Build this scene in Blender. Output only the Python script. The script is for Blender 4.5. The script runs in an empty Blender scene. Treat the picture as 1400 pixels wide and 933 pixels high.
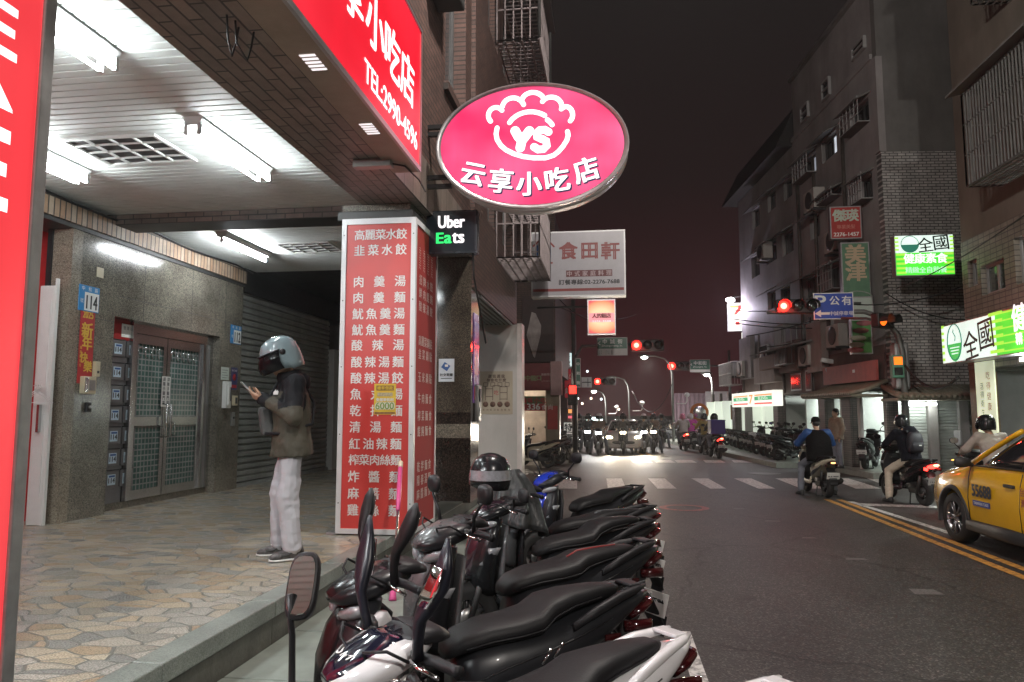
import bpy, bmesh, math, random
from math import sin, cos, tan, pi, radians, atan, sqrt
from mathutils import Vector, Matrix, Quaternion

sc = bpy.context.scene
COL = sc.collection
rnd = random.Random(7)

# ------------------------------------------------------------------ camera, world, exposure
CH = 1.60                                   # eye height above the road
FPX = 1000.0
PSI, TH = atan(.1343), atan(.0995)          # turned left of the street, tilted up
cam_d = bpy.data.cameras.new('camera')
cam_d.sensor_width = 36.0
cam_d.lens = 36.0 * FPX / 1400.0
cam_d.clip_start = 0.05
cam_d.clip_end = 1500
cam = bpy.data.objects.new('camera', cam_d)
COL.objects.link(cam)
cam.location = (0, 0, CH)
cam.rotation_euler = (pi / 2 + TH, 0, PSI)
sc.camera = cam

sc.view_settings.view_transform = 'Standard'
sc.view_settings.look = 'None'
sc.view_settings.gamma = 1.0
sc.view_settings.exposure = 0.0
sc.view_settings.use_curve_mapping = False

world = bpy.data.worlds.new('World')
sc.world = world
world.use_nodes = True
wn = world.node_tree
bg = wn.nodes['Background']
tc = wn.nodes.new('ShaderNodeTexCoord')
sx = wn.nodes.new('ShaderNodeSeparateXYZ')
rmp = wn.nodes.new('ShaderNodeValToRGB')
rmp.color_ramp.elements[0].position = 0.0
rmp.color_ramp.elements[0].color = (0.042, 0.0095, 0.0115, 1)
rmp.color_ramp.elements[1].position = 0.62
rmp.color_ramp.elements[1].color = (0.0105, 0.0100, 0.0096, 1)
e = rmp.color_ramp.elements.new(0.30)
e.color = (0.0150, 0.0090, 0.0088, 1)
wn.links.new(tc.outputs['Generated'], sx.inputs[0])
wn.links.new(sx.outputs['Z'], rmp.inputs[0])
wn.links.new(rmp.outputs[0], bg.inputs[0])
bg.inputs[1].default_value = 1.0

try:
    cy = sc.cycles
    cy.use_denoising = True
    cy.max_bounces = 6
    cy.diffuse_bounces = 3
    cy.glossy_bounces = 3
    cy.transmission_bounces = 4
    cy.transparent_max_bounces = 6
    cy.sample_clamp_indirect = 3.0
    cy.sample_clamp_direct = 0.0
    cy.blur_glossy = 1.0
    cy.caustics_reflective = False
    cy.caustics_refractive = False
    cy.use_light_tree = True
except Exception:
    pass

# camera rays, used only to read real positions off the survey photograph
_f = Vector((-sin(PSI) * cos(TH), cos(PSI) * cos(TH), sin(TH)))
_r = Vector((cos(PSI), sin(PSI), 0))
_u = _r.cross(_f)


def ray(px, py):
    return _f + (px - 700) / FPX * _r + (466.5 - py) / FPX * _u


def G(px, py, z=0.0):
    d = ray(px, py); t = (z - CH) / d.z
    return Vector((d.x * t, d.y * t, z))


def PX(px, py, X):
    d = ray(px, py); t = X / d.x
    return Vector((X, d.y * t, CH + d.z * t))


def PY(px, py, Y):
    d = ray(px, py); t = Y / d.y
    return Vector((d.x * t, Y, CH + d.z * t))


def PN(px, py, p0, n):
    d = ray(px, py); o = Vector((0, 0, CH))
    t = (Vector(p0) - o).dot(n) / d.dot(n)
    return o + d * t


# ------------------------------------------------------------------ materials
MATS = {}


def _nt(name):
    m = bpy.data.materials.new(name)
    m.use_nodes = True
    return m, m.node_tree, m.node_tree.nodes['Principled BSDF']


def rgba(c):
    return (c[0], c[1], c[2], 1.0)


def mat(name, col=(.5, .5, .5), rough=.5, metal=0.0, var=.12, scale=6.0, bump=0.0, bscale=60.0, spec=.5,
        emit=None, es=0.0, evar=0.0, coat=0.0, trans=0.0, rvar=0.1, alpha=1.0, dirt=0.0):
    if name in MATS:
        return MATS[name]
    m, nt, p = _nt(name)
    MATS[name] = m
    L = nt.links.new
    p.inputs['Base Color'].default_value = rgba(col)
    p.inputs['Roughness'].default_value = rough
    p.inputs['Metallic'].default_value = metal
    p.inputs['Specular IOR Level'].default_value = spec
    p.inputs['Coat Weight'].default_value = coat
    p.inputs['Coat Roughness'].default_value = .06
    p.inputs['Transmission Weight'].default_value = trans
    p.inputs['Alpha'].default_value = alpha
    tcn = nt.nodes.new('ShaderNodeTexCoord')
    if var > 0 or rvar > 0:
        n = nt.nodes.new('ShaderNodeTexNoise')
        n.inputs['Scale'].default_value = scale
        n.inputs['Detail'].default_value = 5
        n.inputs['Roughness'].default_value = .62
        L(tcn.outputs['Object'], n.inputs['Vector'])
        r = nt.nodes.new('ShaderNodeValToRGB')
        r.color_ramp.elements[0].position = .3
        r.color_ramp.elements[1].position = .72
        r.color_ramp.elements[0].color = rgba([max(0, c * (1 - var)) for c in col])
        r.color_ramp.elements[1].color = rgba([min(1, c * (1 + var)) for c in col])
        L(n.outputs['Fac'], r.inputs[0])
        src = r.outputs[0]
        if dirt > 0:
            n2 = nt.nodes.new('ShaderNodeTexNoise')
            n2.inputs['Scale'].default_value = scale * .45
            n2.inputs['Detail'].default_value = 8
            n2.inputs['Roughness'].default_value = .7
            mp = nt.nodes.new('ShaderNodeMapping')
            mp.inputs['Scale'].default_value = (1, 1, .25)
            L(tcn.outputs['Object'], mp.inputs[0]); L(mp.outputs[0], n2.inputs['Vector'])
            r2 = nt.nodes.new('ShaderNodeValToRGB')
            r2.color_ramp.elements[0].position = .42
            r2.color_ramp.elements[1].position = .75
            r2.color_ramp.elements[0].color = (1, 1, 1, 1)
            r2.color_ramp.elements[1].color = (1 - dirt, 1 - dirt, 1 - dirt * 1.1, 1)
            L(n2.outputs['Fac'], r2.inputs[0])
            mx = nt.nodes.new('ShaderNodeMix'); mx.data_type = 'RGBA'; mx.blend_type = 'MULTIPLY'
            mx.inputs[0].default_value = 1.0
            L(src, mx.inputs[6]); L(r2.outputs[0], mx.inputs[7])
            src = mx.outputs[2]
        L(src, p.inputs['Base Color'])
        if rvar > 0:
            mr = nt.nodes.new('ShaderNodeMapRange')
            mr.inputs['To Min'].default_value = max(.02, rough - rvar)
            mr.inputs['To Max'].default_value = min(1, rough + rvar)
            L(n.outputs['Fac'], mr.inputs['Value'])
            L(mr.outputs[0], p.inputs['Roughness'])
    if bump > 0:
        n = nt.nodes.new('ShaderNodeTexNoise')
        n.inputs['Scale'].default_value = bscale
        n.inputs['Detail'].default_value = 4
        L(tcn.outputs['Object'], n.inputs['Vector'])
        b = nt.nodes.new('ShaderNodeBump')
        b.inputs['Strength'].default_value = bump
        b.inputs['Distance'].default_value = .01
        L(n.outputs['Fac'], b.inputs['Height'])
        L(b.outputs[0], p.inputs['Normal'])
    if emit is not None:
        p.inputs['Emission Color'].default_value = rgba(emit)
        p.inputs['Emission Strength'].default_value = es
        if evar > 0:
            n = nt.nodes.new('ShaderNodeTexNoise')
            n.inputs['Scale'].default_value = 1.6
            n.inputs['Detail'].default_value = 1
            L(tcn.outputs['Object'], n.inputs['Vector'])
            mr = nt.nodes.new('ShaderNodeMapRange')
            mr.inputs['From Min'].default_value = .3
            mr.inputs['From Max'].default_value = .7
            mr.inputs['To Min'].default_value = es * (1 - evar)
            mr.inputs['To Max'].default_value = es * (1 + evar)
            L(n.outputs['Fac'], mr.inputs['Value'])
            L(mr.outputs[0], p.inputs['Emission Strength'])
    return m


def lit_panel(name, deep, pale, scale=1.3, lo=.45, hi=.78, es=1.0, stretch=(1, 1, 1), streak=.12):
    """backlit acrylic: the tubes behind it show as paler patches, grime as faint streaks"""
    m, nt, p = _nt(name)
    L = nt.links.new
    tcn = nt.nodes.new('ShaderNodeTexCoord'); mp = nt.nodes.new('ShaderNodeMapping'); mp.inputs['Scale'].default_value = stretch
    L(tcn.outputs['Object'], mp.inputs[0])
    n = nt.nodes.new('ShaderNodeTexNoise'); n.inputs['Scale'].default_value = scale; n.inputs['Detail'].default_value = 1.5
    L(mp.outputs[0], n.inputs['Vector'])
    r = nt.nodes.new('ShaderNodeValToRGB'); r.color_ramp.elements[0].position = lo; r.color_ramp.elements[1].position = hi
    r.color_ramp.elements[0].color = rgba(deep); r.color_ramp.elements[1].color = rgba(pale)
    L(n.outputs['Fac'], r.inputs[0]); L(r.outputs[0], p.inputs['Emission Color'])
    n2 = nt.nodes.new('ShaderNodeTexNoise'); n2.inputs['Scale'].default_value = 9; n2.inputs['Detail'].default_value = 6
    mp2 = nt.nodes.new('ShaderNodeMapping'); mp2.inputs['Scale'].default_value = (1, 1, .15)
    L(tcn.outputs['Object'], mp2.inputs[0]); L(mp2.outputs[0], n2.inputs['Vector'])
    mr = nt.nodes.new('ShaderNodeMapRange'); mr.inputs['From Min'].default_value = .35; mr.inputs['From Max'].default_value = .65
    mr.inputs['To Min'].default_value = es * (1 - streak); mr.inputs['To Max'].default_value = es
    L(n2.outputs['Fac'], mr.inputs['Value']); L(mr.outputs[0], p.inputs['Emission Strength'])
    p.inputs['Base Color'].default_value = rgba([c * .4 for c in deep]); p.inputs['Roughness'].default_value = .35
    MATS[name] = m
    return m


def _axes(nt, axes):
    tcn = nt.nodes.new('ShaderNodeTexCoord')
    if axes == 'xyz':
        return tcn.outputs['Object']
    s = nt.nodes.new('ShaderNodeSeparateXYZ')
    c = nt.nodes.new('ShaderNodeCombineXYZ')
    nt.links.new(tcn.outputs['Object'], s.inputs[0])
    for i, a in enumerate(axes):
        nt.links.new(s.outputs['XYZ'.index(a.upper())], c.inputs[i])
    return c.outputs[0]


def brick(name, axes, c1, c2, mortar, bw, bh, ms=.012, rough=.55, offset=.5, bump=.5, bias=0.0):
    m, nt, p = _nt(name)
    L = nt.links.new
    v = _axes(nt, axes)
    t = nt.nodes.new('ShaderNodeTexBrick')
    t.inputs['Color1'].default_value = rgba(c1)
    t.inputs['Color2'].default_value = rgba(c2)
    t.inputs['Mortar'].default_value = rgba(mortar)
    t.inputs['Scale'].default_value = 1.0
    t.inputs['Mortar Size'].default_value = ms
    t.inputs['Mortar Smooth'].default_value = .2
    t.inputs['Bias'].default_value = bias
    t.inputs['Brick Width'].default_value = bw
    t.inputs['Row Height'].default_value = bh
    t.offset = offset
    L(v, t.inputs['Vector'])
    n = nt.nodes.new('ShaderNodeTexNoise')
    n.inputs['Scale'].default_value = 3.5
    n.inputs['Detail'].default_value = 7
    n.inputs['Roughness'].default_value = .7
    L(v, n.inputs['Vector'])
    r = nt.nodes.new('ShaderNodeValToRGB')
    r.color_ramp.elements[0].position = .3; r.color_ramp.elements[1].position = .75
    r.color_ramp.elements[0].color = (.62, .62, .62, 1); r.color_ramp.elements[1].color = (1.25, 1.25, 1.25, 1)
    L(n.outputs['Fac'], r.inputs[0])
    mx = nt.nodes.new('ShaderNodeMix'); mx.data_type = 'RGBA'; mx.blend_type = 'MULTIPLY'
    mx.inputs[0].default_value = 1
    L(t.outputs['Color'], mx.inputs[6]); L(r.outputs[0], mx.inputs[7])
    L(mx.outputs[2], p.inputs['Base Color'])
    p.inputs['Roughness'].default_value = rough
    if bump:
        b = nt.nodes.new('ShaderNodeBump')
        b.inputs['Strength'].default_value = bump; b.inputs['Distance'].default_value = .008
        b.invert = True
        L(t.outputs['Fac'], b.inputs['Height']); L(b.outputs[0], p.inputs['Normal'])
    MATS[name] = m
    return m


def granite(name, cols, rough=.12, scale=55.0, dark=.5):
    m, nt, p = _nt(name)
    L = nt.links.new
    tcn = nt.nodes.new('ShaderNodeTexCoord')
    vo = nt.nodes.new('ShaderNodeTexVoronoi')
    vo.inputs['Scale'].default_value = scale
    L(tcn.outputs['Object'], vo.inputs['Vector'])
    s = nt.nodes.new('ShaderNodeSeparateColor')
    L(vo.outputs['Color'], s.inputs[0])
    r = nt.nodes.new('ShaderNodeValToRGB')
    r.color_ramp.interpolation = 'CONSTANT'
    els = r.color_ramp.elements
    n = len(cols)
    els[0].color = rgba(cols[0]); els[0].position = 0
    els[1].color = rgba(cols[1]); els[1].position = 1 / n
    for i in range(2, n):
        el = els.new(i / n); el.color = rgba(cols[i])
    L(s.outputs[0], r.inputs[0])
    nz = nt.nodes.new('ShaderNodeTexNoise')
    nz.inputs['Scale'].default_value = 2.2; nz.inputs['Detail'].default_value = 6
    L(tcn.outputs['Object'], nz.inputs['Vector'])
    r2 = nt.nodes.new('ShaderNodeValToRGB')
    r2.color_ramp.elements[0].color = (.65, .65, .65, 1); r2.color_ramp.elements[1].color = (1.2, 1.2, 1.2, 1)
    r2.color_ramp.elements[0].position = .3; r2.color_ramp.elements[1].position = .7
    L(nz.outputs['Fac'], r2.inputs[0])
    mx = nt.nodes.new('ShaderNodeMix'); mx.data_type = 'RGBA'; mx.blend_type = 'MULTIPLY'
    mx.inputs[0].default_value = 1
    L(r.outputs[0], mx.inputs[6]); L(r2.outputs[0], mx.inputs[7])
    L(mx.outputs[2], p.inputs['Base Color'])
    p.inputs['Roughness'].default_value = rough
    MATS[name] = m
    return m


def paving(name):
    """irregular granite flagstones with dark joints"""
    m, nt, p = _nt(name)
    L = nt.links.new
    tcn = nt.nodes.new('ShaderNodeTexCoord')
    nz = nt.nodes.new('ShaderNodeTexNoise')
    nz.inputs['Scale'].default_value = 2.5; nz.inputs['Detail'].default_value = 2
    L(tcn.outputs['Object'], nz.inputs['Vector'])
    mxv = nt.nodes.new('ShaderNodeMix'); mxv.data_type = 'RGBA'; mxv.blend_type = 'LINEAR_LIGHT'
    mxv.inputs[0].default_value = .07
    L(tcn.outputs['Object'], mxv.inputs[6]); L(nz.outputs['Color'], mxv.inputs[7])
    mp = nt.nodes.new('ShaderNodeMapping')
    mp.inputs['Scale'].default_value = (5.2, 8.4, 1)
    mp.inputs['Rotation'].default_value = (0, 0, .5)
    L(mxv.outputs[2], mp.inputs[0])
    outs = []
    for feat in ('F1', 'DISTANCE_TO_EDGE'):
        v = nt.nodes.new('ShaderNodeTexVoronoi')
        v.voronoi_dimensions = '2D'
        v.feature = feat
        v.inputs['Scale'].default_value = 1.0
        v.inputs['Randomness'].default_value = .95
        L(mp.outputs[0], v.inputs['Vector'])
        outs.append(v)
    s = nt.nodes.new('ShaderNodeSeparateColor')
    L(outs[0].outputs['Color'], s.inputs[0])
    r = nt.nodes.new('ShaderNodeValToRGB')
    els = r.color_ramp.elements
    els[0].color = (.21, .21, .195, 1); els[0].position = 0
    els[1].color = (.36, .28, .20, 1); els[1].position = 1
    for pos, c in ((.2, (.36, .34, .30)), (.4, (.38, .32, .23)), (.55, (.26, .25, .22)), (.7, (.48, .42, .32)), (.85, (.32, .25, .17))):
        el = els.new(pos); el.color = rgba(c)
    L(s.outputs[0], r.inputs[0])
    # speckle
    sp = nt.nodes.new('ShaderNodeTexNoise')
    sp.inputs['Scale'].default_value = 110; sp.inputs['Detail'].default_value = 2
    L(tcn.outputs['Object'], sp.inputs['Vector'])
    r2 = nt.nodes.new('ShaderNodeValToRGB')
    r2.color_ramp.elements[0].position = .34; r2.color_ramp.elements[1].position = .66
    r2.color_ramp.elements[0].color = (.45, .45, .45, 1); r2.color_ramp.elements[1].color = (1.45, 1.45, 1.45, 1)
    L(sp.outputs['Fac'], r2.inputs[0])
    mx = nt.nodes.new('ShaderNodeMix'); mx.data_type = 'RGBA'; mx.blend_type = 'MULTIPLY'
    mx.inputs[0].default_value = 1
    L(r.outputs[0], mx.inputs[6]); L(r2.outputs[0], mx.inputs[7])
    # joints
    jr = nt.nodes.new('ShaderNodeValToRGB')
    jr.color_ramp.elements[0].position = .03; jr.color_ramp.elements[1].position = .065
    L(outs[1].outputs['Distance'], jr.inputs[0])
    mj = nt.nodes.new('ShaderNodeMix'); mj.data_type = 'RGBA'
    mj.inputs[6].default_value = (.10, .10, .085, 1)
    L(jr.outputs[0], mj.inputs[0]); L(mx.outputs[2], mj.inputs[7])
    L(mj.outputs[2], p.inputs['Base Color'])
    rr = nt.nodes.new('ShaderNodeMapRange')
    rr.inputs['To Min'].default_value = .7; rr.inputs['To Max'].default_value = .27
    L(jr.outputs[0], rr.inputs['Value']); L(rr.outputs[0], p.inputs['Roughness'])
    b = nt.nodes.new('ShaderNodeBump')
    b.inputs['Strength'].default_value = .5; b.inputs['Distance'].default_value = .006
    L(jr.outputs[0], b.inputs['Height']); L(b.outputs[0], p.inputs['Normal'])
    MATS[name] = m
    return m


def asphalt(name):
    m, nt, p = _nt(name)
    L = nt.links.new
    tcn = nt.nodes.new('ShaderNodeTexCoord')
    def noise(sc_, det, mapscale=None):
        n = nt.nodes.new('ShaderNodeTexNoise')
        n.inputs['Scale'].default_value = sc_; n.inputs['Detail'].default_value = det
        n.inputs['Roughness'].default_value = .65
        if mapscale:
            mp = nt.nodes.new('ShaderNodeMapping'); mp.inputs['Scale'].default_value = mapscale
            L(tcn.outputs['Object'], mp.inputs[0]); L(mp.outputs[0], n.inputs['Vector'])
        else:
            L(tcn.outputs['Object'], n.inputs['Vector'])
        return n
    big = noise(.9, 6, (1.0, .35, 1))
    fine = nt.nodes.new('ShaderNodeTexVoronoi'); fine.inputs['Scale'].default_value = 85
    L(tcn.outputs['Object'], fine.inputs['Vector'])
    fs_ = nt.nodes.new('ShaderNodeSeparateColor'); L(fine.outputs['Color'], fs_.inputs[0])
    r = nt.nodes.new('ShaderNodeValToRGB')
    r.color_ramp.elements[0].color = (.040, .038, .037, 1); r.color_ramp.elements[1].color = (.082, .077, .073, 1)
    r.color_ramp.elements[0].position = .32; r.color_ramp.elements[1].position = .72
    L(big.outputs['Fac'], r.inputs[0])
    r2 = nt.nodes.new('ShaderNodeValToRGB')
    r2.color_ramp.elements[0].position = .1; r2.color_ramp.elements[1].position = 1.0
    r2.color_ramp.elements[0].color = (.40, .40, .40, 1); r2.color_ramp.elements[1].color = (2.1, 2.05, 2.0, 1)
    e5 = r2.color_ramp.elements.new(.8); e5.color = (.85, .85, .85, 1)
    L(fs_.outputs[0], r2.inputs[0])
    mx = nt.nodes.new('ShaderNodeMix'); mx.data_type = 'RGBA'; mx.blend_type = 'MULTIPLY'
    mx.inputs[0].default_value = 1
    L(r.outputs[0], mx.inputs[6]); L(r2.outputs[0], mx.inputs[7])
    # cracks and oil stains
    wv = nt.nodes.new('ShaderNodeMix'); wv.data_type = 'RGBA'; wv.blend_type = 'LINEAR_LIGHT'; wv.inputs[0].default_value = .35
    wn_ = noise(1.3, 4); L(tcn.outputs['Object'], wv.inputs[6]); L(wn_.outputs['Color'], wv.inputs[7])
    vo = nt.nodes.new('ShaderNodeTexVoronoi'); vo.voronoi_dimensions = '2D'; vo.feature = 'DISTANCE_TO_EDGE'; vo.inputs['Scale'].default_value = .33
    L(wv.outputs[2], vo.inputs['Vector'])
    rc = nt.nodes.new('ShaderNodeValToRGB'); rc.color_ramp.elements[0].position = .002; rc.color_ramp.elements[1].position = .009
    rc.color_ramp.elements[0].color = (.35, .35, .35, 1); rc.color_ramp.elements[1].color = (1, 1, 1, 1)
    L(vo.outputs['Distance'], rc.inputs[0])
    st = noise(2.1, 7); rs = nt.nodes.new('ShaderNodeValToRGB'); rs.color_ramp.elements[0].position = .60; rs.color_ramp.elements[1].position = .70
    rs.color_ramp.elements[0].color = (1, 1, 1, 1); rs.color_ramp.elements[1].color = (.62, .61, .60, 1)
    L(st.outputs['Fac'], rs.inputs[0])
    src = mx.outputs[2]
    for r_ in (rc, rs):
        m2 = nt.nodes.new('ShaderNodeMix'); m2.data_type = 'RGBA'; m2.blend_type = 'MULTIPLY'; m2.inputs[0].default_value = 1
        L(src, m2.inputs[6]); L(r_.outputs[0], m2.inputs[7]); src = m2.outputs[2]
    L(src, p.inputs['Base Color'])
    p.inputs['Roughness'].default_value = .58
    b = nt.nodes.new('ShaderNodeBump')
    b.inputs['Strength'].default_value = .35; b.inputs['Distance'].default_value = .004
    L(fine.outputs['Distance'], b.inputs['Height']); L(b.outputs[0], p.inputs['Normal'])
    MATS[name] = m
    return m


def worn_paint(name, col, wear=.5):
    m, nt, p = _nt(name)
    L = nt.links.new
    tcn = nt.nodes.new('ShaderNodeTexCoord')
    n = nt.nodes.new('ShaderNodeTexNoise')
    n.inputs['Scale'].default_value = 14; n.inputs['Detail'].default_value = 9; n.inputs['Roughness'].default_value = .75
    L(tcn.outputs['Object'], n.inputs['Vector'])
    r = nt.nodes.new('ShaderNodeValToRGB')
    r.color_ramp.elements[0].position = wear - .1; r.color_ramp.elements[1].position = wear + .06
    r.color_ramp.elements[0].color = rgba([c * .22 + .03 for c in col]); r.color_ramp.elements[1].color = rgba(col)
    L(n.outputs['Fac'], r.inputs[0]); L(r.outputs[0], p.inputs['Base Color'])
    p.inputs['Roughness'].default_value = .55
    MATS[name] = m
    return m


# ------------------------------------------------------------------ mesh builder
def frame(z):
    z = Vector(z).normalized()
    a = Vector((0, 0, 1)) if abs(z.z) < .95 else Vector((1, 0, 0))
    x = a.cross(z).normalized()
    return x, z.cross(x), z


TEXT_CACHE = {}
_bench = bpy.data.scenes.new('bench')          # empty scene used only to evaluate modifiers and text quickly


def evaluated(o):
    linked = o.name in COL.objects
    if linked: COL.objects.unlink(o)
    par, o.parent = o.parent, None
    _bench.collection.objects.link(o)
    _bench.view_layers[0].update()
    dg = _bench.view_layers[0].depsgraph
    me = bpy.data.meshes.new_from_object(o.evaluated_get(dg))
    _bench.collection.objects.unlink(o)
    o.parent = par
    if linked: COL.objects.link(o)
    return me



def text_geo(s):
    if s in TEXT_CACHE:
        return TEXT_CACHE[s]
    c = bpy.data.curves.new('tmp_text', 'FONT')
    c.body = s; c.size = 1; c.resolution_u = 3
    o = bpy.data.objects.new('tmp_text', c)
    me = evaluated(o)
    vs = [(v.co.x, v.co.y) for v in me.vertices]
    fs = [tuple(p.vertices) for p in me.polygons]
    bpy.data.objects.remove(o); bpy.data.curves.remove(c); bpy.data.meshes.remove(me)
    TEXT_CACHE[s] = (vs, fs)
    return vs, fs


class MB:
    def __init__(self, T=None):
        self.v = []; self.f = []; self.mi = []; self.sm = []; self.mats = []
        self.T = T

    def _m(self, m):
        if m not in self.mats:
            self.mats.append(m)
        return self.mats.index(m)

    def add(self, vs, fs, m, smooth=False, T=None):
        b = len(self.v)
        for p in vs:
            p = Vector(p)
            if T is not None: p = T @ p
            if self.T is not None: p = self.T @ p
            self.v.append(p)
        k = self._m(m)
        for f in fs:
            self.f.append(tuple(b + i for i in f)); self.mi.append(k); self.sm.append(smooth)
        return self

    def box(self, c, s, m, R=None, bev=0.0, seg=2):
        c = Vector(c)
        T = Matrix.Translation(c)
        if R is not None:
            T = T @ (R.to_4x4() if hasattr(R, 'to_4x4') else R)
        if bev > 0:
            bm = bmesh.new()
            bmesh.ops.create_cube(bm, size=1)
            for v in bm.verts:
                v.co = Vector((v.co.x * s[0], v.co.y * s[1], v.co.z * s[2]))
            bmesh.ops.bevel(bm, geom=list(bm.edges), offset=min(bev, min(s) * .45), segments=seg, affect='EDGES', profile=.5)
            bm.verts.index_update()
            self.add([v.co.copy() for v in bm.verts], [tuple(v.index for v in f.verts) for f in bm.faces], m, False, T)
            bm.free()
            return self
        x, y, z = s[0] / 2, s[1] / 2, s[2] / 2
        vs = [(-x, -y, -z), (x, -y, -z), (x, y, -z), (-x, y, -z), (-x, -y, z), (x, -y, z), (x, y, z), (-x, y, z)]
        fs = [(0, 3, 2, 1), (4, 5, 6, 7), (0, 1, 5, 4), (1, 2, 6, 5), (2, 3, 7, 6), (3, 0, 4, 7)]
        return self.add(vs, fs, m, False, T)

    def bb(self, x0, x1, y0, y1, z0, z1, m, bev=0.0):
        return self.box(((x0 + x1) / 2, (y0 + y1) / 2, (z0 + z1) / 2), (abs(x1 - x0), abs(y1 - y0), abs(z1 - z0)), m, None, bev)

    def loft(self, rings, m, caps=True, smooth=True, closed=True, T=None):
        n = len(rings[0]); vs = []; fs = []
        for r in rings: vs += [Vector(p) for p in r]
        for i in range(len(rings) - 1):
            for j in range(n if closed else n - 1):
                k = (j + 1) % n
                fs.append((i * n + j, i * n + k, (i + 1) * n + k, (i + 1) * n + j))
        if caps and closed:
            fs.append(tuple(reversed(range(n))))
            fs.append(tuple((len(rings) - 1) * n + j for j in range(n)))
        return self.add(vs, fs, m, smooth, T)

    def tube(self, pts, r, m, n=8, smooth=True, caps=True):
        pts = [Vector(p) for p in pts]
        rs = r if isinstance(r, (list, tuple)) else [r] * len(pts)
        rings = []; px = None
        for i, p in enumerate(pts):
            d = (pts[min(i + 1, len(pts) - 1)] - pts[max(i - 1, 0)]).normalized()
            if px is None:
                px = frame(d)[0]
            else:
                px = px - d * px.dot(d)
                px = px.normalized() if px.length > 1e-6 else frame(d)[0]
            py = d.cross(px)
            rings.append([p + (px * cos(2 * pi * j / n) + py * sin(2 * pi * j / n)) * rs[i] for j in range(n)])
        return self.loft(rings, m, caps, smooth)

    def lathe(self, prof, c, axis, m, n=24, smooth=True, caps=True):
        x, y, z = frame(axis); c = Vector(c)
        rings = [[c + z * h + (x * cos(2 * pi * j / n) + y * sin(2 * pi * j / n)) * max(r, 1e-4) for j in range(n)] for r, h in prof]
        return self.loft(rings, m, caps, smooth)

    def ell(self, c, r, m, n=14, k=9, T=None):
        c = Vector(c)
        rings = []
        for i in range(k + 1):
            a = -pi / 2 + pi * i / k
            q = max(cos(a), .02)
            rings.append([c + Vector((r[0] * q * cos(2 * pi * j / n), r[1] * q * sin(2 * pi * j / n), r[2] * sin(a))) for j in range(n)])
        return self.loft(rings, m, True, True, True, T)

    def prism(self, poly, o, xd, yd, depth, m, smooth=False):
        """poly in (xd, yd) at o, extruded by depth along xd x yd"""
        o, xd, yd = Vector(o), Vector(xd), Vector(yd)
        zd = xd.cross(yd).normalized()
        n = len(poly)
        vs = [o + xd * a + yd * b for a, b in poly] + [o + xd * a + yd * b + zd * depth for a, b in poly]
        fs = [tuple(reversed(range(n))), tuple(range(n, 2 * n))] + [(i, (i + 1) % n, n + (i + 1) % n, n + i) for i in range(n)]
        return self.add(vs, fs, m, smooth)

    def quad(self, a, b, c, d, m):
        return self.add([a, b, c, d], [(0, 1, 2, 3)], m)

    def text(self, s, o, xd, yd, m, h=None, w=None, bold=0.0, align='l', lift=.0015, rot=0.0, cell=None):
        """lettering in the plane (xd, yd); h = cap height of the glyph box, w = fitted width; align l/c/r; o = baseline point"""
        vs, fs = text_geo(s)
        if not vs: return self
        o, xd, yd = Vector(o), Vector(xd).normalized(), Vector(yd).normalized()
        zd = xd.cross(yd)
        x0 = min(v[0] for v in vs); x1 = max(v[0] for v in vs); y0 = min(v[1] for v in vs); y1 = max(v[1] for v in vs)
        if cell is not None:                 # centred CJK cell of this size (glyph em ~ 1)
            k = cell; kx = k; ox = -(x0 + x1) / 2 * kx; oy = -(y0 + y1) / 2 * k
            if max(x1 - x0, y1 - y0) > 0:
                q = min(1.0, .95 / max(x1 - x0, y1 - y0)); k *= q; kx *= q; ox *= q; oy *= q
        else:
            k = h / (y1 - y0) if h else w / (x1 - x0)
            kx = w / (x1 - x0) if w else k
            oy = -y0 * k
            ox = -x0 * kx
            if align == 'c': ox -= (x1 - x0) * kx / 2
            if align == 'r': ox -= (x1 - x0) * kx
        ca, sa = cos(rot), sin(rot)
        shifts = [(0, 0)] if bold <= 0 else [(-bold, -bold * .5), (bold, bold * .5), (bold, -bold * .5), (-bold, bold * .5)]
        for i, (dx, dy) in enumerate(shifts):
            P = []
            for a, b in vs:
                a = a * kx + ox + dx * k; b = b * k + oy + dy * k
                a, b = a * ca - b * sa, a * sa + b * ca
                P.append(o + xd * a + yd * b + zd * (lift + i * .0004))
            self.add(P, fs, m)
        return self

    def row(self, s, o, xd, yd, m, size, w, bold=0.0, lift=.0015):
        """characters of s spread evenly over width w, centred on o (left end of the row, mid height)"""
        o, xd = Vector(o), Vector(xd).normalized()
        n = len(s)
        size = min(size, w / n * 1.04)
        for i, ch in enumerate(s):
            if ch == ' ': continue
            x = size / 2 + (w - size) * (i / (n - 1) if n > 1 else .5)
            self.text(ch, o + xd * x, xd, yd, m, cell=size, bold=bold, lift=lift)
        return self

    def build(self, name, parent=None, loc=None, **kw):
        me = bpy.data.meshes.new(name)
        if loc is not None:
            L_ = Vector(loc); vs = [v - L_ for v in self.v]
        else:
            vs = self.v
        me.from_pydata([tuple(v) for v in vs], [], self.f)
        for m in self.mats: me.materials.append(m)
        me.polygons.foreach_set('material_index', self.mi)
        me.polygons.foreach_set('use_smooth', self.sm)
        me.update()
        bm = bmesh.new(); bm.from_mesh(me)
        bmesh.ops.recalc_face_normals(bm, faces=bm.faces)
        bm.to_mesh(me); bm.free()
        o = bpy.data.objects.new(name, me)
        COL.objects.link(o)
        if parent is not None: o.parent = parent
        if loc is not None: o.location = loc
        for k, v in kw.items(): o[k] = v
        return o


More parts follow.
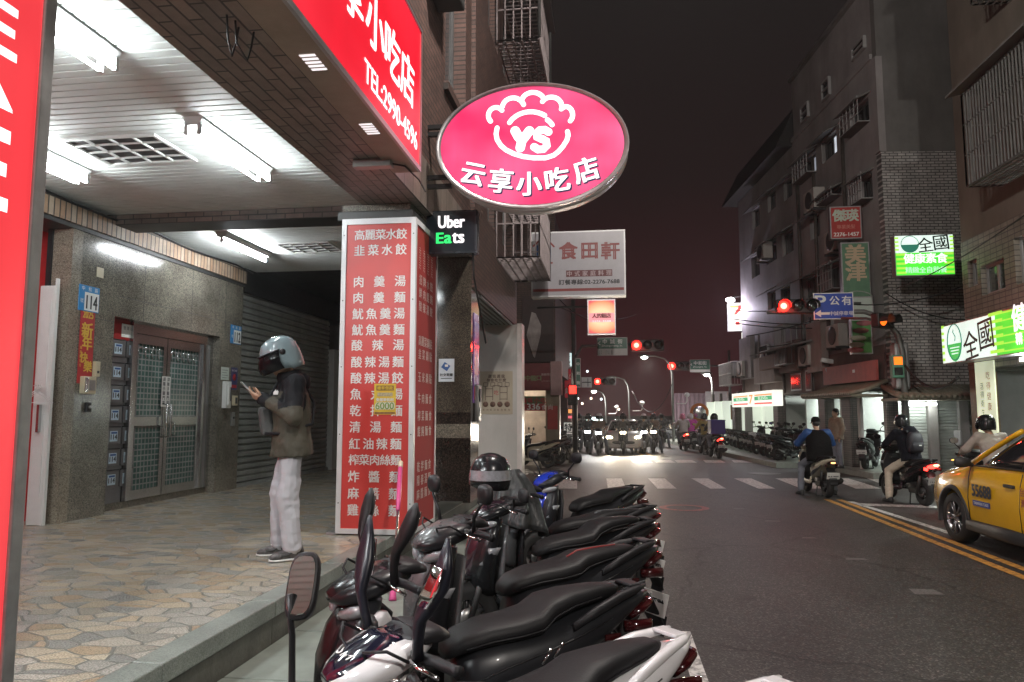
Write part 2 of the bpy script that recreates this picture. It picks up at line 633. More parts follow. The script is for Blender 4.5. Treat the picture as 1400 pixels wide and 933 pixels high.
def sring(c, u, v, a, b, n=16, e=2.4):
    """super-ellipse ring"""
    c, u, v = Vector(c), Vector(u), Vector(v)
    out = []
    for j in range(n):
        t = 2 * pi * j / n
        ct, st = cos(t), sin(t)
        out.append(c + u * (a * math.copysign(abs(ct) ** (2 / e), ct)) + v * (b * math.copysign(abs(st) ** (2 / e), st)))
    return out


def xloft(secs, n=16, e=2.4):
    """sections (x, zc, halfwidth, halfheight) stacked along x"""
    return [sring((x, 0, z), (0, 1, 0), (0, 0, 1), w, h, n, e) for x, z, w, h in secs]


def zloft(secs, n=16, e=2.4):
    """sections (z, xc, halfdepth, halfwidth) stacked along z"""
    return [sring((x, 0, z), (1, 0, 0), (0, 1, 0), d, w, n, e) for z, x, d, w in secs]


def thing(name, label, cat, loc=(0, 0, 0), rz=0.0, group=None, scale=1.0, tilt=None):
    o = bpy.data.objects.new(name, None)
    COL.objects.link(o)
    o.empty_display_size = .2
    o.location = loc
    o.rotation_euler = (tilt[0] if tilt else 0, tilt[1] if tilt else 0, rz)
    o.scale = (scale, scale, scale)
    return tag(o, label, cat, group)


def tag(o, label, cat, group=None):
    o['label'] = label; o['category'] = cat
    if group: o['group'] = group
    return o


def struct(o):
    o['kind'] = 'structure'
    return o


def copy_tree(o, parent=None):
    c = o.copy()
    COL.objects.link(c)
    if parent is not None: c.parent = parent
    for ch in list(o.children):
        copy_tree(ch, c)
    return c


def dup(o, loc, rz, label, group=None, scale=None):
    c = copy_tree(o)
    c.location = loc
    e = c.rotation_euler.copy(); e.z = rz; c.rotation_euler = e
    c['label'] = label
    if group: c['group'] = group
    if scale: c.scale = (scale,) * 3
    return c


def remesh(obj, voxel, smooth=4, factor=.5):
    """fuse an overlapping set of solids into one skin"""
    md = obj.modifiers.new('r', 'REMESH'); md.mode = 'VOXEL'; md.voxel_size = voxel; md.use_smooth_shade = True
    if smooth:
        s = obj.modifiers.new('s', 'SMOOTH'); s.factor = factor; s.iterations = smooth
    me = evaluated(obj)
    obj.modifiers.clear()
    old = obj.data
    mats = [m for m in old.materials]
    obj.data = me
    me.name = obj.name
    me.materials.clear()
    if mats: me.materials.append(mats[0])
    for p in me.polygons:
        p.use_smooth = True; p.material_index = 0
    bpy.data.meshes.remove(old)
    return obj


UX, UY, UZ = Vector((1, 0, 0)), Vector((0, 1, 0)), Vector((0, 0, 1))
# ================================================================== THE SETTING
PZ = .40                                   # arcade floor above the road
XE = -2.15                                 # its street edge
WX = -6.03                                 # the entrance wall of the arcade
M_road = asphalt('asphalt')
M_pave = paving('flagstone_paving')
M_kerb = granite('kerb_granite', [(.20, .22, .20), (.27, .29, .27), (.15, .17, .15), (.23, .25, .22)], .3, 160)
M_step = mat('step_stone', (.10, .10, .085), .55, var=.35, scale=5, dirt=.5, bump=.3, bscale=30)
M_slab = mat('pavement_slab', (.26, .29, .26), .45, var=.2, scale=4, dirt=.3)
M_white_line = worn_paint('white_road_paint', (.70, .68, .66), .49)
M_yellow_line = worn_paint('yellow_road_paint', (.62, .30, .06), .48)
M_red_line = worn_paint('red_road_paint', (.35, .06, .05), .5)

b = MB(); b.quad((-260, -60, 0), (260, -60, 0), (260, 520, 0), (-260, 520, 0), M_road)
struct(b.build('road'))
# raised arcade floor, its kerb stones, the gutter slab
b = MB(); b.bb(-9, XE - .17, -5, 14.4, 0, PZ, M_pave); b.bb(-9, -2.63, 14.4, 16.3, 0, PZ, M_pave)
struct(b.build('arcade_floor'))
b = MB()
y = -5.0
while y < 14.4:
    y2 = min(y + 1.2, 14.4)
    b.bb(XE - .17, XE, y + .004, y2 - .004, PZ - .10, PZ + .003, M_kerb, .008)
    b.bb(XE - .165, XE - .02, y + .002, y2 - .002, 0, PZ - .10, M_step)
    y = y2
struct(b.build('step_kerb'))
b = MB()
y = -5.0
while y < 14.6:
    b.bb(XE - .018, -1.42, y + .006, y + .894, 0, .135, M_slab, .006)
    b.bb(-1.41, -1.25, y + .006, y + .894, 0, .14, M_kerb, .01)
    y += .9
struct(b.build('pavement'))


def marking(name, poly, m, z=.004):
    b = MB(); b.add([Vector((p[0], p[1], z)) for p in poly], [tuple(range(len(poly)))], m)
    return struct(b.build(name))


def gpoly(*pp):
    return [G(*p) for p in pp]


# zebra nearest the camera: bars lie along the street
b = MB()
for x0, x1, xb0, xb1 in ((764, 789, 757, 789), (829, 850, 831, 856), (886, 909, 899, 925), (945, 968, 971, 993), (1003.5, 1027, 1037, 1060), (1060, 1092, 1096, 1136), (1134, 1160, 1170, 1205), (1185, 1210, 1222, 1256)):
    q = [G(x0, 654.5), G(x1, 654.5), G(xb1, 668.5), G(xb0, 668.5)]
    b.add([Vector((p.x, p.y, .004)) for p in q], [(0, 1, 2, 3)], M_white_line)
struct(b.build('crosswalk'))
b = MB()
for x0 in (862, 893, 922, 961, 1000, 1038, 1076):
    q = [G(x0, 629.5), G(x0 + 24, 629.5), G(x0 + 31, 633), G(x0 + 4, 633)]
    b.add([Vector((p.x, p.y, .004)) for p in q], [(0, 1, 2, 3)], M_white_line)
struct(b.build('crosswalk'))
b = MB()                                        # zebra across the side street on the left
for k in range(4):
    yy = 16.4 + k * 1.0
    b.add([Vector(p) for p in ((-5.2, yy, .004), (-2.2, yy, .004), (-2.2, yy + .42, .004), (-5.2, yy + .42, .004))], [(0, 1, 2, 3)], M_white_line)
struct(b.build('crosswalk'))
for s in (-.11, .11):
    marking('centre_line', [(4.12 + s - .055, -8, 0), (4.12 + s + .055, -8, 0), (4.10 + s + .055, 14.6, 0), (4.10 + s - .055, 14.6, 0)], M_yellow_line)
marking('centre_line', [(1.2, 27, 0), (1.32, 27, 0), (.2, 60, 0), (.0, 60, 0)], M_yellow_line)
marking('centre_line', [(1.5, 27, 0), (1.62, 27, 0), (.6, 60, 0), (.4, 60, 0)], M_yellow_line)
marking('stop_line', [(4.35, 14.05, 0), (7.0, 13.6, 0), (7.0, 13.25, 0), (4.35, 13.7, 0)], M_white_line)
a, c_ = G(1158, 686), G(1288, 727)
marking('waiting_box_line', [(a.x, a.y, 0), (a.x + .12, a.y, 0), (c_.x + .1, c_.y - .05, 0), (c_.x - .02, c_.y - .05, 0)], M_white_line)
marking('waiting_box_line', [(c_.x - .02, c_.y - .055, 0), (7.0, c_.y - .25, 0), (7.0, c_.y - .40, 0), (c_.x - .02, c_.y - .17, 0)], M_white_line)
marking('parking_edge_line', [(.46, 2, 0), (.56, 2, 0), (.56, 5.7, 0), (.46, 5.7, 0)], M_white_line)
ring = [Vector((1.22 + .42 * cos(2 * pi * i / 28), 13.0 + .42 * sin(2 * pi * i / 28), .004)) for i in range(28)] + \
       [Vector((1.22 + .30 * cos(2 * pi * i / 28), 13.0 + .30 * sin(2 * pi * i / 28), .004)) for i in range(28)]
b = MB(); b.add(ring, [(i, (i + 1) % 28, 28 + (i + 1) % 28, 28 + i) for i in range(28)], M_red_line)
struct(b.build('painted_ring'))
M_patch = mat('road_patch', (.045, .043, .042), .7, var=.25, scale=30)
M_iron = mat('cast_iron', (.09, .085, .08), .45, .5, var=.3, scale=20)
for i, (px, py, r_) in enumerate(((1045, 648, .42), (985, 735, .0), (1110, 690, .0))):
    if r_ > 0:
        p = G(px, py)
        b = MB(); b.lathe([(r_, .004), (r_, .008), (r_ * .86, .008), (r_ * .85, .006), (.01, .006)], (p.x, p.y, 0), (0, 0, 1), M_iron, 28, False)
        struct(b.build('manhole_cover'))
for px, py, w_, h_ in ((1170, 765, .24, .12), (1106, 736, .2, .09), (1056, 713, .24, .1), (1265, 810, .26, .22), (1010, 696, .2, .1)):
    p = G(px, py)
    marking('road_stud_scar', [(p.x - w_ / 2, p.y - h_ / 2, 0), (p.x + w_ / 2, p.y - h_ / 2 + .02, 0), (p.x + w_ / 2 - .02, p.y + h_ / 2, 0), (p.x - w_ / 2 + .03, p.y + h_ / 2, 0)], mat('scar', (.13, .125, .12), .6, var=.4, scale=40))

# ================================================================== LEFT: THE ARCADE BUILDING
M_gran = granite('dark_granite', [(.07, .065, .055), (.14, .128, .105), (.22, .20, .16), (.09, .083, .07), (.26, .235, .19)], .17, 150)
M_gran_d = granite('brown_granite', [(.035, .030, .026), (.065, .055, .045), (.10, .085, .065), (.045, .038, .032), (.13, .11, .085)], .10, 150)
M_gran_l = granite('beige_granite', [(.25, .215, .165), (.17, .145, .115), (.31, .27, .21), (.12, .10, .08), (.27, .235, .185)], .25, 150)
M_gran_p = granite('black_granite', [(.018, .014, .012), (.03, .023, .02), (.05, .037, .03), (.022, .018, .016)], .10, 75)
M_ceil = mat('ceiling_slat', (.66, .68, .66), .55, .0, var=.06, scale=2, dirt=.12)
M_brick_s = brick('beam_brick', 'yxz', (.17, .145, .13), (.25, .20, .17), (.035, .033, .03), .30, .092, .008, .42, .5, .4)
M_brick_x = brick('cross_beam_brick', 'xzy', (.10, .085, .075), (.15, .11, .095), (.03, .028, .026), .23, .065, .008, .45, .5, .4)
M_brick_f = brick('facade_brick', 'yzx', (.080, .046, .039), (.125, .068, .055), (.04, .03, .026), .23, .068, .010, .6, .5, .6)
M_brick_side = brick('facade_brick_side', 'xzy', (.080, .046, .039), (.125, .068, .055), (.04, .03, .026), .23, .068, .010, .6, .5, .6)
M_trim = brick('trim_brick', 'yzx', (.33, .20, .12), (.42, .33, .25), (.06, .05, .04), .085, .22, .010, .5, 0, .5)
M_dark = mat('dark_paint', (.03, .03, .03), .5, var=.3)
M_plast_d0 = mat('grey_distemper', (.16, .16, .16), .7, var=.2, dirt=.3)
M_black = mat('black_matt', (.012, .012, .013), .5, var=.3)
M_steel = mat('stainless_steel', (.55, .56, .56), .22, 1.0, var=.08, scale=3, rvar=.08)
M_steel_d = mat('dull_steel', (.32, .32, .31), .38, .9, var=.15, scale=4)
M_galv = mat('galvanised', (.36, .37, .37), .5, .6, var=.2, scale=7, dirt=.3)
M_shut = mat('shutter_metal', (.27, .27, .26), .40, .15, var=.2, scale=3, dirt=.4)
M_white = mat('white_paint', (.72, .72, .70), .45, var=.06, scale=4, dirt=.12)
M_whitep = mat('white_plastic', (.70, .70, .68), .35, var=.05)
M_grey = mat('grey_plastic', (.32, .32, .31), .4, var=.08)
M_glass_d = mat('dark_glass', (.02, .022, .025), .06, 0, var=.1, spec=.8)
M_paper = mat('paper', (.72, .70, .66), .7, var=.05)
M_ink = mat('black_ink', (.015, .015, .018), .5, var=0, rvar=0)
M_ink_blue = mat('blue_ink', (.03, .10, .30), .5, var=0, rvar=0)
M_letter_w = mat('white_vinyl', (.80, .80, .78), .4, var=.02, rvar=0)
M_redwall = mat('red_wall', (.42, .02, .022), .35, var=.12)

arc = thing('arcade_building', 'brown brick building with a flagstone arcade and granite entrance wall', 'building', (-6, 5, 0))


def P_(b, name, parent=arc, **kw):
    """build a part in world space under a thing that may stand anywhere (no rotation)"""
    o = b.build(name, parent, **kw)
    o.matrix_parent_inverse = Matrix.Translation(-Vector(parent.location)) if parent.parent is None else Matrix.Identity(4)
    return o


yd0, yd1 = PX(150, 560, WX).y, PX(297, 560, WX).y            # door opening
ym = PX(188, 560, WX).y                                     # mailboxes / doors
ze = PX(150, 431, WX).z                                      # head of the opening
Yw0, Yw1 = PX(89, 716, WX).y, PX(327, 560, WX).y
b = MB()
b.bb(WX - .45, WX, Yw0 + .02, yd0, PZ, 3.75, M_gran)
b.bb(WX - .45, WX, yd1, Yw1, PZ, 3.75, M_gran)
b.bb(WX - .45, WX, yd0, yd1, ze, 3.75, M_gran)
b.bb(WX - .43, WX - .16, yd0, yd1, PZ, PZ + .09, M_gran)
b.bb(WX - .46, WX - .42, yd0, yd1, PZ, ze, M_dark)
for z_ in (1.55, 2.72):                                      # seams between the slabs
    b.bb(WX - .002, WX + .0015, Yw0 + .03, yd0 - .01, z_, z_ + .006, M_dark)
b.bb(WX - .002, WX + .0015, yd0, yd1 + .5, 3.05, 3.056, M_dark)
for y_ in (yd0 + .55, yd0 + 1.65, yd0 + 2.6):
    b.bb(WX - .002, WX + .0015, y_, y_ + .005, ze, 3.75, M_dark)
P_(b, 'wall')
b = MB(); b.bb(WX - .24, WX + .002, Yw0 - .14, Yw0 + .02, PZ, 3.75, M_gran_l)
P_(b, 'pier')
b = MB(); b.bb(WX - .45, WX + .05, 2.0, Yw1, 3.75, 3.98, M_trim); b.bb(WX - .45, WX + .02, 2.0, Yw1, 3.70, 3.75, M_dark)
P_(b, 'brick_trim')
# slatted metal ceilings, slats across the arcade
def slats(y0, y1, z, x0=-6.3, x1=-2.5, pitch=.098):
    pr = []
    y = y0
    while y < y1 - .01:
        pr += [(y, z + .022), (y + .012, z + .022), (y + .016, z), (min(y + pitch - .004, y1), z)]
        y += pitch
    rings = [[(x0, a, h) for a, h in pr], [(x1, a, h) for a, h in pr]]
    return MB().loft(rings, M_ceil, False, False, False)
CZ = 4.03
P_(slats(-4, 8.05, CZ), 'ceiling')
P_(slats(8.45, 11.75, CZ), 'ceiling')
b = MB(); b.bb(-6.05, -2.55, 8.05, 8.45, 3.90, 4.25, M_brick_x); P_(b, 'cross_beam')
b = MB(); b.bb(-6.3, -2.4, 11.76, 16.3, 4.05, 4.12, M_black); P_(b, 'shade_ceiling')  # black colour stands in for the shade of the unlit bay
b = MB(); b.bb(-7.6, -1.98, -6, 9.9, 4.26, 4.3, M_dark); P_(b, 'floor_slab')
b = MB(); b.bb(-2.55, -1.92, -6, 9.88, 3.78, 4.3, M_brick_s); P_(b, 'beam')
b = MB(); b.bb(-2.58, -2.545, -6, 8.0, 3.80, 4.03, M_steel_d); P_(b, 'ceiling_edge_strip')
b = MB(); b.bb(-7.0, -6.95, -5, Yw0 - .1, PZ, 4.03, M_redwall); b.bb(-7.0, WX - .24, Yw0 + .0, Yw0 + .04, PZ, 3.72, M_redwall); P_(b, 'shop_wall')
# upper facade with recessed windows
FX = -1.92
b = MB()
wins = []
for zf in (5.0, 8.3, 11.6, 14.9):
    for yc in (8.25, ):
        wins.append((yc, yc + 1.25, zf + .55, zf + 2.6))
ycur = -6.0
def wall_strip(b, x0, x1, y0, y1, z0, z1, openings, m):
    """wall split round openings (all in one column set)"""
    ys = sorted({y0, y1} | {o[0] for o in openings} | {o[1] for o in openings})
    for a, c in zip(ys, ys[1:]):
        ops = sorted([o for o in openings if o[0] <= a + 1e-6 and o[1] >= c - 1e-6], key=lambda o: o[2])
        z = z0
        for o in ops:
            if o[2] > z: b.bb(x0, x1, a, c, z, o[2], m)
            z = o[3]
        if z < z1: b.bb(x0, x1, a, c, z, z1, m)
wall_strip(b, FX - .3, FX, -6, 9.9, 4.3, 18, wins, M_brick_f)
P_(b, 'upper_wall')
M_winf = mat('window_frame', (.10, .10, .10), .4, .4, var=.1)
def window(parent, x, y0, y1, z0, z1, m_glass, mull=2, fr=None, name='window'):
    """window in a wall of constant x, seen from +x"""
    fr = fr or M_winf
    f = MB()
    t = .05
    f.bb(x - .05, x, y0, y1, z0, z0 + t, fr); f.bb(x - .05, x, y0, y1, z1 - t, z1, fr)
    f.bb(x - .05, x, y0, y0 + t, z0 + t, z1 - t, fr); f.bb(x - .05, x, y1 - t, y1, z0 + t, z1 - t, fr)
    for k in range(1, mull):
        ym_ = y0 + (y1 - y0) * k / mull
        f.bb(x - .045, x - .005, ym_ - .025, ym_ + .025, z0 + t, z1 - t, fr)
    w = P_(f, name, parent)
    g = MB(); g.bb(x - .04, x - .03, y0 + .01, y1 - .01, z0 + .01, z1 - .01, m_glass)
    P_(g, 'pane', w)
    return w
for o in wins:
    window(arc, FX - .17, *o, M_glass_d)
    b = MB(); b.bb(FX - .1, FX + .06, o[0] - .08, o[1] + .08, o[2] - .11, o[2] - .003, M_brick_f); P_(b, 'sill')
# air-conditioner box openings in the brick
for zf in (6.2, 9.5):
    b = MB(); b.bb(FX + .001, FX + .32, 7.25, 7.85, zf, zf + .55, M_dark, .02); P_(b, 'vent_box')
# pillars
b = MB(); b.bb(-2.76, -2.03, 7.2, 8.02, PZ, 3.775, M_gran); P_(b, 'pillar')
b = MB(); b.bb(-2.80, -1.99, 7.16, 8.06, 3.60, 3.70, M_dark, .01); P_(b, 'pillar_cap')
p2x0, p2x1 = -2.46, -1.90
b = MB()
b.bb(p2x0, p2x1, 9.9, 10.5, 1.62, 3.78, M_gran_d)
b.bb(p2x0, p2x1, 9.9, 10.5, 1.46, 1.62, M_gran_p)
b.bb(p2x0, p2x1, 9.9, 10.5, 1.27, 1.46, M_gran)
b.bb(p2x0, p2x1, 9.9, 10.5, PZ, 1.27, M_gran_p)
b.bb(p2x0 - .003, p2x1 + .003, 9.897, 10.503, 2.55, 2.556, M_black)
P_(b, 'pillar')
b = MB(); b.bb(p2x0 - .3, p2x1 + .02, 9.86, 14.3, 3.785, 4.3, M_brick_side); P_(b, 'cross_beam')
b = MB(); b.bb(-2.3, -2.0, 8.1, 9.88, PZ + .001, PZ + .02, M_step); P_(b, 'threshold')

# roller shutter along the far part of the arcade
def shutter_x(x, y0, y1, z0, z1, m, pitch=.105, depth=.034):
    pr = []
    z = z0
    while z < z1:
        pr += [(0, z), (depth, z + pitch * .22), (depth, z + pitch * .78), (0, z + pitch)]
        z += pitch
    return MB().loft([[(x + d, y0, h) for d, h in pr], [(x + d, y1, h) for d, h in pr]], m, False, False, False)
ysh0, ysh1 = Yw1 + .02, PX(452, 560, WX).y
sh = P_(shutter_x(WX - .1, ysh0, ysh1, PZ + .06, 3.62, M_shut), 'roller_shutter')
b = MB(); b.bb(WX - .14, WX - .03, ysh0, ysh1, PZ, PZ + .06, M_galv); P_(b, 'bottom_rail', sh)
b = MB(); b.bb(WX - .3, WX + .0, ysh0, 16.1, 3.63, 4.05, M_black); P_(b, 'shade_strip', sh)  # added black strip, carries the shade above the shutter
b = MB(); b.bb(WX - .12, WX + .06, ysh1, ysh1 + .9, PZ, 3.0, mat('cream_panel', (.42, .40, .38), .5, var=.1, dirt=.3)); P_(b, 'side_panel')
b = MB(); b.bb(-7, -2.62, 16.15, 16.3, PZ, 4.05, M_plast_d0); P_(b, 'end_wall')

# stainless double door with wired glass
dx = WX - .16
door = None
b = MB()
fz0, fz1 = PZ + .09, ze
b.bb(dx - .05, dx + .05, ym, ym + .07, fz0, fz1, M_steel); b.bb(dx - .05, dx + .05, yd1 - .08, yd1, fz0, fz1, M_steel)
b.bb(dx - .05, dx + .05, ym + .07, yd1 - .08, fz1 - .14, fz1, M_steel); b.bb(dx - .05, dx + .05, yd1 - .26, yd1 - .2, fz0, fz1 - .14, M_steel)
b.bb(dx - .03, dx + .03, yd1 - .2, yd1 - .08, fz0, fz1 - .14, M_steel_d)
P_(b, 'door_frame')
M_wire = brick('wired_glass', 'yzx', (.06, .11, .095), (.07, .125, .11), (.25, .26, .25), .075, .075, .010, .12, 0, .3)
yleaf = [(ym + .075, PX(223, 560, dx).y), (PX(224, 560, dx).y + .0, yd1 - .265)]
for k, (a, c) in enumerate(yleaf):
    b = MB(); t = .075
    b.bb(dx - .02, dx + .02, a, a + t, fz0, fz1 - .145, M_steel); b.bb(dx - .02, dx + .02, c - t, c, fz0, fz1 - .145, M_steel)
    for z0, z1 in ((fz0, fz0 + .12), (1.44, 1.56), (fz1 - .27, fz1 - .145)):
        b.bb(dx - .02, dx + .02, a + t, c - t, z0, z1, M_steel)
    d = P_(b, 'door')
    g = MB(); g.bb(dx - .012, dx - .004, a + t - .01, c - t + .01, fz0 + .1, fz1 - .16, M_wire); P_(g, 'pane', d)
    h = MB()
    # scroll grille at the top of each leaf
    n = max(2, int((c - a - 2 * t) / .12))
    for i in range(n):
        y0 = a + t + (c - a - 2 * t) * (i + .5) / n
        h.tube([(dx + .008, y0 + .045 * cos(u), fz1 - .38 + .07 * sin(u)) for u in [pi * .15 * q for q in range(12)]], .008, M_steel, 5)
    P_(h, 'grille', d)
    h = MB(); yy = c - .04 if k == 0 else a + .04
    h.tube([(dx + .02, yy, 1.28), (dx + .085, yy, 1.30), (dx + .085, yy, 1.72), (dx + .02, yy, 1.74)], .014, M_steel, 8)
    P_(h, 'handle', d)
    if k == 1:
        h.__init__()
        h.tube([(dx + .02, yy + .12, 1.30), (dx + .075, yy + .12, 1.32), (dx + .075, yy + .12, 1.46), (dx + .02, yy + .12, 1.48)], .012, M_steel, 8)
        P_(h, 'handle', d)
    n_ = MB(); n_.bb(dx + .021, dx + .023, yy - .05, yy + .05, 1.70, 2.12, M_paper)
    for q in range(6): n_.text('請隨手關門'[q % 5], (dx + .024, yy, 2.08 - .065 * q), UY, UZ, M_ink, cell=.06, bold=.02)
    P_(n_, 'notice', d)

# mailboxes beside the door: each a box with slot and number label
M_mail = mat('mailbox_metal', (.16, .155, .16), .35, .4, var=.15)
M_lab = mat('mailbox_label', (.55, .68, .78), .5, var=.05)
mx_ = WX - .15
b = MB(); b.bb(mx_ - .2, mx_ - .02, yd0 + .01, ym - .01, PZ + .09, 2.56, M_mail)
P_(b, 'mailbox_cabinet')
rows = [476, 508, 539, 567, 596, 626, 655]
yc1, yc2 = PX(157.5, 567, mx_).y, PX(177.5, 567, mx_).y
for r_, py in enumerate(rows):
    for c, yc in enumerate((yc1, yc2)):
        zc = PX((157.5, 177.5)[c], py - (0, 3)[c] * 0, mx_).z
        zc = PX(157.5, py, mx_).z
        b = MB(); b.bb(mx_ - .03, mx_, yc - .125, yc + .125, zc - .105, zc + .105, M_mail, .006)
        b.bb(mx_ - .015, mx_ + .006, yc - .12, yc + .12, zc + .108, zc + .118, M_black)
        o = P_(b, 'mailbox')
        l = MB(); l.bb(mx_ + .001, mx_ + .004, yc - .082, yc + .062, zc - .07, zc + .06, M_lab)
        l.text('114' if c == 0 else '112', (mx_ + .0045, yc - .01, zc - .045), UY, UZ, M_ink, h=.062, bold=.03, align='c', rot=0)
        l.bb(mx_ + .0042, mx_ + .0046, yc - .06, yc + .05, zc + .025, zc + .048, M_ink_blue)
        P_(l, 'label', o)
b = MB(); zt = PX(160, 450, mx_).z
b.bb(mx_ - .02, mx_ + .004, yd0 + .02, ym - .02, zt - .13, zt + .15, mat('red_acrylic', (.35, .03, .03), .1, var=.2))
b.bb(mx_ + .0045, mx_ + .006, yc1 + .03, yc2 + .02, zt - .09, zt + .08, M_paper)
b.row('管理公告', (mx_ + .0065, yc1 + .06, zt + .03), UY, UZ, M_ink, .05, .24)
P_(b, 'notice_board')


def wall_item(name, label, cat, pxc, pyc, w, h, d, m, x=None, group=None, bev=.006):
    x = WX if x is None else x
    p = PX(pxc, pyc, x)
    o = thing(name, label, cat, p, 0, group)
    MB().bb(0.0005, d, -w / 2, w / 2, -h / 2, h / 2, m, bev).build('plate' if d < .03 else 'case', o)
    return o


M_blue = mat('blue_enamel', (.03, .22, .50), .3, var=.05)
def number_plate(px, py, s, digits, label):
    o = wall_item('house_number', label, 'number plate', px, py, .30 * s, .27 * s, .012, M_blue)
    b = MB(); b.bb(.0125, .0135, -.07 * s, .14 * s, -.125 * s, .065 * s, M_letter_w)
    b.text(digits, (.014, .035 * s, -.105 * s), UY, UZ, M_ink, h=.14 * s, w=.16 * s, bold=.02, align='c')
    b.row('中和路', (.0125, -.12 * s, .10 * s), UY, UZ, M_letter_w, .05 * s, .24 * s)
    b.row('號', (.0125, -.14 * s, -.03 * s), UY, UZ, M_letter_w, .05 * s, .06 * s)
    b.build('lettering', o)
number_plate(121, 409, 1.12, '114', 'blue and white house number plate 114 above the red banner')
number_plate(322, 458, 1.12, '112', 'blue and white house number plate 112 beside the roller shutter')
# red new-year banner
M_banner = mat('red_paper', (.42, .025, .03), .5, var=.1)
M_gold = mat('gold_ink', (.75, .50, .08), .4, .2, var=.1)
o = wall_item('new_year_banner', 'red paper new year banner with gold characters on granite wall', 'banner', 117.5, 474, .235, .86, .004, M_banner, bev=0)
b = MB()
b.text('2025', (.0045, 0, .33), UY, UZ, M_gold, h=.085, w=.17, align='c', bold=.03)
for k, ch in enumerate('新年快樂'):
    b.text(ch, (.0045, (.0, .01, -.03, .04)[k], (.19, .04, -.13, -.23)[k]), UY, UZ, M_gold, cell=(.19, .17, .13, .14)[k], bold=.035)
for k in range(5): b.text('萬事如意吉'[k], (.0045, -.085, -.02 - .05 * k), UY, UZ, M_gold, cell=.04)
b.build('lettering', o)
o = wall_item('door_bell_box', 'small cream bell box on the wall under the red banner', 'bell box', 129, 505, .075, .18, .05, mat('cream_plastic', (.55, .48, .33), .45, var=.1))
MB().bb(.0505, .056, -.015, .015, -.05, -.02, M_dark).build('button', o)
o = wall_item('switch_box', 'steel and cream switch box beside the lowest end of the red banner', 'switch box', 117, 527, .20, .20, .06, MATS['cream_plastic'])
MB().bb(.0605, .066, -.02, .08, -.06, .06, M_steel_d, .004).build('cover', o)
MB().bb(.061, .07, -.09, -.04, -.08, .085, M_steel).build('switch', o)
wall_item('wall_patch', 'small blank cream plate high on the granite wall', 'cover plate', 136.5, 373, .12, .12, .008, MATS['cream_plastic'])
o = wall_item('lock_box', 'small black key safe low on the granite wall under switch box', 'key safe', 118, 557, .07, .11, .04, M_black)
MB().lathe([(.02, 0), (.022, .01), (.012, .02)], (.04, 0, .0), (1, 0, 0), M_steel_d, 12).build('dial', o)
o = wall_item('intercom', 'white intercom handset on the narrow pier right of the steel door', 'intercom', 307, 540, .16, .42, .07, M_whitep)
MB().bb(.0705, .10, -.06, .0, -.17, .18, M_whitep, .01).build('handset', o)
MB().bb(.0705, .074, .02, .07, -.1, .12, M_dark).build('keypad', o)
o = wall_item('paper_notice', 'pale green paper notice above the white intercom', 'notice', 307.5, 511, .24, .20, .003, mat('pale_paper', (.5, .55, .50), .6, var=.05), bev=0)
b = MB()
for k in range(4): b.bb(.0035, .004, -.09, .08 - .03 * (k % 2), .05 - k * .04, .056 - k * .04, M_ink)
b.build('print', o)
o = wall_item('blue_poster', 'dark blue poster with red emblem beside the 112 shutter', 'poster', 320, 518, .20, .36, .004, mat('navy_paper', (.03, .035, .12), .5, var=.1), bev=0)
b = MB(); b.lathe([(.055, .0045), (.055, .006), (.01, .006)], (0, 0, .02), (1, 0, 0), M_banner, 10); b.bb(.0045, .006, -.08, .08, -.15, -.10, M_banner)
b.row('警民連線', (.0045, -.08, .13), UY, UZ, M_letter_w, .035, .16)
b.build('print', o)
o = wall_item('door_lock_pad', 'cream lock keypad on the pier below the blue poster', 'keypad', 319, 548, .10, .16, .05, MATS['cream_plastic'])
MB().bb(.0505, .054, -.03, .03, -.05, .05, M_dark).build('keys', o)
o = wall_item('meter_box', 'steel switch plate low on the pier near the shutter', 'switch plate', 317, 573, .09, .22, .03, M_steel_d)
MB().lathe([(.018, 0), (.018, .012)], (.03, 0, .02), (1, 0, 0), M_dark, 10).build('key_hole', o)

# shop front behind the red sign: white door, black track, trolley
o = thing('white_shop_door', 'narrow white shop door standing open before a red wall', 'door', (PX(60, 560, -6.16).x, PX(60, 560, -6.16).y, PZ))
b = MB(); b.bb(-.12, .06, -.02, .03, 0, 2.62, M_white, .008); b.bb(-.09, .03, -.028, -.018, .3, 1.2, M_whitep); b.bb(-.09, .03, -.028, -.018, 1.45, 2.45, M_whitep); b.build('leaf', o)
MB().bb(.063, .085, -.02, .02, 0, 2.7, M_white).build('jamb', o)
MB().bb(-.03, .0, -.07, -.03, 1.0, 1.3, M_steel).build('handle', o)
b = MB(); b.bb(WX - .30, WX - .245, Yw0 - .16, Yw0 - .05, PZ, 3.72, M_black); P_(b, 'shutter_track')
o = thing('folded_trolley', 'black folded hand trolley standing by the beige stone pier', 'trolley', G(44, 700, PZ))
b = MB()
b.tube([(-.16, 0, .05), (-.16, 0, .60), (-.13, 0, .72), (-.06, 0, .78), (.06, 0, .78), (.13, 0, .72), (.16, 0, .60), (.16, 0, .05)], .016, M_black, 8)
b.build('handle', o)
MB().bb(-.18, .18, -.05, .05, .56, .64, M_black, .01).build('crossbar', o)
MB().bb(-.2, .2, -.12, .06, .04, .22, M_black, .015).build('basket', o)
for s in (-1, 1):
    MB().lathe([(.045, -.02), (.05, 0), (.045, .02)], (s * .19, 0, .05), (1, 0, 0), M_black, 14).build('wheel', o)
o = thing('clothes_hanger', 'pale wire clothes hangers hung on the white shop door', 'hanger', (PX(56, 500, -6.12).x, PX(56, 500, -6.12).y - .06, 1.75))
b = MB()
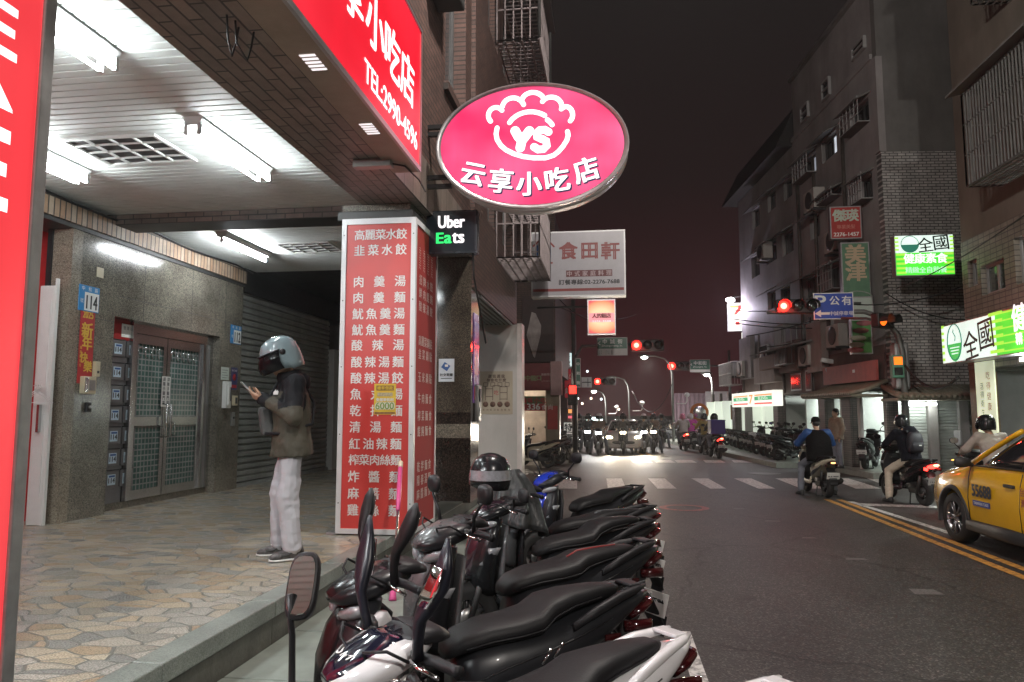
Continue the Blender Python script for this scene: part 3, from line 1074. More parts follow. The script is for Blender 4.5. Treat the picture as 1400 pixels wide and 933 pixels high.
for k in range(3):
    q = k * .03
    b.tube([(-.0, q, .10), (.03, q, .13), (.02, q, .16), (-.02, q, .15)], .005, M_whitep, 5)
    b.tube([(0, q, .10), (-.17, q, -.03), (.17, q, -.03), (0, q, .10)], .005, M_whitep, 5)
b.build('wire', o)

# fluorescent fittings
M_tube = mat('fluorescent_tube', (.9, .95, .95), .4, var=0, rvar=0, emit=(.90, .98, 1.0), es=92)
M_tube_far = mat('fluorescent_tube_far', (.9, .95, .95), .4, var=0, rvar=0, emit=(.92, .97, 1.0), es=260)
M_fix = mat('light_fitting_white', (.66, .66, .64), .4, var=.05)
def fitting(x, y0, y1, label, m, n=2, z=CZ, lit=True):
    o = thing('ceiling_light', label, 'ceiling light', (x, (y0 + y1) / 2, z), 0, 'fluorescent fittings under the arcade ceiling')
    h = (y1 - y0) / 2
    b = MB(); b.prism([(-.085, 0), (-.085, -.02), (-.05, -.075), (.05, -.075), (.085, -.02), (.085, 0)], (0, -h, 0), UX, UZ, -2 * h, M_fix)
    b.build('housing', o)
    for s in ((-1, 1) if n == 2 else (0,)):
        for e_ in (-1, 1):
            MB().box((s * .055, e_ * (h - .015), -.105), (.028, .03, .09), M_fix).build('lamp_holder', o)
        MB().tube([(s * .055, -h + .03, -.135), (s * .055, h - .03, -.135)], .0135, m, 10).build('tube', o)
    return o
def ceil_pt(px, py): return G(px, py, CZ - .08)
a, c_ = ceil_pt(258, 172), ceil_pt(366, 240)
fitting((a.x + c_.x) / 2, a.y, c_.y, 'twin-tube ceiling light, lit, right of the square air grille', M_tube)
c_ = ceil_pt(150, 86)
fitting(c_.x, c_.y - 1.25, c_.y, 'twin-tube ceiling light nearest the camera, cut by the red sign', M_tube)
c_ = ceil_pt(114, 243)
fitting(c_.x, c_.y - 1.3, c_.y, 'twin-tube ceiling light by the brick trim, partly behind red sign', M_tube)
M_tube_unseen = mat('fluorescent_tube_unseen', (.9, .95, .95), .4, var=0, rvar=0, emit=(.93, .98, 1.0), es=720)  # for fittings added out of view, extra strong to brighten the arcade
fitting(-3.6, -.4, .85, 'unseen twin-tube light added over the arcade beside the camera', M_tube_unseen)
fitting(-5.2, -.4, .85, 'unseen twin-tube light added by the shop wall beside the camera', M_tube_unseen)
a = ceil_pt(325, 335)
fitting(a.x, 9.0, 10.3, 'single-tube ceiling light, lit, in the second bay of arcade', M_tube_far, 1)
a = G(430, 393, 3.45)
fitting(a.x, 12.1, 13.2, 'unlit ceiling fitting in the dark end of the arcade', mat('dead_tube', (.5, .5, .48), .4, var=.05), 1, 3.70)
# air grilles
def grille(x, y, w, d, label):
    o = thing('ceiling_vent', label, 'vent', (x, y, CZ - .001), 0, 'square air grilles in the arcade ceiling')
    b = MB(); t = .03
    for s in (-1, 1):
        b.box((0, s * (d / 2 - t / 2), -.012), (w, t, .022), M_fix); b.box((s * (w / 2 - t / 2), 0, -.012), (t, d - 2 * t, .022), M_fix)
    b.build('frame', o)
    MB().box((0, 0, -.003), (w - 2 * t, d - 2 * t, .004), M_dark).build('backing', o)
    b = MB()
    for k in range(1, 4):
        b.box((-w / 2 + w * k / 4, 0, -.014), (.016, d - 2 * t, .018), M_fix)
        b.box((0, -d / 2 + d * k / 4, -.0135), (w - 2 * t, .016, .016), M_fix)
    b.build('slats', o)
g_ = [G(90, 186, CZ), G(200, 185, CZ), G(256, 221, CZ), G(162, 221, CZ)]
cx = sum(p.x for p in g_) / 4; cy_ = sum(p.y for p in g_) / 4
grille(cx, cy_, .92, g_[2].y - g_[1].y, 'square air grille in the ceiling between the lit tubes')
g_ = [G(370, 331, CZ), G(438, 331, CZ), G(458, 344, CZ)]
grille((g_[0].x + g_[2].x) / 2 + .1, (g_[0].y + g_[2].y) / 2, .8, g_[2].y - g_[1].y, 'dark air grille in the ceiling of the second bay')
o = thing('wall_camera', 'small white camera fixed under dark ceiling near the shutter', 'camera', (G(443, 392, 3.3).x, 12.0, 3.35))
b = MB(); b.lathe([(.09, .16), (.10, .12), (.10, -.10), (.03, -.14)], (0, 0, 0), (0, 0, 1), mat('camera_shell', (.30, .29, .27), .5, var=.1), 16); b.tube([(0, 0, .16), (0, 0, .37)], .02, M_dark, 6); b.build('housing', o)
MB().bb(-.02, .03, -.115, -.095, .06, .09, M_black).build('lens', o)
# cables along the trim and the dangling wires at the beam
for i, (z0, lab) in enumerate(((3.985, 'black cable sagging along the top of the brick trim'),)):
    b = MB(); pts = []
    for k in range(26):
        yy = 4 + k * .3
        pts.append((WX + .08 + .015 * sin(k * 1.7), yy, z0 + .02 * sin(k * .9) - .02))
    b.tube(pts, .014, M_black, 6)
    tag(b.build('cable', loc=pts[0]), lab, 'cable')
b = MB()
for s in (0, .06):
    q = G(290, 0, 3.78); b.tube([(q.x + s * .3, q.y + .15 + s, 3.78), (q.x + s * .3, q.y + .17 + s, 3.66), (q.x + s, q.y + .22 + s, 3.58), (q.x + s, q.y + .26 + s, 3.68), (q.x + s, q.y + .28 + s, 3.78)], .006, M_dark, 6)
tag(b.build('hanging_wire', loc=(q.x, q.y, 3.78)), 'loop of loose grey wires hanging from the brick beam', 'wire')
# ================================================================== SIGNS ON THE LEFT
M_sign_red = lit_panel('sign_red_lit', (.74, .004, .020), (1.0, .030, .060), .9, .35, .75, 1.0, (1, .45, 1.6), .14)
M_sign_red2 = lit_panel('sign_red_lit_soft', (.88, .035, .050), (1.0, .085, .095), 1.2, .35, .7, .92, (1, 1, .5), .08)
M_lit_w = mat('lit_white_letter', (.8, .8, .8), .4, var=0, rvar=0, emit=(1, .93, .96), es=1.05)
M_pink = lit_panel('sign_pink_lit', (.76, .024, .125), (1.0, .17, .37), 1.5, .34, .74, 1.0, (1, 1, 1.3), .10)
M_shadow = mat('letter_shadow', (.02, .02, .07), .4, var=0, rvar=0, emit=(.02, .03, .10), es=.5)
M_alu = mat('aluminium_frame', (.42, .41, .42), .35, .8, var=.1)
M_alu_w = mat('pale_frame', (.70, .70, .71), .4, .1, var=.05)
M_menu_red = mat('menu_red', (.60, .055, .048), .38, var=.07, scale=1.3)
M_menu_red2 = mat('menu_red_dark', (.40, .028, .026), .75, var=.1, scale=1.3)
M_soffit = mat('sign_soffit', (.30, .25, .20), .5, .2, var=.15, scale=3, dirt=.3)

# fascia sign over the arcade
SX = -1.67
zb = 3.78
zt = PX(577, 44, SX).z
ye = PX(574, 225, SX).y
o = thing('shop_sign', 'large red lightbox shop sign with white characters and phone number', 'sign', (-1.8, 4, zb))
b = MB(); b.bb(SX - .245, SX - .012, -3, ye, zb - .02, zt, M_soffit); P_(b, 'box', o)
b = MB(); b.bb(SX - .01, SX, -3, ye - .02, zb + .02, zt - .03, M_sign_red); P_(b, 'face', o)
b = MB()
b.bb(SX - .012, SX + .012, -3, ye, zb - .022, zb + .02, M_alu); b.bb(SX - .012, SX + .012, -3, ye, zt - .03, zt, M_alu); b.bb(SX - .012, SX + .012, ye - .02, ye + .001, zb + .02, zt - .03, M_alu)
P_(b, 'frame', o)
b = MB()
cs = PX(557, 107, SX)
for ch, px_ in (('店', 557), ('吃', 536.5), ('小', 512), ('享', 480), ('云', 440)):
    b.text(ch, (SX, PX(px_, 100, SX).y, cs.z), UY, UZ, M_lit_w, cell=.44, bold=.022, lift=.002)
t0, t1 = PX(498, 108, SX), PX(570, 190, SX)
b.text('TEL:2990-4596', (SX, t1.y, PX(570, 207, SX).z), UY, UZ, M_lit_w, h=.165, w=t1.y - t0.y, align='r', bold=.016, lift=.002)
P_(b, 'lettering', o)
b = MB()
for py_, px_ in ((85, 433), (176, 511)):
    q = G(px_, py_, zb - .022)
    for i in range(5):
        b.bb(SX - .17, SX - .07, q.y - .10 + i * .045, q.y - .075 + i * .045, zb - .024, zb - .0225, MATS['lit_white_letter'])
P_(b, 'light_slots', o)
o = thing('junction_box', 'grey junction box under the brick beam beside red sign end', 'junction box', G(515, 219, 3.78))
MB().bb(-.20, .14, -.05, .05, -.07, -.002, M_steel_d, .008).build('case', o)
MB().tube([(.14, 0, -.04), (.22, .1, -.03), (.24, .5, -.02), (.2, .9, -.01)], .008, M_black, 6).build('conduit', o)

# oval projecting sign
OY = 7.35
oc = PY(726, 199, OY)
el, et = PY(597, 199, OY), PY(726, 112, OY)
oa, ob = oc.x - el.x, (PY(726, 113, OY).z - PY(726, 284, OY).z) / 2
o = thing('oval_sign', 'glowing pink oval lightbox with dumpling emblem hanging over the street', 'sign', oc)
n = 64
R_ = radians(-1.5)
def ovp(a, b_, t, y): 
    x_, z_ = a * cos(t), b_ * sin(t)
    return (x_ * cos(R_) - z_ * sin(R_), y, x_ * sin(R_) + z_ * cos(R_))
rings = [[ovp(oa * k, ob * k, 2 * pi * i / n, y) for i in range(n)] for k, y in ((.97, .0), (1.0, -.01), (1.0, .26), (.97, .27))]
MB().loft(rings, M_alu_w, True, True).build('rim', o)
b = MB(); b.loft([[ovp(oa * .955, ob * .94, 2 * pi * i / n, y) for i in range(n)] for y in (-.012, -.004)], M_pink, True, False); b.build('face', o)
b = MB()
ang = [i * 2 * pi / n for i in range(n)]
b.loft([[ovp(oa * k, ob * k, t, y) for t in ang] for k, y in ((1.005, -.018), (1.005, .03), (.955, .03), (.955, -.018), (1.005, -.018))], M_alu, False, True)
b.build('edge_trim', o)
def on(px, py):                                            # sign-plane coordinates from the survey
    q = PY(px, py, OY); return (q.x - oc.x, q.z - oc.z)
def stroke(b, pts, r, m, y=-.016):
    """flat rounded stroke on the sign face"""
    n_ = len(pts); L_, R2 = [], []
    for i, (a, c) in enumerate(pts):
        d = Vector(pts[min(i + 1, n_ - 1)]) - Vector(pts[max(i - 1, 0)])
        d = Vector((d[0], d[1])).normalized(); nn = Vector((-d.y, d.x)) * r
        L_.append((a + nn.x, y, c + nn.y)); R2.append((a - nn.x, y, c - nn.y))
    vs = L_ + R2
    b.add(vs, [(i, i + 1, n_ + i + 1, n_ + i) for i in range(n_ - 1)], m)
    for (a, c), s in ((pts[0], 1), (pts[-1], 1)):
        b.add([(a + r * cos(2 * pi * k / 14), y - .0004, c + r * sin(2 * pi * k / 14)) for k in range(14)], [tuple(range(14))], m)
def arc_pts(cx, cy, rx, ry, a0, a1, n=16):
    """arc in photo pixels, angles counter-clockwise from +x (up positive)"""
    return [on(cx + rx * cos(radians(a0 + (a1 - a0) * i / n)), cy - ry * sin(radians(a0 + (a1 - a0) * i / n))) for i in range(n + 1)]
b = MB(); rr = .026
bumps = [(678.5, 159, 10.5, 11, 225, 40), (702, 149, 15, 14, 170, 20), (729, 140.5, 15.5, 13, 165, 15), (754, 146, 14, 12, 150, 5), (774, 158, 9, 11, 135, -50)]
for i, bp in enumerate(bumps): stroke(b, arc_pts(*bp), rr, M_lit_w, -.0150 - .0005 * i)
stroke(b, arc_pts(726, 182, 33, 28, 152, 55), rr, M_lit_w, -.0175); stroke(b, arc_pts(726, 184, 33, 26, 47, 28, 5), rr, M_lit_w, -.0175)
body = [on(*p) for p in ((680, 176), (678.5, 184), (680, 192), (685, 200), (692, 206), (702, 211), (715, 215), (730, 217), (746, 217), (757, 213.5), (764, 208), (770, 201), (775, 193), (777, 186), (776, 181))]
stroke(b, body, rr, M_lit_w, -.018)
w_ = .050
stroke(b, [on(*p) for p in ((704.5, 180), (709, 188), (713, 192))], w_, M_lit_w, -.0165)
stroke(b, [on(*p) for p in ((724, 180), (718, 188), (713.5, 194), (711.5, 203))], w_, M_lit_w, -.0170)
stroke(b, [on(*p) for p in ((750, 181.5), (745, 178.5), (738, 179), (733, 183), (734, 188), (741, 191), (747, 194), (748, 200), (743, 205), (736, 205.5), (730.5, 202))], .042, M_lit_w, -.0165)
for k, (ch, px, py, rot) in enumerate((('云', 647, 239, -14), ('享', 685, 248, -7), ('小', 723.5, 252, 0), ('吃', 762, 246, 7), ('店', 801, 233, 15))):
    q = on(px, py)
    b.text(ch, (q[0] + .012, -.013, q[1] - .012), UX, UZ, M_shadow, cell=.275, bold=.035, rot=radians(rot), lift=.001)
    b.text(ch, (q[0], -.016, q[1]), UX, UZ, M_lit_w, cell=.27, bold=.03, rot=radians(rot), lift=.001)
b.build('emblem_and_lettering', o)
for zz in (.30, .22, -.26, -.36):
    MB().bb(FX - oc.x - .02, -oa * .86, .10, .15, zz - .022, zz + .022, M_black).build('bracket_arm', o)

# small dark square lightbox
UYY = 7.72
p0, p1 = PY(583, 289, UYY), PY(652, 346, UYY)
o = thing('square_lightbox', 'small dark square lightbox with white and green lettering by the red menu', 'sign', ((p0.x + p1.x) / 2, UYY, (p0.z + p1.z) / 2))
w, h = p1.x - p0.x, p0.z - p1.z
M_navy = mat('sign_navy', (.028, .04, .055), .28, var=.15)
MB().box((0, .07, 0), (w, .14, h), M_navy, None, .01).build('case', o)
MB().box((0, -.003, 0), (w - .05, .006, h - .05), mat('sign_navy_face', (.02, .03, .042), .2, var=.1)).build('face', o)
b = MB()
M_green_lit = mat('lit_green_letter', (.05, .6, .2), .4, var=0, rvar=0, emit=(.03, .95, .20), es=1.0)
b.text('Uber', (-.145, -.007, .045), UX, UZ, M_lit_w, h=.135, w=.29, bold=.03)
b.text('E', (-.165, -.007, -.125), UX, UZ, M_green_lit, h=.115, w=.075, bold=.035)
b.text('a', (-.075, -.007, -.127), UX, UZ, M_green_lit, h=.09, w=.075, bold=.03)
b.text('ts', (.015, -.007, -.127), UX, UZ, M_lit_w, h=.112, w=.125, bold=.03)
b.build('lettering', o)
b = MB(); b.bb(-w / 2 - .12, -w / 2, .05, .09, -.02, .02, M_black); b.tube([(w / 2 - .06, .08, -h / 2), (w / 2 - .05, .1, -h / 2 - .25), (w / 2 - .05, .9, -h / 2 - .9)], .012, M_dark, 6); b.build('bracket', o)

# menu board boxed round the pillar
MY = 7.14
c0, c1 = PY(457, 727, MY), PY(560, 735, MY)
mz0, mz1 = PZ + .015, PY(515, 299, MY).z
mx0, mx1 = PY(463.5, 520, MY).x, PY(566.5, 520, MY).x
my1 = 8.08
o = thing('menu_board', 'tall red menu board with white dish names boxed round the pillar', 'menu board', ((mx0 + mx1) / 2, MY, PZ))
b = MB(); b.bb(mx0 + .05, mx1 - .05, MY, MY + .015, mz0 + .05, mz1 - .06, M_menu_red); P_(b, 'front_panel', o)
b = MB(); b.bb(mx1 - .03, mx1 - .012, MY + .05, my1 - .03, mz0 + .04, mz1 - .06, M_menu_red2); sp_ = P_(b, 'side_panel', o)
b = MB()
t = .05
b.bb(mx0, mx0 + t, MY - .012, MY + .03, mz0, mz1, M_alu_w); b.bb(mx1 - t, mx1, MY - .012, MY + .045, mz0, mz1, M_alu_w)
b.bb(mx0 + t, mx1 - t, MY - .012, MY + .03, mz1 - .06, mz1, M_alu_w); b.bb(mx0 + t, mx1 - t, MY - .012, MY + .03, mz0, mz0 + .05, M_alu_w)
b.bb(mx1 - .035, mx1, my1 - .03, my1, mz0, mz1, M_alu_w); b.bb(mx1 - .035, mx1, MY + .046, my1 - .031, mz0, mz0 + .04, M_alu_w); b.bb(mx1 - .035, mx1, MY + .046, my1 - .031, mz1 - .06, mz1, M_alu_w)
b.bb(mx0 - .09, mx0 + .0, MY - .02, MY + .06, mz0 - .012, mz0 + .012, M_alu)
for k in range(5):
    for x_ in (mx0 + .025, mx1 - .025):
        b.ell((x_, MY - .013, mz0 + .3 + k * .68), (.007, .004, .007), M_dark, 6, 4)
P_(b, 'frame', o)
b = MB()
menu = [(321, '高麗菜水餃', 0), (342, '韭菜水餃', 0), (385, '肉羹湯', 0), (407, '肉羹麵', 0), (429, '魷魚羹湯', 0), (451, '魷魚羹麵', 0), (472, '酸辣湯', 0), (495, '酸辣湯麵', 0),
        (517, '酸辣湯餃', 0), (539, '魚丸湯', 0), (561.5, '乾拌麵', 0), (584, '清湯麵', 0), (607, '紅油辣麵', 0), (629, '榨菜肉絲麵', 0), (652, '炸醬麵', 0), (675, '麻醬麵', 0), (698, '雞絲麵', 0)]
for py, s, _ in menu:
    z_ = PY(515, py, MY).z
    xl = PY(485 - (py - 321) * .0265, py, MY).x; xr = PY(556 - (py - 321) * .027, py, MY).x
    b.row(s, (xl - .005, MY, z_), UX, UZ, M_letter_w, .122, xr - xl + .012, bold=.016)
P_(b, 'lettering', o)
b = MB()
M_pale_txt = mat('pale_vinyl', (.70, .52, .48), .5, var=.05)
side_rows = ['招牌水餃', '鮮肉餛飩', '酸辣湯餃', '高麗菜鍋貼', '韭菜鍋貼', '玉米鍋貼', '牛肉麵食', '榨菜麵食', '餛飩麵食', '乾拌麵食', '陽春湯麵', '麻醬麵食']
zr = [3.0, 2.86, 2.72, 2.36, 2.22, 1.98, 1.76, 1.58, 1.42, 1.06, .92, .78]
for s, z_ in zip(side_rows, zr):
    b.row(s, (mx1 - .012, MY + .18, z_), UY, UZ, M_pale_txt, .115, .58, bold=.012)
for c in range(4):
    for q in range(3): b.row('元元'[q % 2], (mx1 - .012, MY + .16 + c * .17, 3.30 - q * .08), UY, UZ, M_pale_txt, .08, .08)
o2 = P_(b, 'lettering', o)
# yellow price poster taped on the board
q0, q1 = PY(512, 525, MY), PY(541, 567, MY)
o = thing('yellow_poster', 'yellow flyer with the number 6000 taped on the red menu board', 'poster', ((q0.x + q1.x) / 2, MY - .004, (q0.z + q1.z) / 2))
w, h = q1.x - q0.x, q0.z - q1.z
M_yel = mat('yellow_paper', (.75, .52, .05), .5, var=.12, scale=14)
MB().box((0, .001, 0), (w, .002, h), M_yel).build('sheet', o)
b = MB()
b.box((0, -.0005, h * .36), (w * .8, .001, h * .16), mat('flyer_brown', (.25, .12, .05), .5, var=.3, scale=30))
b.row('機車借款', (-w * .36, -.0012, h * .36), UX, UZ, M_yel, w * .17, w * .72, bold=.03)
b.text('6000', (0, -.0008, -h * .33), UX, UZ, M_letter_w, h=h * .22, w=w * .84, align='c', bold=.09)
b.text('6000', (0, -.003, -h * .33), UX, UZ, mat('flyer_green', (.25, .35, .05), .5, var=0), h=h * .22, w=w * .84, align='c', bold=.02)
b.row('免留車低利', (-w * .4, -.0012, -h * .02), UX, UZ, M_letter_w, w * .16, w * .8, bold=.04)
b.box((0, -.0005, h * .15), (w * .7, .001, h * .12), mat('flyer_grey', (.45, .38, .25), .5, var=.4, scale=50))
b.box((0, -.0005, -h * .45), (w * .94, .001, h * .06), MATS['flyer_brown'])
b.build('print', o)

# large red sign at the left edge, along the street
EX = -2.02
yr = PX(46, 460, EX).y
o = thing('red_pillar_sign', 'tall red lit panel with big white letters at the left edge of the view', 'sign', (EX - .1, yr - .5, PZ))
b = MB(); b.bb(EX - .012, EX, yr - .46, yr - .055, PZ + .05, 3.74, M_sign_red2); P_(b, 'face', o)
b = MB(); b.bb(EX - .10, EX + .012, yr - .055, yr, PZ, 3.77, M_galv, .006); b.bb(EX - .10, EX - .013, yr - .48, yr - .056, PZ, 3.77, M_galv); P_(b, 'frame', o)
b = MB()
ln = [PX(10, y_, EX) for y_ in (50, 120, 235)]
yl = PX(21, 60, EX).y
for ch, top, bot in (('E', 8, 80), ('A', 86, 152), ('E', 182, 290)):
    za, zb_ = PX(12, top, EX).z, PX(12, bot, EX).z
    b.text(ch, (EX, yl, zb_), UY, UZ, M_lit_w, h=za - zb_, w=.30, align='r', bold=.03, lift=.002)
P_(b, 'lettering', o)

# pink-handled pole leaning by the menu board
a, c_ = PY(490, 640, 6.6), None
o = thing('broom_pole', 'pink and silver pole standing among the scooters before the red menu', 'pole', (-2.0, 6.2, .135))
base = Vector((-1.72, 5.75, .14)); top = PY(547.5, 637, 6.95)
v = top - base
def along(t): return base + v * t - Vector((-2.0, 6.2, .135))
M_pinkp = mat('pink_plastic', (.70, .09, .28), .4, var=.05)
MB().tube([along(0.05), along(.62)], .011, M_steel, 8).build('shaft', o)
MB().tube([along(.62), along(.70), along(.98)], [.018, .022, .022], M_pinkp, 8).build('grip', o)
MB().tube([along(.98), along(.99), along(1.03), along(1.04)], [.012, .024, .024, .012], mat('cream_cap', (.7, .6, .45), .5), 8).build('cap', o)
MB().tube([along(0), along(.10)], [.03, .02], M_pinkp, 8).build('foot', o)

# papers on the second pillar, framed poster and black box on its flank, hand-drawn poster on the white panel
def yposter(name, label, cat, px0, py0, px1, py1, Y, m, parts=None, th=.003):
    a, c = PY(px0, py0, Y), PY(px1, py1, Y)
    o = thing(name, label, cat, ((a.x + c.x) / 2, Y, (a.z + c.z) / 2))
    w, h = c.x - a.x, a.z - c.z
    MB().box((0, -th / 2 - .0005, 0), (w, th, h), m).build('sheet', o)
    return o, w, h, -th - .001
o, w, h, y_ = yposter('notice_sticker', 'pale square notice with blue emblem on the dark stone pillar', 'notice', 600, 491, 621, 522, 9.896, mat('notice_pale', (.55, .60, .66), .4, var=.05))
b = MB(); b.box((-.01, y_, h * .16), (w * .45, .002, h * .28), M_ink_blue, Matrix.Rotation(.6, 3, 'Y')); b.box((.0, y_ - .002, h * .2), (w * .2, .001, h * .1), M_paper)
b.row('社交距離', (-w * .42, y_, -h * .2), UX, UZ, M_ink, w * .2, w * .84, bold=.03); b.box((0, y_, -h * .36), (w * .7, .001, h * .03), M_ink)
b.build('print', o)
o = thing('side_poster', 'purple and red tall poster on the narrow flank of the dark stone pillar', 'poster', (-1.888, 10.26, 2.30))
MB().bb(-.010, .0, -.20, .20, -.55, .72, mat('poster_purple', (.20, .10, .34), .25, var=.5, scale=3)).build('sheet', o)
b = MB(); b.bb(.0005, .002, -.17, .17, .3, .6, mat('poster_blue', (.05, .09, .4), .3, var=.3)); b.bb(.0005, .002, -.17, .17, -.5, -.32, M_banner); b.bb(.0005, .002, -.15, .1, -.15, .1, mat('poster_pink', (.6, .2, .3), .3, var=.3)); b.build('print', o)
o = thing('door_phone', 'dark steel door phone on the flank beside the stone pillar', 'door phone', (-1.897, 10.26, 1.75))
MB().bb(0, .06, -.12, .12, -.26, .26, M_steel_d, .015).build('case', o)
MB().bb(.061, .075, -.07, .07, .02, .2, M_black, .005).build('screen', o)
b = MB(); b.bb(.061, .068, -.06, .06, -.2, -.06, M_steel); b.build('keys', o)

# corner building: brick overhang, white end panel, window cages
cb = thing('corner_building', 'dark brown brick corner building with window cages and white end panel', 'building', (-4, 12.5, 0))
M_pan = mat('white_panel', (.52, .50, .48), .45, var=.06, scale=2, dirt=.2)
b = MB(); b.bb(-2.62, -1.80, 14.12, 14.5, .135, 3.34, M_pan); P_(b, 'end_panel', cb)
b = MB(); b.bb(-1.795, -1.70, 14.1, 14.52, .135, 3.36, mat('white_post', (.66, .60, .58), .4, var=.06, dirt=.2)); P_(b, 'post', cb)
CX = -1.86
b = MB()
cw = [(11.0, 12.0, zf + .5, zf + 2.0) for zf in (4.1, 7.3, 10.5, 13.7)] + [(12.6, 13.9, zf + .5, zf + 2.0) for zf in (4.1, 7.3, 10.5, 13.7)]
wall_strip(b, CX - .3, CX, 9.92, 14.55, 3.36, 17, cw, M_brick_f)
b.bb(-7, CX - .3, 16.3, 16.5, 4.1, 17, M_brick_side); b.bb(-2.7, CX - .3, 14.3, 14.55, 3.36, 17, M_brick_side); b.bb(-2.6, CX - .31, 10.55, 14.2, 3.36, 3.5, M_dark)
P_(b, 'upper_wall', cb)
pr = []
x_ = -2.95
b = MB()
k = 0
while x_ < CX - .05:
    b.bb(x_, x_ + .04, 10.6, 14.1, 3.335, 3.355, M_galv); x_ += .085
P_(b, 'soffit_slats', cb)
for i, o_ in enumerate(cw): window(cb, CX - .15, *o_, M_glass_d)
M_cage = mat('cage_bar', (.26, .22, .22), .5, .5, var=.25)
def cage(parent, x0, x1, y0, y1, z0, z1, name='window_cage', step=.13, m=None, bottom=True, r_=.011, local=False):
    """welded bar cage standing out from a wall of constant x (wall at x0)"""
    m = m or M_cage
    b = MB()
    def bar(p, q): 
        p, q = Vector(p), Vector(q); lo = Vector(map(min, p, q)); hi = Vector(map(max, p, q))
        c = (lo + hi) / 2; s = hi - lo
        b.box(c, (max(s.x, 2 * r_), max(s.y, 2 * r_), max(s.z, 2 * r_)), m)
    ny = max(2, int((y1 - y0) / step)); nz = max(2, int((z1 - z0) / .45)); nx = max(2, int(abs(x1 - x0) / step))
    for i in range(ny + 1):
        y = y0 + (y1 - y0) * i / ny
        bar((x1, y, z0), (x1, y, z1))
        if bottom: bar((x0, y, z0), (x1, y, z0)); bar((x0, y, z1), (x1, y, z1))
    for i in range(nx + 1):
        x = x0 + (x1 - x0) * i / nx
        for y in (y0, y1): bar((x, y, z0), (x, y, z1))
        if bottom: bar((x, y0, z0 - .012), (x, y1, z0 - .012)); bar((x, y0, z1 + .012), (x, y1, z1 + .012))
    for i in range(nz + 1):
        z = z0 + (z1 - z0) * i / nz
        bar((x1, y0, z), (x1, y1, z))
        for y in (y0, y1): bar((x0, y, z), (x1, y, z))
    return b.build(name, parent) if local else P_(b, name, parent)
q = PX(745, 359, -1.14)
cage(cb, CX, -1.14, 11.9, 14.1, 4.2, 5.35)
cage(cb, CX, -1.14, 11.9, 14.1, 8.0, 9.1)
cage(cb, CX, -1.10, 11.9, 14.1, 9.5, 10.7)
cage(cb, CX, -1.10, 11.9, 14.1, 11.0, 12.2)
cage(cb, CX, -1.10, 11.9, 14.1, 12.6, 13.8)
b = MB()
for z_ in (9.3, 10.85, 12.4): b.bb(CX, -1.02, 11.8, 14.2, z_, z_ + .05, M_dark)
for y_ in (11.85, 14.15):
    b.tube([(-1.12, y_, 8), (-1.12, y_, 14)], .03, M_dark, 6)
P_(b, 'fire_escape_frame', cb)
o, w, h, y_ = yposter('drawn_poster', 'hand drawn paper poster with a ladder game on the white end panel', 'poster', 656.5, 508, 701, 566.5, 14.115, mat('kraft_paper', (.40, .345, .265), .7, var=.08))
b = MB()
M_pen = mat('brown_pen', (.10, .065, .05), .6, var=.1)
b.row('選我選我', (-w * .26, y_, h * .38), UX, UZ, M_pen, .075, w * .52, bold=.03); b.row('你會吃什麼', (-w * .3, y_, h * .29), UX, UZ, M_pen, .07, w * .6, bold=.03)
for k in range(4):
    x_ = -w * .33 + w * .22 * k
    b.box((x_, y_, h * .0), (.012, .002, h * .36), M_pen)
    b.box((x_, y_, h * .19), (.09, .002, .08), M_pen); b.box((x_, y_ - .0015, h * .19), (.07, .001, .06), MATS['kraft_paper'])
    b.lathe([(.055, 0), (.055, .003), (.01, .003)], (x_, y_ + .001, -h * .27), (0, -1, 0), mat('dish_drawing', (.13, .07, .05), .6, var=.5, scale=30), 12)
    b.row('麵餃', (x_ - .06, y_, -h * .4), UX, UZ, M_pen, .04, .12)
for k, z_ in ((0, .06), (0, -.06), (1, .11), (2, .0), (2, -.1), (2, .09)):
    b.box((-w * .33 + w * .22 * (k + .5), y_ - .0012, h * z_ * 1.5), (w * .22, .002, .012), M_pen)
b.box((0, y_ - .003, .0), (.13, .002, .13), MATS['kraft_paper']); b.row('吃', (-.05, y_ - .005, 0), UX, UZ, M_banner, .1, .1)
b.build('print', o)
# ================================================================== RIGHT SIDE OF THE STREET
M_plaster = mat('grey_plaster', (.30, .285, .285), .7, var=.15, scale=1.2, dirt=.45)
M_plaster_d = mat('dark_render', (.16, .155, .15), .75, var=.2, scale=1.2, dirt=.45)
M_tile_w = brick('white_wall_tile', 'xzy', (.40, .39, .375), (.52, .505, .48), (.10, .10, .10), .20, .072, .012, .35, .5, .5)
M_tile_n = brick('brown_wall_tile', 'yzx', (.20, .175, .145), (.25, .22, .18), (.06, .055, .05), .22, .10, .010, .4, 0, .5)
M_tile_p = brick('pillar_tile', 'yzx', (.10, .08, .07), (.14, .11, .10), (.03, .03, .03), .11, .06, .008, .4, 0, .4)
M_tile_px = brick('pillar_tile_x', 'xzy', (.10, .08, .07), (.14, .11, .10), (.03, .03, .03), .11, .06, .008, .4, 0, .4)
M_shopw = mat('lit_shop_wall', (.62, .66, .62), .5, var=.08)
M_pvc = mat('fluorescent_far', (.9, .95, .9), .4, var=0, rvar=0, emit=(.93, 1.0, .95), es=230)
M_lit_win = mat('lit_window', (.7, .75, .8), .4, var=.1, emit=(.80, .86, .95), es=.75, evar=.3)
M_frame_w = mat('pale_window_frame', (.40, .40, .40), .45, .3, var=.1)
M_roof_d = mat('corrugated_roof', (.018, .017, .018), .7, var=.3)
M_pipe = mat('rusty_pipe', (.10, .085, .075), .55, .4, var=.3)

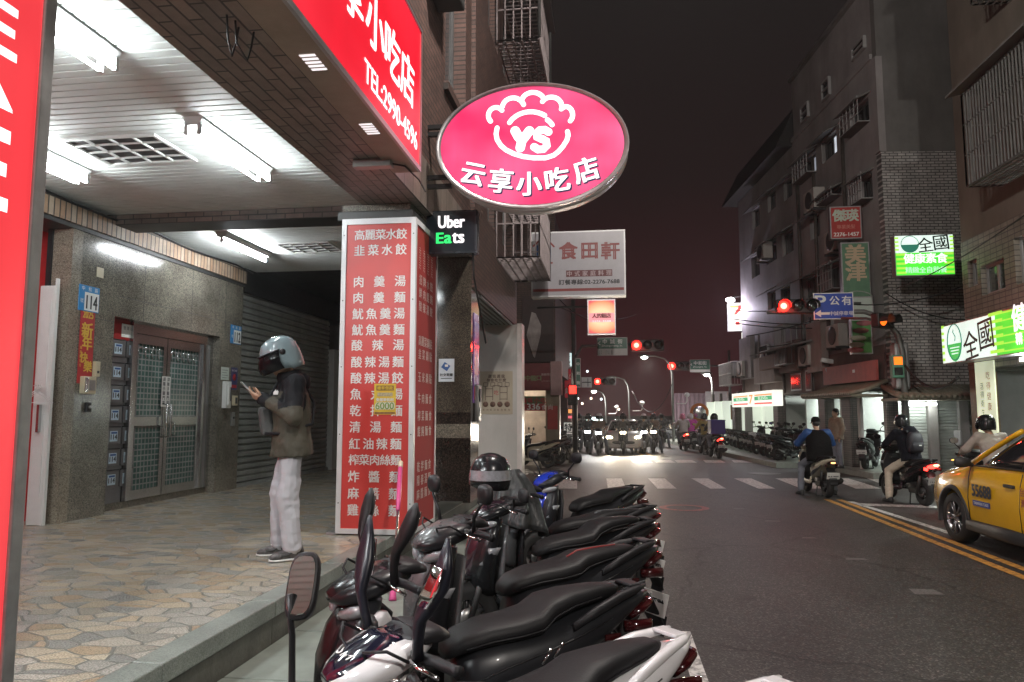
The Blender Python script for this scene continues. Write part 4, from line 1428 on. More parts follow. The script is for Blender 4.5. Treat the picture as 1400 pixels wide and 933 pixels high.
b = MB(); b.bb(6.62, 14, 4, 18.98, 0, .16, M_slab); struct(b.build('pavement'))
RA = Vector((6.74, 19.0, 0)); RZ = atan(.100)
RN = Vector((cos(RZ), sin(RZ), 0)); RD = Vector((-sin(RZ), cos(RZ), 0))
def L(px, py, off=0.0):
    """survey pixel -> (along, height) on the far facade, off metres in front of it"""
    q = PN(px, py, RA - RN * off, RN) - RA
    return q.dot(RD), q.z
def LG(px, py):
    q = G(px, py) - RA
    return q.dot(RN), q.dot(RD)
def to_world(x, y, z=0): return RA + RN * x + RD * y + UZ * z

b = MB(Matrix.Translation(RA) @ Matrix.Rotation(RZ, 4, 'Z')); b.bb(-.35, 6, .25, 4, 0, .15, M_slab); b.bb(-1.5, 6, 4.0, 40, 0, .15, M_slab); struct(b.build('pavement'))

fb = thing('apartment_building', 'tall grey plastered apartment block with white tiled end wall and small windows', 'building', RA, RZ)
fw = []                                                        # (px0, px1, py0, py1, kind)
def frect(p0, p1, q0, q1):
    a0, z1 = L(p1, q0); a1, z0 = L(p0, q1)
    return (a0, a1, z0, z1)
near_w = [(1163, 1187, 132, 186, 0), (1124, 1143, 177, 225, 2), (1096, 1115, 206, 250, 3), (1165, 1181, 48, 84, 1), (1124, 1133, 104, 140, 1), (1095, 1104, 138, 170, 1),
          (1176, 1192, 236, 280, 0), (1108, 1120, 290, 330, 0), (1128, 1150, 255, 280, 0), (1100, 1120, 372, 410, 0), (1132, 1150, 357, 400, 0)]
far_w = [(1072, 1082, 240, 276, 0), (1050, 1060, 258, 292, 0), (1029, 1038, 280, 315, 0), (1070, 1084, 310, 352, 0), (1048, 1061, 325, 363, 0), (1028, 1038, 345, 382, 0), (1050, 1060, 395, 425, 0), (1068, 1080, 390, 420, 0)]
ysplit = L(1087, 300)[0]
H1 = L(1180, 0)[1] + .25
H1 = 12.75
H2 = L(1060, 222)[1]
yend = L(1012, 300)[0]
def pick(lst): return [frect(*w[:4]) for w in lst]
b = MB()
wall_strip(b, 0, .25, .01, ysplit, 3.3, 10.7, [o for o in pick(near_w) if o[3] < 10.7], M_plaster)
wall_strip(b, .06, .25, .01, ysplit, 10.7, H1, [], M_plaster)
b.bb(-.05, .25, .0, ysplit, 10.64, 10.78, M_plaster)
b.bb(-.06, .3, -.05, ysplit + .02, H1, H1 + .12, M_plaster_d)
b.build('wall', fb)
b = MB(); b.bb(0.0, 9, -.25, 0, 2.15, 8.1, M_tile_w); b.build('tiled_end_wall', fb)
b = MB(); b.bb(.02, 9, -.22, .0, 8.1, H1, M_plaster_d); b.build('upper_end_wall', fb)
MB().bb(-.03, .14, -.25, .0, 8.12, 10.6, M_plaster).build('corner_strip', fb)
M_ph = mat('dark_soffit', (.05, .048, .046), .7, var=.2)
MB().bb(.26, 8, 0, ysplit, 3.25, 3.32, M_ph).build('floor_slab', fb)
for i, w in enumerate(near_w):
    a0, a1, z0, z1 = frect(*w[:4])
    if w[4] == 1:
        f = MB(); t = .045
        f.bb(-.03, .055, a0, a1, z0, z0 + t, M_frame_w); f.bb(-.03, .055, a0, a1, z1 - t, z1, M_frame_w); f.bb(-.03, .055, a0, a0 + t, z0 + t, z1 - t, M_frame_w); f.bb(-.03, .055, a1 - t, a1, z0 + t, z1 - t, M_frame_w)
        f.bb(-.025, .05, a0 + t, a1 - t, (z0 + z1) / 2 - .02, (z0 + z1) / 2 + .02, M_frame_w)
        w_ = f.build('window', fb); MB().bb(.01, .03, a0 + .02, a1 - .02, z0 + .02, z1 - .02, M_glass_d).build('pane', w_)
        continue
    f = MB(); t = .06
    f.bb(.12, .2, a0, a1, z0, z0 + t, M_winf); f.bb(.12, .2, a0, a1, z1 - t, z1, M_winf); f.bb(.12, .2, a0, a0 + t, z0 + t, z1 - t, M_winf); f.bb(.12, .2, a1 - t, a1, z0 + t, z1 - t, M_winf)
    f.bb(.13, .19, (a0 + a1) / 2 - .03, (a0 + a1) / 2 + .03, z0 + t, z1 - t, M_winf)
    w_ = f.build('window', fb)
    lit = w[4] in (2, 3)
    am = (a0 + a1) / 2
    if w[4] == 2:
        MB().bb(.155, .165, a0 + .02, am, z0 + .02, z1 - .02, M_lit_win).build('lit_pane', w_); MB().bb(.155, .165, am, a1 - .02, z0 + .02, z1 - .02, M_glass_d).build('pane', w_)
    elif w[4] == 3:
        MB().bb(.155, .165, a0 + .02, am, z0 + .02, z1 - .02, mat('half_lit_window', (.4, .4, .45), .4, var=.2, emit=(.7, .75, .85), es=.32, evar=.3)).build('lit_pane', w_); MB().bb(.155, .165, am, a1 - .02, z0 + .02, z1 - .02, M_glass_d).build('pane', w_)
    else:
        MB().bb(.155, .165, a0 + .02, a1 - .02, z0 + .02, z1 - .02, M_glass_d).build('pane', w_)
    if i % 2 == 0:
        cg = MB()
        for q in range(6): cg.bb(-.30, -.28, a0 + (a1 - a0) * q / 5 - .008, a0 + (a1 - a0) * q / 5 + .008, z0 - .05, z1 + .02, M_frame_w)
        for q in range(4): cg.bb(-.305, -.275, a0, a1, z0 - .05 + (z1 - z0 + .07) * q / 3 - .01, z0 - .05 + (z1 - z0 + .07) * q / 3 + .01, M_frame_w)
        for q in (a0, a1): cg.bb(-.30, .0, q - .01, q + .01, z0 - .05, z0 - .03, M_frame_w)
        cg.bb(-.30, .0, a0, a1, z0 - .07, z0 - .052, M_pipe); cg.build('window_cage', fb)
    h = MB(); h.prism([(0, 0), (-.42, -.22), (-.42, -.25), (0, -.05)], (0, a0 - .1, z1 + .12), UX, UZ, -(a1 - a0 + .2), M_plaster_d); h.build('canopy', fb)
# drain pipes
for px in (1095, 1118, 1160):
    a, z = L(px, 330); MB().tube([(-.05, a, 3.4), (-.05, a, 9.5)], .05, M_pipe, 8).build('drain_pipe', fb)
# the lower, farther block with its roof
fb2 = thing('rear_apartment_block', 'lower plastered block with black corrugated lean-to roof above the convenience shop', 'building', RA, RZ)
b = MB(); wall_strip(b, 0, .25, ysplit + .02, yend, 3.3, H2, pick(far_w), M_plaster); b.bb(.0, 8, yend, yend + .25, 0, H2, M_plaster); b.build('wall', fb2)
for w in far_w:
    a0, a1, z0, z1 = frect(*w[:4])
    f = MB(); t = .06
    f.bb(.12, .2, a0, a1, z0, z0 + t, M_winf); f.bb(.12, .2, a0, a1, z1 - t, z1, M_winf); f.bb(.12, .2, a0, a0 + t, z0 + t, z1 - t, M_winf); f.bb(.12, .2, a1 - t, a1, z0 + t, z1 - t, M_winf)
    w_ = f.build('window', fb2); MB().bb(.155, .165, a0 + .02, a1 - .02, z0 + .02, z1 - .02, M_glass_d).build('pane', w_)
    h = MB(); h.prism([(0, 0), (-.4, -.22), (-.4, -.25), (0, -.05)], (0, a0 - .1, z1 + .1), UX, UZ, -(a1 - a0 + .2), M_plaster_d); h.build('canopy', fb2)
ra, rb = L(1084, 152), L(1011, 248)
MB().prism([(.2, 0), (.2, 1.45), (-.5, .08), (-.5, 0)], (0, ysplit + .05, H2 - .05), UX, UZ, -(yend - ysplit + .9), M_roof_d).build('roof', fb2)
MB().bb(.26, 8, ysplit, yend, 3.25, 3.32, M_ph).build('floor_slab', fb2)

# ground floor: pillars, lit shops behind
def shop(name, label, a0, a1, depth, zc, lamp=True, back=M_shopw):
    o = thing(name, label, 'shop', RA, RZ)
    b = MB(); b.bb(depth, depth + .1, a0, a1, .15, zc, back); b.build('back_wall', o)
    b = MB(); b.bb(.12, depth, a1 - .08, a1, .15, zc, back); b.build('side_wall', o)
    k_ = a0 + 2.4
    while k_ < a1 - 1.2:
        b = MB(); b.bb(.55, depth - .02, k_, k_ + .08, .17, zc - .13, back); b.build('partition', o); k_ += 2.4
    b = MB(); b.bb(1.2, depth, a0, a1, zc - .06, zc, M_white); b.build('ceiling', o)
    b = MB(); b.bb(-.2, depth, a0, a1, .151, .16, M_slab); b.build('floor', o)
    if lamp:
        n_ = max(1, int((a1 - a0) / 2.2))
        for k in range(n_):
            y = a0 + (a1 - a0) * (k + .5) / n_
            MB().bb(1.4, depth - .4, y - .05, y + .05, zc - .12, zc - .07, M_pvc).build('tube_light', o)
    return o
aA, aB = L(1212, 600)[0], L(1165, 600)[0]
aC = L(1128, 600)[0]; aD = L(1066, 600)[0]
s1 = shop('white_tiled_shop', 'bright white shop with open doorway by the corner pillar', .5, aB + 1.0, 2.6, 2.25)
s2 = shop('lit_hallway_shop', 'bright shop with paper notices behind the black vested rider', aB + 1.15, aC + .4, 2.6, 2.25)
s3 = shop('pale_tiled_shop', 'pale tiled open shopfront between brown pillars behind parked scooters', aC + .55, aD + .4, 2.8, 2.25)
s4 = shop('convenience_shop', 'lit convenience shop with white blinds under its striped sign', aD + .6, yend + .2, 2.6, 2.25)
for k in range(7):
    a0 = aD + .8 + k * 1.6
    MB().bb(.5, .54, a0, a0 + 1.25, .35, 2.2, mat('shop_blind', (.70, .74, .66), .5, var=.05, emit=(.85, .95, .80), es=.50, evar=.1)).build('blind', s4)  # emission put into blinds and panels in place of shop light
    MB().bb(.14, .49, a0 + 1.2, a0 + 1.26, .17, 2.2, MATS['shop_blind']).build('white_panel', s4)
    MB().bb(.44, .56, a0 + 1.28, a0 + 1.5, .15, 2.6, M_pipe).build('mullion', s4)
b = MB()
for k in range(2): b.bb(2.5, 2.58, .9 + k * 1.5, 2.1 + k * 1.5, .2, 2.3, mat('pale_green_door', (.45, .6, .55), .4, var=.1))
b.build('door', s1)
b = MB()
for k in range(5): b.bb(2.5, 2.56, aB + 1.5 + (k % 3) * .5, aB + 1.8 + (k % 3) * .5, 1.2 + .45 * (k // 3), 1.55 + .45 * (k // 3), M_paper)
b.build('notices', s2)
MB().bb(1.5, 2.1, aC + .8, aC + 1.6, .16, 1.5, mat('green_crate', (.03, .20, .06), .5, var=.15), .03).build('green_locker', s3)
for a, wd, m_ in ((.0, .16, M_tile_px), (aB - .1, .55, M_tile_px), (aC - .25, .5, M_tile_px), (aD - .1, .5, M_tile_px), (aD + 5.5, .5, M_tile_px)):
    MB().bb(-.07, .22, a, a + wd, .15, 2.26, m_).build('pillar', fb)
MB().bb(-.08, .0, aB - .75, aB - .6, .15, 2.9, M_white).build('downpipe', fb)
MB().bb(-.06, .3, .0, yend, 2.26, 3.3, mat('mezzanine_wall', (.13, .09, .08), .7, var=.35, scale=1.5, dirt=.4)).build('mezzanine_wall', fb)

# tiled lean-to, shutters and cabinet in front of the end wall
lean = thing('lean_to_shed', 'low shed with curved tile roof and two metal shutters below the white tiled wall', 'shed', (9.5, 18.6, .16))
b = MB()
M_rt = mat('roof_tile', (.26, .24, .18), .5, var=.25, scale=8, dirt=.3)
x = 6.5
while x < 12.4:
    b.tube([(x, 17.55, 1.98), (x, 18.0, 2.06), (x, 18.68, 2.26)], .055, M_rt, 8); x += .115
b.bb(6.45, 12.4, 17.6, 18.68, 1.9, 1.96, M_rt)
P_(b, 'tile_roof', lean)
b = MB(); b.bb(6.9, 7.5, 18.2, 18.26, 1.80, 1.85, mat('shed_tube', (.9, .95, .9), .4, var=0, rvar=0, emit=(.93, 1.0, .95), es=55)); P_(b, 'tube_light', lean)
for x0, x1 in ((7.42, 7.62), (8.1, 8.3), (9.4, 9.6)):
    b = MB(); b.bb(x0, x1, 18.45, 18.62, .16, 1.95, M_plaster); P_(b, 'pier', lean)
def shutter_y(y, x0, x1, z0, z1, m, pitch=.075, depth=.02):
    pr = []; z = z0
    while z < z1:
        pr += [(0, z), (-depth, z + pitch * .2), (-depth, z + pitch * .8), (0, z + pitch)]; z += pitch
    return MB().loft([[(x0, y + d, h) for d, h in pr], [(x1, y + d, h) for d, h in pr]], m, False, False, False)
M_shut_p = mat('pale_shutter', (.42, .45, .43), .45, .3, var=.12, dirt=.25)
for x0, x1 in ((6.85, 7.415), (7.625, 8.095), (8.305, 9.395)):
    P_(shutter_y(18.6, x0, x1, .17, 1.93, M_shut_p), 'shutter', lean)
cab = thing('street_cabinet', 'pale grey electrical cabinet with yellow notice and black graffiti', 'cabinet', G(1269, 630, .16))
cx_ = cab.location
w = .64
MB().bb(-w / 2, w / 2, 0, .4, 0, 1.25, mat('cabinet_grey', (.50, .50, .56), .4, var=.05, dirt=.15), .012).build('case', cab)
MB().bb(-w * .36, w * .36, -.006, -.001, .82, 1.05, M_yel).build('yellow_notice', cab)
b = MB(); b.row('請勿停車', (-w * .33, -.007, .97), UX, UZ, M_ink_blue, .1, w * .6, bold=.03); b.bb(-w * .22, w * .34, -.0075, -.0065, .80, .87, M_ink_blue); b.build('print', cab)
b = MB()
r3 = random.Random(3)
for k in range(3):
    stroke_pts = [(-.24 + .16 * k + .1 * cos(t * .9 + k), .52 + .16 * sin(t * 1.3 + k * 2)) for t in range(9)]
    b.tube([(x_, -.002, z_) for x_, z_ in stroke_pts], .008, M_ink, 5)
b.build('graffiti', cab)

# right foreground building with balcony cages
nb = thing('brown_tiled_building', 'brown tiled building with balcony cages above the green restaurant fascia', 'building', (8, 12, 0))
NX = 7.4
y0n, y1n = 4.0, PX(1311, 300, NX).y
nw = [PX(1372, 352, NX), PX(1343, 405, NX)]
wn_ = [(nw[0].y, nw[1].y, nw[1].z, nw[0].z), (PX(1399, 330, NX).y - 1.3, PX(1392, 330, NX).y + .15, PX(1395, 388, NX).z, PX(1395, 322, NX).z), (PX(1336, 370, NX).y, PX(1323, 370, NX).y, PX(1330, 392, NX).z, PX(1330, 355, NX).z)]
wn_ = [(min(a, c), max(a, c), z0, z1) for a, c, z0, z1 in wn_]
uw = [(9.2, 10.6, 6.2, 7.5), (11.3, 12.9, 6.1, 7.6), (9.0, 10.6, 9.4, 10.8), (11.6, 13.2, 9.3, 10.9), (14.2, 14.9, 9.6, 10.6)]
b = MB(); wall_strip(b, NX, NX + .3, y0n, y1n, 2.5, 5.2, wn_, M_tile_n); wall_strip(b, NX + .02, NX + .3, y0n, y1n, 5.2, 15, uw, mat('brown_render', (.17, .15, .125), .7, var=.15, scale=1.5, dirt=.4)); b.bb(NX + .3, 14, y1n - .25, y1n, 0, 15, M_plaster_d)
P_(b, 'wall', nb)
M_glass_w = mat('reflecting_glass', (.05, .07, .06), .05, 0, var=.1, spec=1.0)
def window_l(parent, x, y0, y1, z0, z1, mg, fr):
    f = MB(); t = .055
    f.bb(x, x + .06, y0, y1, z0, z0 + t, fr); f.bb(x, x + .06, y0, y1, z1 - t, z1, fr); f.bb(x, x + .06, y0, y0 + t, z0 + t, z1 - t, fr); f.bb(x, x + .06, y1 - t, y1, z0 + t, z1 - t, fr)
    f.bb(x + .005, x + .055, (y0 + y1) / 2 - .03, (y0 + y1) / 2 + .03, z0 + t, z1 - t, fr)
    w_ = P_(f, 'window', parent); g = MB(); g.bb(x + .03, x + .04, y0 + .01, y1 - .01, z0 + .01, z1 - .01, mg); P_(g, 'pane', w_)
for i, o_ in enumerate(wn_): window_l(nb, NX + .1, *o_, M_glass_w, M_frame_w)
for o_ in uw: window_l(nb, NX + .15, *o_, M_glass_d, M_winf)
def pc(px, py, X): return PX(px, py, X)
M_cage_l = mat('aluminium_cage', (.33, .34, .33), .45, .6, var=.15)
for (ya, yb, za, zb_) in ((11.0, 14.6, 5.9, 7.7), (8.4, 10.7, 5.9, 7.7), (11.3, 14.0, 9.2, 11.0), (8.4, 10.9, 9.2, 11.0)):
    cage(nb, NX, NX - .62, ya, yb, za, zb_, 'balcony_cage', .105, M_cage_l, True, .012)
    b = MB(); b.prism([(0, 0), (-.85, -.22), (-.85, -.26), (0, -.06)], (NX, ya - .1, zb_ + .28), UX, UZ, -(yb - ya + .25), M_plaster_d); P_(b, 'canopy', nb)
b = MB(); b.bb(NX - .55, NX - .05, 11.6, 12.3, 9.3, 9.75, M_grey, .02); P_(b, 'balcony_box', nb)
b = MB(); b.bb(NX + .0, NX + .35, y1n - .42, y1n - .02, 0.16, 2.5, mat('timber_post', (.20, .12, .06), .6, var=.3, scale=12)); P_(b, 'pillar', nb)
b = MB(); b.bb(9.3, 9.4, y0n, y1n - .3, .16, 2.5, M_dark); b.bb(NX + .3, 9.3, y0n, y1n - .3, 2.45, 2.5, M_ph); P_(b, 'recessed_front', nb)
b = MB(); b.bb(9.2, 9.29, y1n - 3.4, y1n - .6, .3, 2.2, M_shut); P_(b, 'shutter', nb)

# restaurant fascia (green and white) and the matching square sign
M_gf = mat('sign_green_lit', (.1, .5, .05), .35, var=0, rvar=0, emit=(.06, .72, .035), es=1.0, evar=.25)
M_lf = mat('sign_lime_lit', (.4, .6, .1), .35, var=0, rvar=0, emit=(.38, .80, .06), es=1.0)
M_wf = mat('sign_white_lit', (.7, .8, .75), .35, var=0, rvar=0, emit=(.80, 1.0, .90), es=.92, evar=.12)
M_ink_l = mat('lit_black_letter', (.01, .012, .01), .4, var=0, rvar=0)
M_teal = mat('teal_letter', (.02, .12, .08), .4, var=0, rvar=0, emit=(.03, .25, .16), es=.6)
GX = 6.85
ga = PX(1286, 447, GX); gb_ = PX(1286, 499, GX)
gz1, gz0, gy = ga.z, gb_.z, ga.y
o = thing('restaurant_fascia', 'long green and white lit fascia with brushed characters, right edge of view', 'sign', (GX + .1, gy - 2.5, gz0))
b = MB(); b.bb(GX + .012, GX + .3, gy - 6, gy, gz0, gz1, M_alu); P_(b, 'box', o)
ysp = PX(1361, 450, GX).y
b = MB(); b.bb(GX, GX + .01, ysp, gy - .02, gz0 + .02, gz1 - .02, M_wf); P_(b, 'white_face', o)
b = MB(); b.bb(GX, GX + .01, gy - 6, ysp - .001, gz0 + .02, gz1 - .02, M_gf); P_(b, 'green_face', o)
b = MB()
for k in range(6):
    zz = gz0 + .06 + k * .135
    for y0_, y1_, h_ in ((ysp - .25, ysp + .22, .06), (gy - .14, gy - .03, .06), (ysp - 3, ysp - .26, .025)):
        b = MB(); b.bb(GX - .003, GX - .001, y0_, y1_, zz, zz + h_, M_lf); P_(b, 'stripe', o)
hgt = gz1 - gz0
b = MB()
def gpos(px, py): return PX(px, py, GX)
e0 = gpos(1305, 468)
n_ = 28
rx, rz_ = .30, .36
ry_ = [(rx * cos(2 * pi * k / n_), rz_ * sin(2 * pi * k / n_)) for k in range(n_)]
VX = -UY
b.tube([(GX - .004, e0.y - a, e0.z + c) for a, c in ry_] + [(GX - .004, e0.y - ry_[0][0], e0.z)], .012, M_teal, 5)
b.prism([(rx * cos(pi + pi * k / 12), rz_ * sin(pi + pi * k / 12)) for k in range(13)], (GX - .001, e0.y, e0.z - .03), VX, UZ, .002, mat('sign_leaf_green', (.05, .4, .08), .4, var=0, emit=(.05, .55, .10), es=.8))
for k in range(3): b.bb(GX - .006, GX - .0035, e0.y - .2 + .03 * k, e0.y + .2 - .03 * k, e0.z - .12 - .06 * k, e0.z - .10 - .06 * k, M_wf)
b.tube([(GX - .004, e0.y - a, e0.z + c) for a, c in ((.02, .02), (.05, .1), (.0, .16), (-.04, .2), (-.02, .25))], .008, M_teal, 5)
P_(b, 'emblem', o)
b = MB()
q = gpos(1327, 470); b.text('全', (GX, q.y, q.z - .02), VX, UZ, M_ink_l, cell=.60, bold=.012, rot=.12, lift=.003)
q = gpos(1347, 459); b.text('國', (GX, q.y - .02, q.z + .02), VX, UZ, M_ink_l, cell=.62, bold=.012, rot=.10, lift=.003)
q = gpos(1394, 436)
for k, ch in enumerate('健康素食'): b.text(ch, (GX, q.y - k * .62, q.z + .03), VX, UZ, M_lit_w, cell=.50, bold=.022, lift=.004)
for k, ch in enumerate('精緻全自助餐'): b.text(ch, (GX, q.y - k * .36 + .05, q.z - .33), VX, UZ, M_lit_w, cell=.22, bold=.03, lift=.004)
P_(b, 'lettering', o)
b = MB(); b.bb(GX + .25, GX + .31, gy - 3.6, gy - 2.4, gz0 - .10, gz0 - .05, M_pvc); P_(b, 'under_light', o)
SYY = 17.4
a, c = PY(1222, 322, SYY), PY(1307, 376, SYY)
o = thing('square_restaurant_sign', 'square green and white lit sign hung before the white tiled wall', 'sign', ((a.x + c.x) / 2, SYY, (a.z + c.z) / 2))
w, h = c.x - a.x, a.z - c.z
MB().bb(-w / 2, w / 2, .008, .22, -h / 2, h / 2, M_alu).build('case', o)
MB().bb(-w / 2 + .02, w / 2 - .02, 0, .007, .06 * h, h / 2 - .02, M_wf).build('white_face', o)
MB().bb(-w / 2 + .02, w / 2 - .02, 0, .007, -h / 2 + .02, .06 * h - .001, M_gf).build('green_face', o)
b = MB()
for k in range(5):
    zz = -h / 2 + .05 + k * .105
    for s in (-1, 1): MB().bb(s * w * .40 - .1, s * w * .40 + .1, -.003, -.001, zz, zz + .05, M_lf).build('stripe', o)
for k in range(4):
    zz = h * .12 + k * .09
    for s in (-1, 1): MB().bb(s * w * .46 - .04, s * w * .46 + .04, -.003, -.001, zz, zz + .04, M_lf).build('stripe', o)
b = MB()
b.tube([(-w * .24 + .19 * cos(t), -.004, h * .27 + .19 * sin(t)) for t in [2 * pi * k / 20 for k in range(21)]], .008, M_teal, 5)
b.prism([(.18 * cos(pi + pi * k / 10), .18 * sin(pi + pi * k / 10)) for k in range(11)], (-w * .24, -.002, h * .26), UX, UZ, .002, M_teal)
b.build('emblem', o)
b = MB()
b.text('全', (.02, -.002, h * .25), UX, UZ, M_ink_l, cell=.36, bold=.012, rot=.1); b.text('國', (.36, -.002, h * .29), UX, UZ, M_ink_l, cell=.38, bold=.012, rot=.08)
b.row('健康素食', (-w * .36, -.002, -.08 * h), UX, UZ, M_lit_w, .29, w * .74, bold=.022, lift=.004)
b.row('精緻全自助餐', (-w * .34, -.002, -.36 * h), UX, UZ, mat('lit_pale_green_letter', (.5, .8, .6), .4, var=0, rvar=0, emit=(.65, 1.0, .80), es=.8), .19, w * .70, bold=.006, lift=.004)
b.build('lettering', o)
MB().tube([(w / 2, .1, h * .2), (w / 2 + .5, .1, h * .2)], .03, M_dark, 6).build('bracket', o)
# cream hanging banner under the fascia
o = thing('hanging_banner', 'cream lit banner with brushed writing under the green fascia', 'banner', PX(1347, 535, 7.25))
hy = .36
MB().bb(0, .03, -hy, hy, -1.0, .58, mat('banner_cream', (.7, .72, .5), .5, var=.15, scale=2.5, emit=(.80, .88, .62), es=.62, evar=.25)).build('panel', o)
b = MB()
for k, ch in enumerate('吃得健康'): b.text(ch, (-.002, -.14, .30 - k * .2), VX, UZ, M_banner, cell=.17, bold=.0)
for k, ch in enumerate('活得衛生'): b.text(ch, (-.002, .12, .10 - k * .17), VX, UZ, M_ink, cell=.15, bold=.0)
b.build('lettering', o)

# red sign, green bakery sign, red banner on the far facade
def facing_sign(name, label, px0, py0, px1, py1, Y, m_face, m_case=M_alu, th=.18):
    a, c = PY(px0, py0, Y), PY(px1, py1, Y)
    o = thing(name, label, 'sign', ((a.x + c.x) / 2, Y, (a.z + c.z) / 2))
    w, h = c.x - a.x, a.z - c.z
    MB().bb(-w / 2, w / 2, .006, th, -h / 2, h / 2, m_case).build('case', o)
    MB().bb(-w / 2 + .03, w / 2 - .03, 0, .005, -h / 2 + .03, h / 2 - .03, m_face).build('face', o)
    return o, w, h
M_rsd = mat('sign_red_unlit', (.42, .035, .03), .4, var=.15)
o, w, h = facing_sign('red_square_sign', 'unlit red square sign with two pale characters on the grey block', 1134, 283, 1179, 326, 19.6, M_rsd)
b = MB(); b.row('傑瑛', (-w * .42, -.001, h * .22), UX, UZ, mat('pale_green_letter', (.5, .6, .5), .5, var=0), .36, w * .84, bold=.04)
b.row('專業美髮', (-w * .3, -.001, -.13 * h), UX, UZ, mat('dull_red_letter', (.6, .25, .2), .5, var=0), .13, w * .6); b.text('2276-1457', (0, -.001, -.42 * h), UX, UZ, M_letter_w, h=.10, w=w * .8, align='c', bold=.03)
b.build('lettering', o)
M_gsd = mat('sign_green_unlit', (.10, .22, .13), .5, var=.15)
o, w, h = facing_sign('tall_green_sign', 'tall dull green bakery sign with two cream characters', 1149, 332, 1193, 432, 19.5, M_gsd)
b = MB(); M_crm = mat('cream_letter', (.55, .42, .28), .5, var=.1)
b.text('美', (0, -.001, h * .34), UX, UZ, M_crm, cell=.52, bold=.04); b.text('津', (0, -.001, h * .10), UX, UZ, M_crm, cell=.52, bold=.04)
b.tube([(.38 * cos(t), -.004, -.27 * h + .2 * sin(t)) for t in [2 * pi * k / 24 for k in range(25)]], .015, mat('pale_ring', (.35, .42, .36), .5, var=0), 5)
b.build('lettering', o)
o, w, h = facing_sign('pale_panel_sign', 'pale grey green blank panel under the tall green bakery sign', 1162, 406, 1195, 437, 19.4, mat('pale_panel', (.48, .56, .50), .5, var=.08))
o, w, h = facing_sign('macaron_sign', 'green sign panel picturing stacked macarons below the pale panel', 1163, 437, 1194, 484, 19.4, mat('sign_green_pic', (.10, .32, .08), .5, var=.1))
M_mac = [mat('macaron_pink', (.42, .14, .15), .5, var=.15), mat('macaron_cream', (.50, .48, .36), .5, var=.15), mat('macaron_brown', (.25, .09, .06), .5, var=.15)]
for k, (x_, z_, mi) in enumerate(((.06, .36, 0), (-.02, .16, 2), (-.08, -.04, 1), (-.12, -.22, 1), (-.14, -.36, 0))):
    b = MB(); b.ell((x_ * 1.2, -.012, z_ * .95), (.20, .012, .07), M_mac[mi], 14, 6, ); b.build('macaron', o)
a0, z1_ = L(1197, 492, .25); a1, z0_ = L(1126, 527, .25)
o = thing('red_fascia_board', 'faded red fascia board with peeling marks under the bakery sign', 'sign', to_world(-.25, a0, 0), RZ)
MB().bb(0, .06, 0, a1 - a0, z0_, z1_, mat('faded_red', (.42, .10, .085), .5, var=.15, dirt=.2)).build('board', o)
b = MB(); b.bb(-.003, -.001, 1.2, 1.35, z0_ + .25, z0_ + .33, M_letter_w); b.build('marks', o)
# convenience shop fascia and pole sign
a0, _ = L(1058, 540, .5); a1, _ = L(1001, 550, .5)
z1_, z0_ = L(1030, 536, .5)[1], L(1030, 556, .5)[1]
o = thing('convenience_fascia', 'white lit shop fascia with orange, green and red stripes', 'sign', to_world(-.5, a0, 0), RZ)
LA = a1 - a0
M_w7 = mat('sign_white_lit2', (.8, .8, .75), .35, var=0, rvar=0, emit=(1.0, 1.0, .88), es=1.0)
def lit(n, c, es=.9): return mat(n, c, .4, var=0, rvar=0, emit=c, es=es)
M_o7, M_g7, M_r7 = lit('lit_orange', (1.0, .36, .12)), lit('lit_green', (.03, .42, .16)), lit('lit_red', (.85, .06, .05))
MB().bb(0, .3, 0, LA, z0_, z1_, M_w7).build('box', o)
b = MB()
hz = z1_ - z0_
for m_, f0, f1 in ((M_o7, .70, .80), (M_g7, .40, .66), (M_r7, .14, .24)):
    for s0, s1 in ((.04, .42), (.58, .96)): MB().bb(-.004, -.001, LA * s0, LA * s1, z0_ + hz * f0, z0_ + hz * f1, m_).build('stripe', o)
b = MB(); b.text('7', (-.002, LA * .5, z0_ + hz * .2), -UY, UZ, M_o7, h=hz * .6, w=LA * .09, align='c', bold=.05)
for s in (.23, .77): b.text('ELEVEn', (-.005, LA * s, z0_ + hz * .44), -UY, UZ, M_w7, h=hz * .18, w=LA * .2, align='c')
b.build('lettering', o)
Y7 = 33.5
o, w, h = facing_sign('convenience_pole_sign', 'white lit pole sign with orange and red numeral seven', 994, 414, 1023, 453, Y7, M_w7)
b = MB()
b.prism([(-.30, .0), (.22, .0), (.22, -.11), (-.30, -.11)], (-.02, -.001, h * .40), UX, UZ, -.002, M_o7)
b.prism([(.22, .0), (.22, -.10), (-.02, -.42), (-.16, -.42), (.06, -.11), (.06, 0)], (-.02, -.003, h * .40), UX, UZ, -.002, M_r7)
b.bb(-.10, .08, -.003, -.001, -h * .28, -h * .16, M_r7)
b.bb(-w * .46, w * .46, -.003, -.001, h * .04, h * .06, M_g7)
b.row('ATM影印', (-w * .4, -.001, -h * .41), UX, UZ, mat('lit_grey_green', (.3, .4, .35), .5, var=0), .22, w * .8)
b.build('emblem', o)
MB().bb(.17, .45, .0, .15, -h / 2 - .75, -h / 2 - .05, M_w7).build('small_panel', o)
MB().bb(w / 2, w / 2 + 1.2, .06, .12, .1, .18, M_dark).build('bracket', o)
M_a7 = lit('lit_round_sign', (.75, .80, .95), .8)
p = PY(1015, 564, 33.8)
o = thing('round_shop_sign', 'small blue and white lit round sign below the convenience fascia', 'sign', p)
MB().bb(-.5, .36, .0, .1, -.32, .32, mat('sign_brown_case', (.3, .18, .1), .5)).build('case', o)
MB().lathe([(.33, 0), (.33, .012), (.01, .012)], (0, 0, 0), (0, -1, 0), M_a7, 20).build('disc', o)
